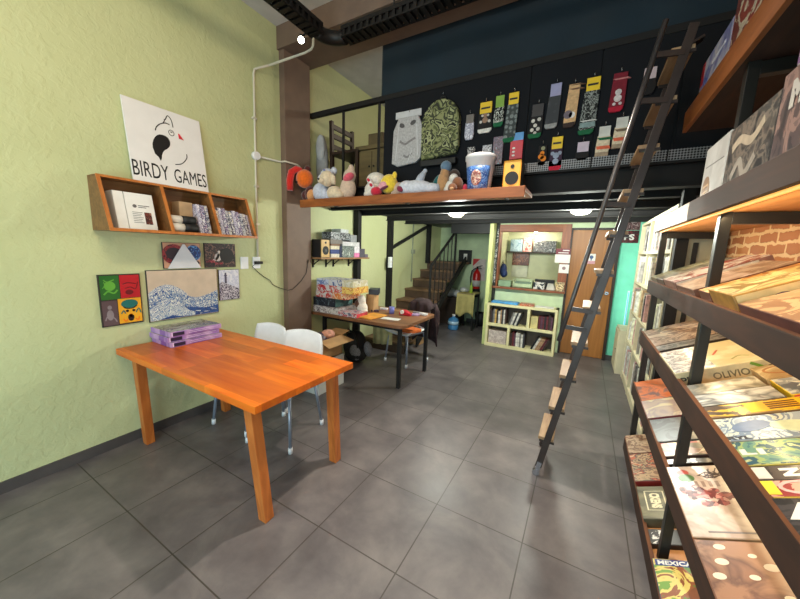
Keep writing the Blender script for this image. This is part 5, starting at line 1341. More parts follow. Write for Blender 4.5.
blobs(t, 'wing', PF('teal', (20, 96, 96)), [((-1.2088, 2.7296, 2.1516), (0.039, 0.0446, 0.078), (0, 0.5, 0))])
t = plush('fluffy white plush with a brown back beside the slate-headed bird', -1.053)
blobs(t, 'body', PF('fluffy_white', (222, 216, 208)), [((-1.0528, 2.6739, 2.0959), (0.0557, 0.0557, 0.0613)), ((-1.0306, 2.6516, 2.1572), (0.0401, 0.0401, 0.0423)), ((-1.0751, 2.6405, 2.0681), (0.0334, 0.0334, 0.0334))])
blobs(t, 'brown_back', PF('dark_brown', (70, 50, 40)), [((-1.064, 2.7407, 2.1962), (0.0557, 0.0446, 0.0613))])
t = plush('small shaggy brown plush hanging over the shelf edge left of the white bucket', -0.986)
blobs(t, 'body', PF('brown', (120, 72, 40)), [((-0.986, 2.6293, 2.1015), (0.0468, 0.0557, 0.0646)), ((-0.9971, 2.5513, 2.0625), (0.0379, 0.039, 0.0379))])
blobs(t, 'muzzle', PF('tan', (186, 140, 96)), [((-0.9916, 2.5201, 2.0514), (0.0178, 0.0156, 0.0145))])
t = plush('tiny pink plush peeking out against the white bucket', -0.936)
blobs(t, 'body', PF('hot_pink', (224, 60, 90)), [((-0.9336, 2.6739, 2.0736), (0.0245, 0.0334, 0.0401))])
# bucket and speaker
t = thing('popcorn_bucket', 'white bucket with a blue picture on its side standing on the plush shelf', 'bucket', (-0.813, 2.665, ZS))
g = G(); g.lathe([(0.085, 0), (0.089, 0.004), (0.114, 0.240), (0.121, 0.247), (0.121, 0.276), (0.114, 0.283), (0.109, 0.278), (0.107, 0.24), (0.082, 0.012)], (-0.813, 2.665, ZS), 32); part(g, 'pail', pm('bucket_white', (214, 214, 218), 0.4, var=0.03), t)
BL = art('bucket_picture', [(60, 104, 176), (96, 140, 206), (40, 76, 150), (150, 180, 220)], 24, 'noise', 0.4, 3)
def bp_(u, v, off):
    a = R(-150 + 120 * u); r = 0.0892 + 0.0248 * (0.03 + 0.74 * v) + off
    return (-0.813 + r * math.cos(a), 2.665 + r * math.sin(a), ZS + 0.009 + 0.178 * v)
g = G(); g.sheet(lambda u, v: bp_(u, v, 0.0015), 18, 4, thick=0.001); part(g, 'blue_picture', BL, t)
def oval(u, v):
    rr, a = v, u * 2 * math.pi
    return bp_(0.5 + 0.20 * rr * math.cos(a), 0.5 + 0.33 * rr * math.sin(a), 0.0035)
g = G(); g.sheet(oval, 24, 3, thick=0.001); part(g, 'pale_face_print', art('bucket_face', [(206, 170, 150), (226, 196, 180), (150, 80, 76), (236, 214, 200)], 26, seed=4), t)
t = thing('yellow_speaker', 'small yellow speaker with a round black cone at the right end of the plush shelf', 'speaker', (-0.54, 2.64, ZS))
fr = Frame((-0.608, 2.58, ZS), (1, 0, 0), (0, 0, 1))
g = G(); g.box((-0.608, 2.58, ZS), (-0.477, 2.73, ZS + 0.204), bev=0.012); part(g, 'cabinet', pm('speaker_black', (30, 28, 28), 0.5), t)
g = G(); fr.box(g, 0.002, 0.129, 0.002, 0.202, 0, 0.006, bev=0.01); part(g, 'front_panel', pm('speaker_yellow', (236, 176, 70), 0.45, var=0.05), t)
g = G(); fr.disc(g, 0.066, 0.075, 0.048, 0.004, 0.0085, seg=28); part(g, 'woofer', RUB, t)
g = G(); fr.disc(g, 0.066, 0.159, 0.0145, 0.004, 0.0085); part(g, 'tweeter', RUB, t)

# ================================================================== UP ON THE MEZZANINE
ZM = 2.2
DW = wood('dark_chair_wood', (40, 26, 20), (62, 42, 32), 'z', 8, 0.45)
t = thing('wooden_chair', 'dark ladder-back wooden chair up on the mezzanine behind the plush toys', 'chair', (-2.55, 3.22, ZM))
for y in (3.03, 3.41):
    g = G(); g.bar((-2.70, y, ZM), (-2.72, y, ZM + 0.80), 0.04, 0.04, bev=0.004); part(g, 'back_post', DW, t)
    g = G(); g.bar((-2.34, y, ZM), (-2.34, y, ZM + 0.43), 0.035, 0.035, bev=0.003); part(g, 'front_leg', DW, t)
for z in (0.74, 0.64, 0.52):
    g = G(); g.box((-2.725, 3.05, ZM + z - 0.025), (-2.70, 3.39, ZM + z + 0.03), bev=0.004); part(g, 'slat', DW, t)
g = G(); g.box((-2.73, 3.01, ZM + 0.42), (-2.31, 3.43, ZM + 0.45), bev=0.006); part(g, 'seat', DW, t)
t = thing('garment_bag', 'pale grey rounded bag standing beside the wooden chair on the mezzanine', 'bag', (-2.84, 3.0, ZM))
blobs(t, 'bag_body', pm('bag_grey_cloth', (150, 150, 150), 0.8, var=0.1), [((-2.845, 3.01, ZM + 0.32), (0.08, 0.06, 0.34))])
blobs(t, 'rounded_flap', pm('bag_light_cloth', (176, 176, 176), 0.8), [((-2.83, 2.965, ZM + 0.50), (0.065, 0.035, 0.15))])
t = thing('storage_cabinet', 'low dark olive wooden cabinet on the mezzanine left of the curtain', 'cabinet', (-2.145, 3.2, ZM))
OW = wood('olive_cabinet_wood', (92, 78, 50), (120, 102, 66), 'x', 5, 0.5)
g = G(); g.box((-2.33, 3.05, ZM), (-1.96, 3.35, ZM + 0.43), bev=0.004); part(g, 'body', OW, t)
g = G(); g.box((-2.36, 3.02, ZM + 0.43), (-1.93, 3.37, ZM + 0.47), bev=0.004); part(g, 'top', OW, t)
for x in (-2.315, -2.14):
    g = G(); g.box((x, 3.038, ZM + 0.03), (x + 0.165, 3.05, ZM + 0.41), bev=0.002); dd = part(g, 'door', OW, t)
    g = G(); g.ell((x + (0.14 if x < -2.2 else 0.025), 3.032, ZM + 0.25), (0.01, 0.01, 0.01)); part(g, 'knob', BLACKM, dd)
g = G(); g.box((-2.22, 3.07, ZM + 0.471), (-2.03, 3.27, ZM + 0.60), bev=0.004)
solo(g, 'carton', pm('dull_carton', (96, 80, 52), 0.8), 'small dull brown carton on top of the mezzanine cabinet', 'box')

# ================================================================== CABLE TRAY AND TRACK SPOT
TRAY = pm('tray_black_steel', (22, 19, 18), 0.5, 0.3)
t = thing('cable_tray', 'black perforated cable tray under the ceiling turning along the brown beam', 'cable tray', (-1.0, 2.3, 3.31))
def tray(p, q, nrm, zt):
    g = G()
    p, q, nrm = Vector(p), Vector(q), Vector(nrm)
    d = (q - p).normalized(); L = (q - p).length
    w = 0.12
    for s in (-1, 1):
        o_ = nrm * (s * w / 2)
        g.bar(p + o_ + Vector((0, 0, 0.006)), q + o_ + Vector((0, 0, 0.006)), 0.012, 0.012)
        g.bar(p + o_ + Vector((0, 0, 0.07)), q + o_ + Vector((0, 0, 0.07)), 0.03, 0.012, side=(0, 0, 1))
        n_ = int(L / 0.06)
        for k in range(n_):
            c = p + d * (k + 0.5) * (L / n_) + o_
            g.bar(c + Vector((0, 0, 0.0)), c + Vector((0, 0, 0.075)), 0.026, 0.008, side=d)
    n_ = int(L / 0.06)
    for k in range(n_):
        c = p + d * (k + 0.5) * (L / n_)
        g.bar(c - nrm * w / 2, c + nrm * w / 2, 0.038, 0.006, side=d)
    g.bar(p + Vector((0, 0, 0.05)), q + Vector((0, 0, 0.05)), 0.09, 0.06)
    return g
part(tray((-2.15, -1.9, 3.30), (-2.15, 2.22, 3.30), (1, 0, 0), 0), 'long_run', TRAY, t)
part(tray((-1.98, 2.38, 3.30), (0.82, 2.38, 3.30), (0, 1, 0), 0), 'cross_run', TRAY, t)
g = G(); pts = [(-2.15 + 0.17 * (1 - math.cos(a)), 2.21 + 0.17 * math.sin(a), 3.335) for a in [k * math.pi / 16 for k in range(9)]]
g.tube(pts, 0.055, 12); part(g, 'bend', TRAY, t)
for x in (-1.5, -0.2): 
    g = G(); g.cyl((x, 2.38, 3.37), (x, 2.38, CEIL), 0.006); part(g, 'hanger', TRAY, t)
for y in (-0.6, 1.2):
    g = G(); g.cyl((-2.15, y, 3.37), (-2.15, y, CEIL), 0.006); part(g, 'hanger', TRAY, t)
t = thing('track_spotlight', 'small lit white spotlight under the corner of the black cable tray', 'lamp', (-2.36, 2.24, 3.34))
dv = Vector((0.55, -0.55, -0.62)).normalized(); c0 = Vector((-2.36, 2.24, 3.345))
g = G(); g.cyl(c0 - dv * 0.05, c0 + dv * 0.035, 0.028, 0.032, n=20); part(g, 'can', BLACKM, t)
g = G(); g.cyl(c0 + dv * 0.034, c0 + dv * 0.038, 0.027, n=20); part(g, 'lens', emitter('spot_lens', (255, 246, 226), 12.0), t)
g = G(); g.tube([(-2.36, 2.24, 3.36), (-2.33, 2.26, 3.39), (-2.20, 2.26, 3.36)], 0.008, 8); part(g, 'arm', BLACKM, t)

# ================================================================== UNDER THE MEZZANINE
# ceiling lamps
for k, (x, y, lab) in enumerate(((-1.515, 4.06, 'round lit ceiling lamp under the mezzanine above the desk side'), (-0.10, 4.09, 'round lit ceiling lamp under the mezzanine in front of the door'))):
    t = thing('ceiling_lamp', lab, 'ceiling lamp', (x, y, 2.055), 0, 'round lamps under the mezzanine')
    g = G(); g.lathe([(0.118, 0.0), (0.122, 0.012), (0.118, 0.032)], (x, y, 2.056), 32); part(g, 'rim', WHITEP, t)
    g = G(); g.lathe([(0.02, -0.052), (0.06, -0.048), (0.09, -0.034), (0.104, -0.008), (0.104, 0.004)], (x, y, 2.054), 32); part(g, 'diffuser', emitter('lamp_diffuser', (255, 240, 206), 5.0), t)
    point('ceiling_lamp_glow', (x, y, 1.93), (72, 76)[k], (0.94, 1.0, 0.90), 0.10)

# wall shelf with the speaker and small games, on the left wall
SHF = wood('shelf_pale_wood', (140, 100, 64), (176, 134, 92), 'y', 6, 0.5)
t = thing('wall_shelf', 'short wooden wall shelf on black brackets behind the column, holding a speaker', 'shelf', (XL + 0.1, 3.35, 1.36))
g = G(); g.box((XL + 0.001, 2.87, 1.408), (XL + 0.20, 3.86, 1.428), bev=0.002); part(g, 'board', SHF, t)
for y in (2.93, 3.16, 3.30, 3.62):
    g = G(); g.box((XL + 0.001, y - 0.012, 1.30), (XL + 0.012, y + 0.012, 1.408)); g.box((XL + 0.001, y - 0.012, 1.398), (XL + 0.16, y + 0.012, 1.408)); g.bar((XL + 0.01, y, 1.33), (XL + 0.11, y, 1.40), 0.01, 0.01); part(g, 'bracket', BLACKM, t)
ZW = 1.429
t = thing('wood_front_speaker', 'black loudspeaker with a pale wooden front on the wall shelf behind the column', 'speaker', (XL + 0.10, 2.96, ZW))
g = G(); g.box((XL + 0.03, 2.885, ZW), (XL + 0.175, 3.03, ZW + 0.215), bev=0.004); part(g, 'cabinet', pm('speaker_black', (30, 28, 28), 0.5), t)
fr = Frame((XL + 0.175, 2.885, ZW), (0, 1, 0), (0, 0, 1))
g = G(); fr.box(g, 0.002, 0.143, 0.002, 0.213, 0, 0.012, bev=0.006); part(g, 'front_panel', wood('speaker_ply', (206, 166, 104), (226, 190, 130), 'z', 6, 0.45), t)
g = G(); fr.disc(g, 0.072, 0.085, 0.052, 0.01, 0.016, seg=28); part(g, 'woofer', RUB, t)
g = G(); fr.disc(g, 0.072, 0.085, 0.016, 0.016, 0.02); part(g, 'dust_cap', pm('cap_grey', (70, 70, 72), 0.4), t)
g = G(); fr.disc(g, 0.072, 0.178, 0.014, 0.01, 0.016); part(g, 'tweeter', RUB, t)
def wbox(lab, y0, y1, z0, z1, col, x1=XL + 0.18, art_cols=None, name='game_box', group=None, sc=26):
    g = G(); g.box((XL + 0.03, y0, z0), (x1, y1, z1), bev=0.002)
    mt = art('small_box_' + lab[:32], art_cols, sc, seed=len(lab) % 7) if art_cols else pm('small_box_%d_%d_%d' % col, col, 0.45, var=0.1, vs=25)
    return solo(g, name, mt, lab, 'board game', group)
wbox('flat white game box lowest in the blue and white pile on the wall shelf', 3.06, 3.22, ZW, ZW + 0.045, (214, 206, 190))
wbox('dark blue game box in the pile next to the wooden speaker', 3.05, 3.22, ZW + 0.046, ZW + 0.10, (26, 50, 120))
wbox('cream game box lying on the dark blue box on the wall shelf', 3.055, 3.22, ZW + 0.101, ZW + 0.145, (216, 206, 180))
wbox('brown lid-like box on top of the blue and cream pile', 3.06, 3.23, ZW + 0.146, ZW + 0.17, (120, 84, 56))
wbox('navy upright box between the blue pile and the grey game box', 3.225, 3.265, ZW, ZW + 0.145, (24, 34, 76))
wbox('grey-green picture game box in the middle of the wall shelf', 3.275, 3.52, ZW, ZW + 0.15, None, art_cols=[(96, 110, 106), (150, 160, 156), (70, 84, 80), (190, 196, 190)])
wbox('white box with a pink lower edge on the wall shelf', 3.53, 3.645, ZW + 0.06, ZW + 0.15, (222, 216, 220))
wbox('pink box under the white one on the wall shelf', 3.53, 3.645, ZW, ZW + 0.059, (226, 130, 176))
wbox('small dark box right of the pink box on the wall shelf', 3.655, 3.77, ZW, ZW + 0.12, (84, 80, 92))
wbox('flat grey purple box at the right end of the wall shelf', 3.775, 3.85, ZW, ZW + 0.045, (110, 100, 116))
wbox('long white box lying over the grey-green game box', 3.28, 3.64, ZW + 0.151, ZW + 0.205, (206, 204, 206))
wbox('long grey box upper in the wall shelf pile, under the black one', 3.05, 3.275, ZW + 0.171, ZW + 0.222, (110, 102, 96))
wbox('black game box with white lettering high in the wall shelf pile', 3.06, 3.44, ZW + 0.223, ZW + 0.315, None, art_cols=[(36, 40, 46), (44, 48, 54), (160, 164, 168), (50, 56, 62)])
wbox('grey box next to the black game box high in the pile', 3.445, 3.58, ZW + 0.206, ZW + 0.30, (140, 142, 146))
wbox('small white box topmost on the wall shelf pile', 3.24, 3.40, ZW + 0.316, ZW + 0.362, (196, 200, 200))

# the desk
DT = wood('desk_brown_wood', (112, 70, 44), (156, 106, 70), 'x', 5, 0.42, planks=('y', 0.10))
t = thing('desk', 'brown wooden desk with rounded corners and black legs behind the column', 'desk', (-2.2, 3.3, 0))
def rounded(x0, x1, y0, y1, r, z):
    pts = [(x0, y0, z), (x1 - r, y0, z)]
    pts += [(x1 - r + r * math.sin(a), y0 + r - r * math.cos(a), z) for a in [k * math.pi / 16 for k in range(1, 9)]]
    pts += [(x1 - r + r * math.cos(a), y1 - r + r * math.sin(a), z) for a in [k * math.pi / 16 for k in range(0, 9)]]
    pts += [(x0, y1, z)]
    return pts
g = G(); g.prism(rounded(XL + 0.01, -1.592, 2.885, 3.77, 0.09, 0.715), (0, 0, 0.035), bev=0.004); part(g, 'desk_top', DT, t)
for x, y in ((-1.69, 3.0), (-1.67, 3.645), (-2.80, 3.0), (-2.80, 3.66)):
    g = G(); g.box((x - 0.02, y - 0.02, 0), (x + 0.02, y + 0.02, 0.715), bev=0.002); part(g, 'leg', BLACKM, t)
for y in (3.0, 3.65):
    g = G(); g.box((-2.80, y - 0.012, 0.665), (-1.68, y + 0.012, 0.714)); part(g, 'rail', BLACKM, t)
ZD = 0.751
def dbox(lab, x0, x1, y0, y1, z0, z1, cols, sc=22, cat='board game', name='game_box', side=None):
    tt = thing(name, lab, cat, ((x0 + x1) / 2, (y0 + y1) / 2, z0))
    g = G(); g.box((x0, y0, z0), (x1, y1, z1), bev=0.003)
    part(g, 'carton', art('desk_box_' + lab[:34], cols, sc, seed=len(lab) % 9, dist=1.0), tt)
    if side:
        g = G(); g.box((x1, y0 + 0.003, z0 + 0.003), (x1 + 0.001, y1 - 0.003, z1 - 0.003)); part(g, 'end_print', pm('end_%d_%d_%d' % side, side, 0.45, var=0.2, vs=20), tt)
    return tt
WH = (214, 208, 204)
dbox('large white game box at the bottom of the pile on the desk', -2.92, -2.50, 2.91, 3.26, ZD, ZD + 0.082, [WH, (206, 196, 196), WH, (110, 90, 96), WH])
dbox('flat white and red box on the desk beside the bottom white box', -2.49, -2.22, 2.90, 3.12, ZD, ZD + 0.05, [WH, (180, 50, 70), (206, 200, 206), (96, 96, 120)], side=(196, 60, 76))
dbox('dark navy game box with a teal end in the pile on the desk', -2.92, -2.56, 2.925, 3.26, ZD + 0.083, ZD + 0.185, [(34, 38, 48), (44, 48, 58), (30, 34, 42), (96, 110, 120)], side=(70, 104, 104))
z1_ = ZD + 0.186
for r_, (zz, hh, items) in enumerate(((z1_, 0.078, (('third row left white and red carton in the desk pile', -2.90, -2.63, [WH, (196, 60, 56), WH, (226, 190, 170)]), ('third row middle orange and white carton in the desk pile', -2.625, -2.42, [WH, (216, 120, 60), (226, 196, 160), (170, 60, 50)]))),
                                    (z1_ + 0.079, 0.078, (('second row left white carton with a red panel in the desk pile', -2.885, -2.66, [WH, WH, (190, 50, 54), WH]), ('second row middle white carton in the desk pile', -2.655, -2.48, [WH, (206, 90, 80), WH, WH]), ('second row right yellow carton in the desk pile', -2.475, -2.30, [(226, 180, 80), (236, 200, 110), (206, 130, 60), (240, 214, 140)]))),
                                    (z1_ + 0.158, 0.075, (('top row left pale blue carton in the desk pile', -2.88, -2.69, [(190, 200, 222), (206, 210, 226), (110, 130, 180), WH]), ('top row middle white and navy carton in the desk pile', -2.685, -2.48, [WH, (60, 80, 140), (206, 206, 214), WH]), ('top row right cream carton in the desk pile', -2.475, -2.31, [(222, 214, 190), (206, 196, 160), (226, 220, 206), (176, 170, 150)]))))):
    for lab, xa, xb, cols in items:
        dbox(lab, xa, xb, 2.945, 3.24, zz, zz + hh, cols, sc=14)
t = thing('plush_toy', 'white shaggy plush leaning on the carton pile on the desk', 'plush toy', (-2.40, 3.04, ZD))
blobs(t, 'body', PF('desk_white', (226, 218, 206)), [((-2.36, 3.20, ZD + 0.07), (0.07, 0.07, 0.07)), ((-2.37, 3.20, ZD + 0.15), (0.055, 0.055, 0.08)), ((-2.33, 3.18, ZD + 0.035), (0.06, 0.06, 0.035))])
blobs(t, 'brown_face', PF('desk_brown', (90, 56, 40)), [((-2.405, 3.16, ZD + 0.12), (0.035, 0.035, 0.05))])
def ditem(name, lab, cat, mat, fn, group=None):
    g = G(); fn(g); return solo(g, name, mat, lab, cat, group)
ditem('padded_envelope', 'orange envelope lying flat on the desk', 'envelope', pm('envelope_orange', (226, 156, 60), 0.6), lambda g: g.hexa([(-2.27, 2.96, ZD), (-2.05, 2.94, ZD), (-2.02, 3.26, ZD), (-2.24, 3.28, ZD), (-2.27, 2.96, ZD + 0.012), (-2.05, 2.94, ZD + 0.012), (-2.02, 3.26, ZD + 0.012), (-2.24, 3.28, ZD + 0.012)], 0, 0.004))
ditem('paper_sheet', 'white sheet of paper near the front edge of the desk', 'paper', PAPER, lambda g: g.hexa([(-2.0, 3.07, ZD), (-1.78, 3.10, ZD), (-1.80, 3.21, ZD), (-2.02, 3.18, ZD), (-2.0, 3.07, ZD + 0.002), (-1.78, 3.10, ZD + 0.002), (-1.80, 3.21, ZD + 0.002), (-2.02, 3.18, ZD + 0.002)]))
t = thing('sticky_tape_cup', 'small violet cup standing on the desk', 'cup', (-2.06, 3.42, ZD))
g = G(); g.lathe([(0.03, 0), (0.032, 0.0), (0.036, 0.085), (0.033, 0.085), (0.028, 0.01)], (-2.06, 3.42, ZD), 20); part(g, 'cup_body', pm('violet_plastic', (120, 124, 196), 0.4), t)
t = thing('spray_bottle', 'small black bottle standing at the back of the desk by the wall', 'bottle', (-2.55, 3.66, ZD))
g = G(); g.lathe([(0.038, 0), (0.04, 0.01), (0.04, 0.09), (0.02, 0.12), (0.016, 0.15)], (-2.55, 3.66, ZD), 18); part(g, 'bottle_body', RUB, t)
g = G(); g.lathe([(0.02, 0.148), (0.02, 0.175)], (-2.55, 3.66, ZD), 16); part(g, 'cap', WHITEP, t)
t = thing('tape_dispenser', 'red tape dispenser on the desk near its far corner', 'dispenser', (-1.87, 3.45, ZD))
g = G(); g.prism([(-1.95, 3.42, ZD), (-1.79, 3.42, ZD), (-1.79, 3.42, ZD + 0.025), (-1.83, 3.42, ZD + 0.03), (-1.88, 3.42, ZD + 0.06), (-1.93, 3.42, ZD + 0.06), (-1.95, 3.42, ZD + 0.03)], (0, 0.07, 0), bev=0.004); part(g, 'holder', pm('dispenser_red', (190, 24, 44), 0.35), t)
g = G(); g.cyl((-1.905, 3.405, ZD + 0.04), (-1.905, 3.42, ZD + 0.04), 0.026, n=20); part(g, 'tape_roll', PAPER, t)
rc = random.Random(3)
ccol = ['lilac', 'white', 'grey', 'dark plum', 'rose', 'white speckled']
cc_ = [(176, 150, 190), (222, 220, 222), (130, 126, 132), (70, 50, 70), (206, 150, 170), (206, 204, 214)]
for k, (x, y, r_) in enumerate(((-1.76, 3.50, 0.4), (-1.70, 3.60, -0.3), (-1.80, 3.62, 0.1), (-2.30, 3.40, 0.5), (-2.40, 3.48, -0.2), (-2.28, 3.58, 0.2))):
    g = G(); g.obox((x, y, ZD + 0.012), (0.10, 0.06, 0.022), (0, 0, r_), 0, 0.003)
    solo(g, 'card_packet', pm('packet_%s' % ccol[k].replace(' ', '_'), cc_[k], 0.4, var=0.2, vs=40), 'small %s packet scattered on the desk %s' % (ccol[k], 'near its far corner' if k < 3 else 'between the white plush and the violet cup'), 'packet')
g = G(); g.box((-2.36, 3.55, ZD + 0.03), (-2.20, 3.70, ZD + 0.06), bev=0.003)
bx = thing('stand_box', 'dark box on a short stand behind the carton pile on the desk', 'box', (-2.36, 3.42, ZD))
g = G(); g.box((-2.42, 3.36, ZD), (-2.30, 3.48, ZD + 0.22), bev=0.004); part(g, 'tan_stand', CARD, bx)
g = G(); g.obox((-2.33, 3.42, ZD + 0.26), (0.13, 0.12, 0.07), (0.1, 0, 0.4), 0, 0.004); part(g, 'dark_top', pm('dark_slate_box', (52, 56, 66), 0.4), bx)

# bag, cloth and chair under the desk
t = thing('backpack', 'black backpack with round grey mesh pockets on the floor under the desk', 'backpack', (-2.66, 3.42, 0))
blobs(t, 'main_body', pm('bag_black', (24, 24, 28), 0.7, var=0.1), [((-2.66, 3.45, 0.22), (0.16, 0.13, 0.22), (0, 0.12, 0.4)), ((-2.62, 3.42, 0.12), (0.17, 0.13, 0.12))])
blobs(t, 'mesh_pocket', pm('mesh_grey', (120, 122, 128), 0.7, var=0.2, vs=80), [((-2.56, 3.33, 0.16), (0.075, 0.03, 0.11), (0, -0.3, 0.35))])
blobs(t, 'mesh_pocket', pm('mesh_grey', (120, 122, 128), 0.7, var=0.2, vs=80), [((-2.44, 3.46, 0.20), (0.06, 0.05, 0.11), (0, -0.2, 1.0))])
g = G(); g.tube([(-2.70, 3.32, 0.42), (-2.66, 3.30, 0.47), (-2.58, 3.31, 0.44), (-2.53, 3.32, 0.33), (-2.51, 3.32, 0.24)], 0.013, 8); part(g, 'strap', RUB, t)
g = G(); g.sheet(lambda u, v: (-2.55 + 0.32 * u, 3.73 + 0.015 * math.sin(u * 20), 0.70 - 0.50 * v + 0.03 * u), 24, 6, thick=0.006)
solo(g, 'cream_cloth', pm('cream_cloth', (206, 196, 140), 0.8), 'cream cloth hanging under the back of the desk behind the backpack', 'cloth')
ch3 = dup(ch, (-2.06, 3.85, 0), R(-14), 'white plastic chair behind the desk with a dark jacket over its back', 'white chairs')
del ch3['group']
t = thing('jacket', 'dark maroon jacket draped over the chair behind the desk', 'jacket', (-1.98, 4.12, 0.3), 0)
JK = pm('jacket_maroon', (46, 28, 32), 0.85, var=0.15, vs=12, bump=0.3, bs=30)
rot = Matrix.Rotation(R(-14), 4, 'Z')
def jp(u, v):       # a cloth folded over the backrest: front hem, over the top, back hem
    s = (v - 0.38)
    w = 0.215 + 0.01 * math.sin(u * 9) + 0.03 * abs(s)
    x = (u - 0.5) * 2 * w
    top = 0.862 - 0.10 * (2 * abs(u - 0.5)) ** 3
    if s < 0:
        y, z = 0.235 + 0.16 * s / 0.38 * 0.35, top + s / 0.38 * 0.36
    else:
        y, z = 0.335 + 0.07 * s / 0.62, top - s / 0.62 * 0.58
    y += 0.014 * math.sin(u * 17 + v * 5) + (0.05 if False else 0)
    if abs(s) < 0.06: z += 0.02 * (1 - abs(s) / 0.06)
    return tuple(Matrix.Translation((-2.06, 3.85, 0)) @ rot @ Vector((x, y, z)))
g = G(); g.sheet(jp, 26, 26, thick=0.02); part(g, 'coat_body', JK, t)
for s, zl in ((-1, 0.34), (1, 0.30)):
    g = G(); g.tube([tuple(Matrix.Translation((-2.06, 3.85, 0)) @ rot @ Vector(p)) for p in ((s * 0.17, 0.36, 0.80), (s * 0.20, 0.40, 0.68), (s * 0.195, 0.41, 0.50), (s * 0.18, 0.41, zl))], 0.05, 12, radii=[0.045, 0.05, 0.048, 0.04]); part(g, 'sleeve', JK, t)
g = G(); g.obox((-2.03, 3.80, 0.475), (0.34, 0.22, 0.05), (0, 0, R(-14)), 0, 0.015)
solo(g, 'seat_cushion', pm('cushion_orange', (206, 100, 40), 0.85), 'orange cushion on the seat of the chair behind the desk', 'cushion')

# cartons beside the column
t = thing('white_carton', 'white carton on the floor between the brown pilaster and the desk', 'box', (-2.42, 2.62, 0))
g = G(); g.box((-2.52, 2.36, 0), (-2.285, 2.765, 0.36), bev=0.004); part(g, 'carton_body', pm('white_card', (214, 212, 206), 0.6, var=0.03), t)
t = thing('cardboard_box', 'open cardboard box with spread flaps on top of the white carton', 'box', (-2.42, 2.60, 0.361))
x0, x1, y0, y1, z0, z1 = -2.515, -2.30, 2.39, 2.75, 0.361, 0.58
g = G(); g.box((x0, y0, z0), (x1, y1, z0 + 0.006)); g.box((x0, y0, z0), (x0 + 0.005, y1, z1)); g.box((x1 - 0.005, y0, z0), (x1, y1, z1)); g.box((x0, y0, z0), (x1, y0 + 0.005, z1)); g.box((x0, y1 - 0.005, z0), (x1, y1, z1)); part(g, 'box_walls', CARD, t)
g = G(); g.hexa([(x1 - 0.004, y0, z1 - 0.004), (x1 + 0.15, y0 - 0.02, z1 - 0.045), (x1 + 0.15, y1 + 0.02, z1 - 0.045), (x1 - 0.004, y1, z1 - 0.004), (x1 - 0.004, y0, z1), (x1 + 0.15, y0 - 0.02, z1 - 0.041), (x1 + 0.15, y1 + 0.02, z1 - 0.041), (x1 - 0.004, y1, z1)]); part(g, 'flap', CARD, t)
g = G(); g.hexa([(x0, y0 - 0.15, z1 + 0.03), (x1, y0 - 0.15, z1 + 0.03), (x1, y0 + 0.004, z1 - 0.004), (x0, y0 + 0.004, z1 - 0.004), (x0, y0 - 0.15, z1 + 0.034), (x1, y0 - 0.15, z1 + 0.034), (x1, y0 + 0.004, z1), (x0, y0 + 0.004, z1)]); part(g, 'flap', CARD, t)
g = G(); g.hexa([(x0, y1 - 0.004, z1 - 0.004), (x1, y1 - 0.004, z1 - 0.004), (x1, y1 + 0.13, z1 + 0.02), (x0, y1 + 0.13, z1 + 0.02), (x0, y1 - 0.004, z1), (x1, y1 - 0.004, z1), (x1, y1 + 0.13, z1 + 0.024), (x0, y1 + 0.13, z1 + 0.024)]); part(g, 'flap', CARD, t)
t = thing('cloth_bundle', 'crumpled dark and pink cloth bundle lying in the open cardboard box', 'cloth', (-2.42, 2.56, 0.40))
blobs(t, 'dark_cloth', art('bundle_dark', [(50, 40, 56), (84, 70, 90), (36, 30, 42), (120, 90, 96)], 22, seed=2), [((-2.42, 2.52, 0.56), (0.085, 0.11, 0.075)), ((-2.41, 2.60, 0.50), (0.09, 0.13, 0.12))])
blobs(t, 'pink_cloth', pm('pink_cloth', (206, 150, 130), 0.85, var=0.15, vs=25, bump=0.2), [((-2.385, 2.60, 0.60), (0.07, 0.09, 0.055))])

# stairs along the left wall, up to a landing
STW = wood('stair_tread_wood', (104, 78, 58), (140, 108, 80), 'x', 6, 0.5)
t = thing('staircase', 'dark wooden staircase with a black steel railing climbing along the left wall', 'staircase', (-2.55, 4.2, 0))
RISE, RUN, YS = 0.168, 0.315, 4.07
for k in range(8):
    ya = YS + RUN * k
    g = G(); g.box((XL + 0.002, ya - 0.02, RISE * (k + 1) - 0.032), (-2.215, ya + RUN + 0.01, RISE * (k + 1)), bev=0.003); part(g, 'tread', STW, t)
    g = G(); g.box((XL + 0.002, ya, RISE * k + 0.001), (-2.22, ya + 0.014, RISE * (k + 1) - 0.032)); part(g, 'riser', pm('riser_brown', (84, 64, 50), 0.6), t)
g = G(); g.box((XL + 0.002, YS + RUN * 8, RISE * 8 - 0.05), (-2.19, 6.94, RISE * 8)); part(g, 'landing', STW, t)
g = G(); g.hexa([(-2.215, 4.45, 0.02), (-2.185, 4.45, 0.02), (-2.185, 6.62, 1.33), (-2.215, 6.62, 1.33), (-2.215, 4.45, 0.16), (-2.185, 4.45, 0.16), (-2.185, 6.62, 1.46), (-2.215, 6.62, 1.46)])
part(g, 'stringer', BLACKM, t)
zs = lambda y: 0.10 + (y - 4.45) * 0.605
zh = lambda y: 1.308 + (y - 4.867) * 0.585
g = G(); g.bar((-2.2, 4.85, zh(4.85)), (-2.2, 5.95, zh(5.95)), 0.032, 0.032); part(g, 'stair_handrail', BLACKM, t)
for k in range(6):
    y = 5.05 + 0.18 * k
    g = G(); g.box((-2.207, y - 0.007, zs(y)), (-2.193, y + 0.007, zh(y))); part(g, 'baluster', BLACKM, t)
g = G(); g.box((-2.215, 4.85, zs(4.87)), (-2.185, 4.88, 1.31)); part(g, 'newel', BLACKM, t)
g = G(); g.box((-2.215, 5.95, zs(5.95)), (-2.185, 5.98, 2.05)); part(g, 'newel', BLACKM, t)
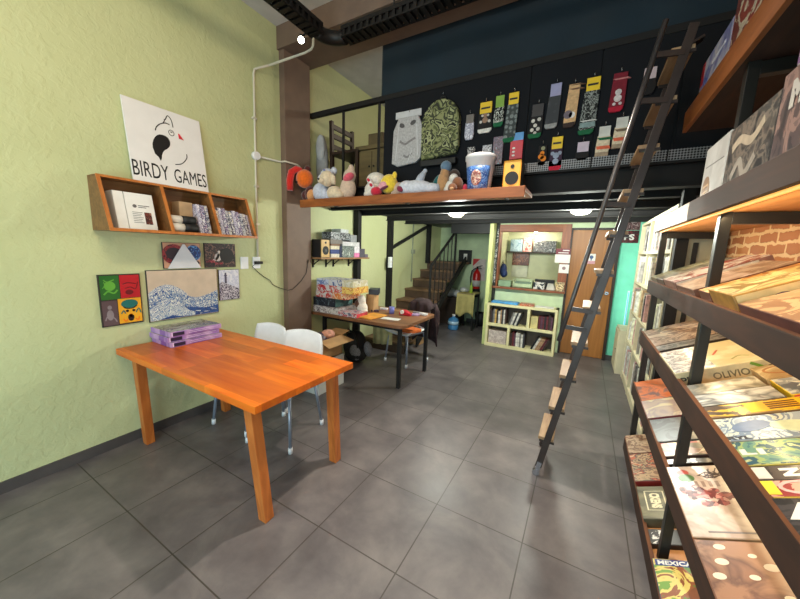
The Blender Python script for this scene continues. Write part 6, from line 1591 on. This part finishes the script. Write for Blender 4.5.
g = G(); g.bar((XL + 0.05, 4.66, 1.56), (XL + 0.05, 6.2, 2.08), 0.05, 0.035, side=(0, 0, 1)); part(g, 'wall_rail', BLACKM, t)
t = thing('switch_box', 'small white electrical box on the black post beside the stairs', 'switch box', (XL + 0.1, 4.6, 1.26))
g = G(); g.box((XL + 0.086, 4.55, 1.255), (XL + 0.125, 4.63, 1.43), bev=0.004); part(g, 'box_body', WHITEP, t)
g = G(); g.box((XL + 0.125, 4.575, 1.33), (XL + 0.13, 4.605, 1.37)); part(g, 'toggle', PAPER, t)
t = thing('wall_conduit', 'pale conduit with a small junction box on the wall above the stairs', 'conduit', (XL + 0.02, 5.55, 0.9))
g = G(); g.tube([(XL + 0.014, 5.55, 0.95), (XL + 0.014, 5.55, 2.05)], 0.013, 10); part(g, 'pipe', pm('conduit_grey', (150, 156, 136), 0.5), t)
g = G(); g.box((XL + 0.001, 5.51, 1.49), (XL + 0.05, 5.60, 1.57), bev=0.004); part(g, 'junction_box', pm('conduit_grey', (150, 156, 136), 0.5), t)

# odds and ends under and beside the stairs
t = thing('side_table', 'small table covered with a yellowish cloth beside the stairs', 'table', (-2.0, 6.3, 0))
CL = pm('mustard_cloth', (206, 190, 120), 0.85, var=0.06)
g = G()
def cl(u, v):
    if v < 0.4:
        return (-2.16 + 0.36 * u, 6.10 + 0.45 * (1 - v / 0.4), 0.745)
    k = (v - 0.4) / 0.6
    return (-2.16 + 0.36 * u, 6.10 - 0.02 * k + 0.015 * math.sin(u * 16) * k, 0.745 - (0.42 + 0.05 * math.sin(u * 7)) * k)
g.sheet(cl, 22, 14, thick=0.006); part(g, 'cloth', CL, t)
g = G(); g.box((-2.15, 6.12, 0.71), (-1.81, 6.54, 0.74)); part(g, 'table_top', STW, t)
for x in (-2.13, -1.83):
    for y in (6.15, 6.51):
        g = G(); g.box((x - 0.015, y - 0.015, 0), (x + 0.015, y + 0.015, 0.71)); part(g, 'leg', BLACKM, t)
t = thing('green_bottle', 'small green bottle standing on the cloth-covered side table', 'bottle', (-1.92, 6.25, 0.75))
g = G(); g.lathe([(0.028, 0), (0.03, 0.01), (0.03, 0.12), (0.012, 0.16), (0.012, 0.21)], (-1.92, 6.25, 0.752), 16); part(g, 'bottle_body', pm('bottle_green', (170, 200, 60), 0.3), t)
blobs_t = thing('crumpled_bag', 'crumpled white plastic bag on the side table by the railing', 'bag', (-2.08, 6.3, 0.75))
blobs(blobs_t, 'bag_body', pm('bag_white_plastic', (206, 206, 206), 0.35, bump=0.4, bs=30), [((-2.09, 6.28, 0.80), (0.07, 0.07, 0.05)), ((-2.04, 6.33, 0.785), (0.04, 0.05, 0.035))])
t = thing('water_bottle', 'big blue water cooler bottle on the floor under the stairs', 'bottle', (-2.18, 6.05, 0))
g = G(); g.lathe([(0.0935, 0.0000), (0.1062, 0.0127), (0.1062, 0.0850), (0.1003, 0.0978), (0.1062, 0.1105), (0.1062, 0.1870), (0.0850, 0.2253), (0.0298, 0.2550), (0.0298, 0.2890)], (-2.18, 6.05, 0.001), 28); part(g, 'bottle_body', pm('water_blue', (70, 130, 180), 0.15, var=0.1, coat=0.5), t)
g = G(); g.lathe([(0.1080, 0.1062), (0.1080, 0.1742)], (-2.18, 6.05, 0.001), 28); part(g, 'label', pm('label_pale_blue', (170, 200, 222), 0.5), t)
g = G(); g.lathe([(0.0323, 0.2720), (0.0323, 0.3060)], (-2.18, 6.05, 0.001), 16); part(g, 'cap', WHITEP, t)
g = G(); g.box((-2.5, 4.62, 0.001), (-2.24, 4.86, 0.22), bev=0.004)
solo(g, 'carton', CARD, 'tan carton on the floor under the lower stair treads', 'box')
t = thing('plastic_bundle', 'white plastic bundle stuffed under the stair landing behind the balusters', 'bag', (-2.5, 6.5, 0.0))
blobs(t, 'bundle_body', pm('bag_white_plastic', (206, 206, 206), 0.35), [((-2.50, 6.60, 0.68), (0.14, 0.14, 0.10)), ((-2.35, 6.62, 0.66), (0.10, 0.12, 0.08))])
g = G(); g.box((-2.75, 6.45, 0.001), (-2.24, 6.8, 0.585), bev=0.006); part(g, 'crate_below', pm('crate_dark_brown', (60, 46, 38), 0.7), t)
# extinguisher, its board and the electric box
t = thing('fire_extinguisher', 'red fire extinguisher hanging on a white backboard by the green post', 'fire extinguisher', (-1.93, 6.86, 0.55))
g = G(); g.box((-2.13, 6.935, 0.95), (-1.85, 6.948, 1.42)); part(g, 'backboard', pm('board_white_red', (206, 190, 184), 0.5), t)
g = G(); g.prism([(-2.13, 6.934, 1.42), (-1.97, 6.934, 1.42), (-2.13, 6.934, 1.26)], (0, -0.002, 0)); part(g, 'red_corner', pm('sign_red2', (190, 40, 40), 0.5), t)
g = G(); g.lathe([(0.07, 0), (0.082, 0.012), (0.082, 0.42), (0.06, 0.49), (0.025, 0.52), (0.025, 0.55)], (-2.0, 6.845, 0.66), 24); part(g, 'cylinder', pm('extinguisher_red', (190, 26, 26), 0.3, coat=0.5), t)
g = G(); g.lathe([(0.0835, 0.17), (0.0835, 0.30)], (-2.0, 6.845, 0.66), 24); part(g, 'label_band', pm('label_silver', (206, 200, 196), 0.4), t)
g = G(); g.lathe([(0.0838, -0.06), (0.0838, 0.12)], (-2.0, 6.845, 0.66), 24); part(g, 'base_skirt', RUB, t)
g = G(); g.cyl((-2.0, 6.845, 1.21), (-2.0, 6.845, 1.26), 0.02); g.bar((-2.0, 6.845, 1.255), (-1.89, 6.82, 1.28), 0.025, 0.012); g.bar((-2.0, 6.845, 1.23), (-1.90, 6.82, 1.22), 0.022, 0.01); part(g, 'valve_handle', BLACKM, t)
g = G(); g.tube([(-2.02, 6.83, 1.23), (-2.10, 6.80, 1.16), (-2.12, 6.79, 1.0), (-2.09, 6.78, 0.8)], 0.013, 8); part(g, 'hose', RUB, t)
t = thing('electric_box', 'black electrical box with a white label left of the fire extinguisher', 'electrical box', (-2.27, 6.9, 1.28))
g = G(); g.box((-2.45, 6.87, 1.30), (-2.17, 6.948, 1.60), bev=0.006); part(g, 'housing', RUB, t)
g = G(); g.box((-2.33, 6.862, 1.38), (-2.25, 6.87, 1.52)); part(g, 'white_label', PAPER, t)
t = thing('waste_bin', 'small dark bin on the floor under the fire extinguisher', 'bin', (-1.82, 6.75, 0))
g = G(); g.lathe([(0.10, 0), (0.13, 0.28), (0.12, 0.28), (0.09, 0.02)], (-1.82, 6.74, 0.001), 20); part(g, 'bin_body', RUB, t)
g = G(); g.box((-1.343, 5.548, 1.05), (-1.302, 5.559, 1.95))
t = solo(g, 'marker_strip', art('strip_marks', [(24, 22, 24), (30, 28, 30), (190, 186, 184), (26, 24, 26)], 16, 'noise', 0.5, 5), 'narrow black vertical strip with white marks beside the hatch frame', 'poster')

# cream bookcase under the hatch
CRM = pm('cream_bookcase_paint', (226, 216, 166), 0.5, var=0.03)
bk = thing('low_bookcase', 'low cream four-compartment bookcase under the service hatch', 'bookcase', (-0.81, 5.46, 0))
BX0, BX1, BY0, BY1, BH = -1.345, -0.275, 5.33, 5.58, 0.735
for a, b_, nm in (((BX0, BY0, 0), (BX0 + 0.038, BY1, BH), 'side'), ((BX1 - 0.038, BY0, 0), (BX1, BY1, BH), 'side'), ((BX0, BY0 - 0.004, BH - 0.04), (BX1, BY1, BH), 'top'), ((BX0 + 0.038, BY0, 0.0), (BX1 - 0.038, BY1, 0.05), 'bottom'), ((BX0 + 0.038, BY0, 0.352), (BX1 - 0.038, BY1, 0.396), 'middle_shelf'), ((-0.705, BY0, 0.396), (-0.665, BY1, BH - 0.04), 'divider'), ((-0.99, BY0, 0.05), (-0.95, BY1, 0.352), 'divider'), ((BX0 + 0.038, BY1 - 0.01, 0.05), (BX1 - 0.038, BY1, BH - 0.04), 'back_panel')):
    g = G(); g.box(a, b_, bev=0.003 if nm != 'back_panel' else 0); part(g, nm, CRM if nm != 'back_panel' else pm('bookcase_back', (110, 96, 84), 0.7), bk)
BOOKC = [('dark brown', (60, 40, 34)), ('grey', (120, 116, 112)), ('off white', (206, 200, 190)), ('maroon', (96, 32, 38)), ('mustard', (190, 150, 80)), ('charcoal', (48, 46, 50)), ('pale blue', (150, 164, 180)), ('black', (26, 24, 26)), ('tan', (170, 134, 100)), ('plum', (84, 50, 66))]
def book(x0, w, z0, h, col, lab, y0, dep, lean=0.0, grp=None, axis='x', face=-1):
    g = G()
    if axis == 'x':
        if lean:
            g.obox((x0 + w / 2 + math.sin(lean) * h / 2, y0 + dep / 2, z0 + abs(math.sin(lean)) * w / 2 + math.cos(lean) * h / 2), (w, dep, h), (0, lean, 0), 0, 0.0015)
        else:
            g.box((x0, y0, z0), (x0 + w, y0 + dep, z0 + h), bev=0.0015)
    else:
        g.box((y0, x0, z0), (y0 + dep, x0 + w, z0 + h), bev=0.0015)
    solo(g, 'book', pm('book_' + col[0].replace(' ', '_'), col[1], 0.5, var=0.18, vs=30), lab, 'book', grp)
rb = random.Random(12)
def run_of_books(x, xe, z0, hmax, seq, comp, grp, y0=5.36, dep=0.17, ws=(0.020, 0.036)):
    k = 0
    while True:
        w = ws[0] + (ws[1] - ws[0]) * rb.random()
        if x + w > xe: break
        col = BOOKC[seq[k % len(seq)]]
        book(x, w, z0, hmax * (0.82 + 0.18 * rb.random()), col, '%s book, %s from the left in the %s' % (col[0], ORD[k], comp), y0 + 0.02 * rb.random(), dep, 0, grp)
        x += w + 0.0015; k += 1
    return x
xx = run_of_books(-1.295, -1.01, 0.397, 0.245, [0, 5, 1, 4, 7, 2, 8, 5, 2, 0, 1], 'upper left compartment of the cream bookcase', 'books in the cream bookcase')
lean = R(17)
x = -0.985
for k, c in enumerate((1, 2, 5, 2, 7)):
    book(x, 0.026, 0.397, 0.215, BOOKC[c], 'leaning %s book, %s of the slanting ones in the upper left compartment' % (BOOKC[c][0], ORD[k]), 5.36, 0.17, lean, 'books in the cream bookcase')
    x += 0.0285 / math.cos(lean)
g = G(); g.box((-0.652, 5.37, 0.397), (-0.545, 5.50, 0.585), bev=0.003)
solo(g, 'storage_box', pm('box_pale_yellow', (206, 190, 130), 0.6), 'pale yellow box in the upper right compartment of the cream bookcase', 'box')
run_of_books(-0.535, -0.318, 0.397, 0.235, [3, 9, 3, 7, 3, 0, 9, 2, 3], 'upper right compartment of the cream bookcase', 'books in the cream bookcase')
g = G(); g.box((-1.295, 5.365, 0.051), (-1.0, 5.53, 0.27), bev=0.004)
solo(g, 'storage_box', art('box_pale_print', [(190, 170, 160), (206, 190, 180), (170, 150, 144), (214, 200, 190)], 14, seed=4, interp='LINEAR'), 'wide pale printed box filling the lower left compartment of the cream bookcase', 'box')
xx = run_of_books(-0.94, -0.70, 0.051, 0.255, [0, 3, 9, 2, 2, 1, 2, 5], 'lower right compartment of the cream bookcase', 'books in the cream bookcase')
x = -0.62
for k, c in enumerate((7, 2, 8, 8, 3, 0)):
    book(x, 0.028, 0.051, 0.205, BOOKC[c], 'leaning %s book, %s of the slanting ones in the lower right compartment' % (BOOKC[c][0], ORD[k]), 5.36, 0.17, R(24), 'books in the cream bookcase')
    x += 0.0305 / math.cos(R(24))
g = G(); g.box((-1.29, 5.36, BH + 0.001), (-0.87, 5.56, BH + 0.032), bev=0.006)
solo(g, 'game_box', pm('bright_blue_box', (66, 144, 206), 0.4, var=0.15, vs=14), 'flat bright blue game box on top of the cream bookcase', 'board game')
g = G(); g.box((-0.84, 5.36, BH + 0.001), (-0.63, 5.52, BH + 0.038), bev=0.004)
solo(g, 'game_box', art('orange_red_box', [(190, 90, 50), (206, 130, 90), (150, 60, 40), (226, 180, 150)], 16, seed=2), 'flat orange red game box on top of the cream bookcase', 'board game')
g = G(); g.box((-0.61, 5.37, BH + 0.001), (-0.34, 5.55, BH + 0.010), bev=0.001)
solo(g, 'flyer_pile', PAPER, 'low pile of white flyers on top of the cream bookcase', 'papers')

# what stands on the hatch counter and in the pantry
ZC = 1.001
t = thing('till_tray', 'pale green plastic tray in the middle of the hatch counter', 'tray', (-0.86, 5.66, ZC))
g = G(); g.box((-1.01, 5.58, ZC), (-0.71, 5.75, ZC + 0.018), bev=0.004); g.box((-1.01, 5.58, ZC), (-0.99, 5.75, ZC + 0.13), bev=0.003); g.box((-0.73, 5.58, ZC), (-0.71, 5.75, ZC + 0.13), bev=0.003); g.box((-1.0, 5.73, ZC), (-0.72, 5.75, ZC + 0.14), bev=0.003); g.box((-1.0, 5.58, ZC), (-0.72, 5.592, ZC + 0.07), bev=0.003)
part(g, 'tray_body', pm('mint_plastic', (176, 190, 150), 0.5), t)
g = G(); g.box((-0.98, 5.60, ZC + 0.018), (-0.74, 5.72, ZC + 0.10), bev=0.004); part(g, 'grey_box_inside', pm('grey_green_card', (110, 130, 110), 0.6), t)
g = G(); g.box((-1.255, 5.60, ZC), (-1.05, 5.78, ZC + 0.10), bev=0.006)
solo(g, 'storage_tub', pm('sage_tub', (130, 156, 124), 0.5), 'sage green tub at the left end of the hatch counter', 'tub')
g = G(); g.box((-0.69, 5.57, ZC), (-0.52, 5.66, ZC + 0.115), bev=0.006)
solo(g, 'print_box', art('black_white_cat', [(24, 22, 22), (30, 28, 28), (214, 206, 196), (26, 24, 24)], 11, seed=3), 'small black box with a white print on the hatch counter', 'box')
g = G(); g.prism([(-0.50, 5.60, ZC), (-0.37, 5.60, ZC), (-0.37, 5.60, ZC + 0.03), (-0.40, 5.60, ZC + 0.10), (-0.48, 5.60, ZC + 0.10)], (0, 0.13, 0), bev=0.005)
solo(g, 'card_terminal', pm('terminal_pale', (196, 190, 176), 0.5), 'pale card terminal on the hatch counter beside the black print box', 'terminal')
g = G(); g.box((-0.365, 5.56, ZC), (-0.24, 5.575, ZC + 0.14), bev=0.002)
solo(g, 'leaning_card', art('tan_picture_card', [(206, 176, 120), (120, 90, 60), (226, 200, 150), (160, 130, 90)], 16, seed=8), 'tan picture card standing at the right end of the hatch counter', 'card')
t = thing('black_tray', 'flat black tray behind the print box on the hatch counter', 'tray', (-0.6, 5.75, ZC))
g = G(); g.box((-0.69, 5.70, ZC), (-0.40, 5.84, ZC + 0.15), bev=0.006); part(g, 'tray_body', RUB, t)
t = thing('blue_bag', 'dark blue bag hanging on the pantry side wall seen through the hatch', 'bag', (-1.24, 5.95, 1.2))
blobs(t, 'bag_body', pm('bag_blue', (30, 50, 96), 0.7), [((-1.255, 5.92, 1.26), (0.06, 0.09, 0.12)), ((-1.235, 5.90, 1.20), (0.06, 0.08, 0.07))])
g = G(); g.tube([(-1.29, 5.92, 1.36), (-1.275, 5.92, 1.43), (-1.26, 5.92, 1.36)], 0.008, 8); part(g, 'strap', RUB, t)
t = thing('pantry_shelf', 'dark shelf on the pantry back wall seen through the hatch', 'shelf', (-0.68, 6.38, 1.55))
g = G(); g.box((-1.30, 6.27, 1.575), (-0.45, 6.448, 1.60)); part(g, 'board', pm('dark_shelf', (56, 44, 34), 0.6), t)
for lab, a, b_, h, cols in (('pale blue package on the pantry shelf, left of the pink one', -1.24, -1.03, 0.22, [(150, 176, 186), (176, 196, 204), (120, 150, 170)]), ('pink and white package on the pantry shelf', -1.02, -0.87, 0.26, [(216, 110, 96), (226, 190, 180), (206, 80, 70)]), ('long dark patterned package at the right of the pantry shelf', -0.84, -0.47, 0.20, [(60, 60, 64), (110, 106, 104), (40, 40, 44), (170, 170, 170)])):
    g = G(); g.box((a, 6.29, 1.601), (b_, 6.43, 1.601 + h), bev=0.004); solo(g, 'package', art('pantry_' + lab[:20], cols, 14, seed=len(lab) % 5), lab, 'package')
g = G(); g.box((-1.21, 6.41, 1.345), (-0.91, 6.448, 1.575), bev=0.003)
solo(g, 'picture_board', art('brown_board', [(110, 56, 30), (140, 76, 40), (90, 44, 26), (160, 110, 80)], 8, seed=3), 'brown picture board under the pantry shelf', 'picture')
g = G(); g.box((-1.21, 6.42, 1.12), (-0.92, 6.45, 1.335), bev=0.002)
solo(g, 'white_board', pm('notice_cream', (206, 204, 180), 0.6), 'plain whitish board below the brown picture board in the pantry', 'board')
t = thing('pantry_lamp', 'bright bare bulb under the ceiling of the pantry', 'lamp', (-0.80, 6.15, 1.90))
g = G(); g.lathe([(0.02, 0.10), (0.02, 0.18)], (-0.80, 6.15, 1.905), 16); part(g, 'socket', WHITEP, t)
g = G(); g.ell((-0.80, 6.15, 1.965), (0.035, 0.035, 0.042)); part(g, 'bulb', emitter('bulb_glow', (255, 250, 226), 25.0), t)
point('pantry_bulb_light', (-0.80, 6.15, 1.90), 9, (1.0, 0.93, 0.72), 0.04)

# notices
def notice(lab, x0, x1, z0, z1, y, parts, name='notice', cat='notice'):
    t = thing(name, lab, cat, ((x0 + x1) / 2, y, z0))
    fr = Frame((x0, y, z0), (1, 0, 0), (0, 0, 1))
    for nm, u0, u1, v0, v1, mt, n1 in parts:
        g = G(); fr.box(g, u0, u1, v0, v1, 0, n1); part(g, nm, mt, t)
    return t, fr
DRED = pm('notice_dark_red', (120, 40, 50), 0.5)
t, fr = notice('dark red and white notice pinned to the right jamb of the hatch', -0.415, -0.205, 1.44, 1.66, YP - 0.032, (('white_lower', 0, 0.21, 0, 0.13, PAPER, 0.003), ('red_upper', 0.005, 0.205, 0.13, 0.22, DRED, 0.003)))
g = G(); fr.box(g, 0.10, 0.19, 0.185, 0.20, 0.003, 0.004); fr.box(g, 0.04, 0.18, 0.15, 0.162, 0.003, 0.004); part(g, 'white_print', PAPER, t)
t, fr = notice('small white notice with a round mark under the dark red one', -0.345, -0.205, 1.285, 1.42, YP - 0.032, (('sheet', 0, 0.14, 0, 0.135, PAPER, 0.003),))
g = G(); fr.disc(g, 0.07, 0.075, 0.026, 0.003, 0.004); part(g, 'round_mark', pm('print_greyred', (150, 120, 120), 0.6), t)
t, fr = notice('square white and pink sign with a blue figure on the door', 0.022, 0.128, 1.445, 1.595, 5.659, (('sheet', 0, 0.106, 0.045, 0.15, PAPER, 0.003), ('pink_lower', 0, 0.106, 0, 0.045, pm('sign_pink', (206, 150, 160), 0.5), 0.003)), 'door_sign', 'sign')
g = G(); fr.disc(g, 0.053, 0.10, 0.026, 0.003, 0.004); fr.box(g, 0.045, 0.061, 0.05, 0.08, 0.003, 0.004); part(g, 'blue_figure', pm('sign_blue', (50, 80, 130), 0.5), t)
t, fr = notice('dark red and black poster with white letters above the turquoise wall', 0.42, 0.62, 1.765, 1.94, YP + 0.058, (('sheet', 0, 0.20, 0, 0.175, art('poster_darkred', [(70, 20, 26), (110, 30, 36), (40, 16, 20), (90, 30, 30)], 12, seed=6), 0.003),), 'poster', 'poster')
lettering('PS', 0.1, PAPER, t, fr, 0.03, 0.04, 0.003, fit=(0.12, 0.085), bold=0.004)
t, fr = notice('greyish red poster above the dark red poster by the ladder', 0.42, 0.62, 1.945, 2.06, YP + 0.058, (('sheet', 0, 0.20, 0, 0.115, art('poster_greyred', [(96, 60, 60), (130, 100, 100), (70, 40, 42), (160, 140, 140)], 14, seed=2), 0.003),), 'poster', 'poster')

# tall cream bookcase on the right, and the low unit beyond it
TC = pm('ivory_bookcase_paint', (214, 204, 172), 0.5, var=0.03)
tc = thing('tall_bookcase', 'tall ivory bookcase against the right wall beyond the game shelves', 'bookcase', (0.69, 4.1, 0))
TX, TY0, TY1, TH = 0.565, 3.20, 5.0, 1.97
for y in (TY0, 3.70, 4.33, TY1 - 0.03):
    g = G(); g.box((TX, y, 0), (XR - 0.004, y + 0.03, TH), bev=0.002); part(g, 'upright', TC, tc)
lev = [0.06, 0.50, 0.885, 1.245, 1.60, TH - 0.03]
for z in lev:
    g = G(); g.box((TX + 0.002, TY0 + 0.03, z), (XR - 0.01, TY1 - 0.03, z + 0.03)); part(g, 'shelf', TC, tc)
g = G(); g.box((XR - 0.014, TY0 + 0.03, 0.06), (XR - 0.006, TY1 - 0.03, TH)); part(g, 'back_panel', pm('bookcase_back2', (150, 138, 112), 0.6), tc)
g = G(); g.box((TX + 0.006, TY0, 0), (TX + 0.02, TY1, 0.06)); part(g, 'plinth', TC, tc)
lv = ['bottom', 'lower', 'middle', 'upper', 'top']
PAL = [('grey', (130, 124, 118)), ('off white', (214, 208, 196)), ('pale grey', (176, 170, 164)), ('tan', (176, 146, 110)), ('cream', (222, 212, 186)), ('charcoal', (70, 66, 66)), ('ivory', (226, 220, 206)), ('dusty pink', (190, 146, 142)), ('white', (230, 226, 220))]
rt = random.Random(21)
for s_, (ya, yb_) in enumerate(((3.735, 4.325), (4.365, 4.965), (3.235, 3.695))):
    for L_ in range(5):
        y = yb_ - 0.01; k = 0
        z0_ = lev[L_] + 0.031
        nmax = 7
        while k < nmax:
            w_ = 0.035 + 0.05 * rt.random()
            if y - w_ < ya: break
            col = PAL[int(rt.random() * len(PAL))]
            h_ = (0.20 + 0.10 * rt.random()) if L_ else 0.25 + 0.1 * rt.random()
            g = G(); dx = 0.03 * rt.random()
            g.box((TX + 0.012 + dx - (0.02 if L_ in (2, 3) else 0), y - w_, z0_), (TX + 0.20, y, z0_ + h_), bev=0.002)
            solo(g, 'boxed_game', pm('shelfgame_' + col[0].replace(' ', '_'), col[1], 0.45, var=0.22, vs=24), '%s game box, %s in the %s %s cell of the ivory bookcase' % (col[0], ORD[k], ('centre', 'far', 'near')[s_], lv[L_]), 'board game', 'boxes in the ivory bookcase')
            y -= w_ + 0.002; k += 1
lc = thing('low_cabinet', 'low beige cabinet between the ivory bookcase and the turquoise wall', 'cabinet', (0.66, 5.28, 0))
g = G(); g.box((0.50, 5.06, 0), (XR - 0.004, 5.52, 0.60), bev=0.004); part(g, 'cabinet_body', TC, lc)
g = G(); g.box((0.488, 5.08, 0.04), (0.50, 5.50, 0.57), bev=0.003); dd = part(g, 'door', TC, lc)
g = G(); g.ell((0.482, 5.12, 0.33), (0.009, 0.009, 0.009)); part(g, 'knob', CHROME, dd)
t = thing('light_strip', 'thin blue glowing light strip on the turquoise wall behind the ivory bookcase', 'light strip', (0.58, 5.67, 0.7))
g = G(); g.box((0.592, 5.662, 0.32), (0.602, 5.679, 1.06), bev=0.002); part(g, 'tube', emitter('cyan_glow', (60, 180, 230), 0.8), t)
g = G(); g.box((0.585, 5.668, 0.30), (0.61, 5.68, 1.08)); part(g, 'channel', WHITEP, t)
area('cyan_strip_light', (0.60, 5.45, 1.0), (0.50, 5.68, 1.0), 0.05, 1.4, 0.9, (0.6, 1.0, 0.92))
# dark strip added in place of the shaded gap at the bookcase end
g = G(); g.box((0.685, 3.165, 0.02), (0.71, 3.195, 1.68), bev=0.002)
solo(g, 'gap_shade_strip', pm('gap_shade', (50, 46, 42), 0.6), 'narrow dark strip standing in for the shaded gap at the near end of the ivory bookcase', 'board')
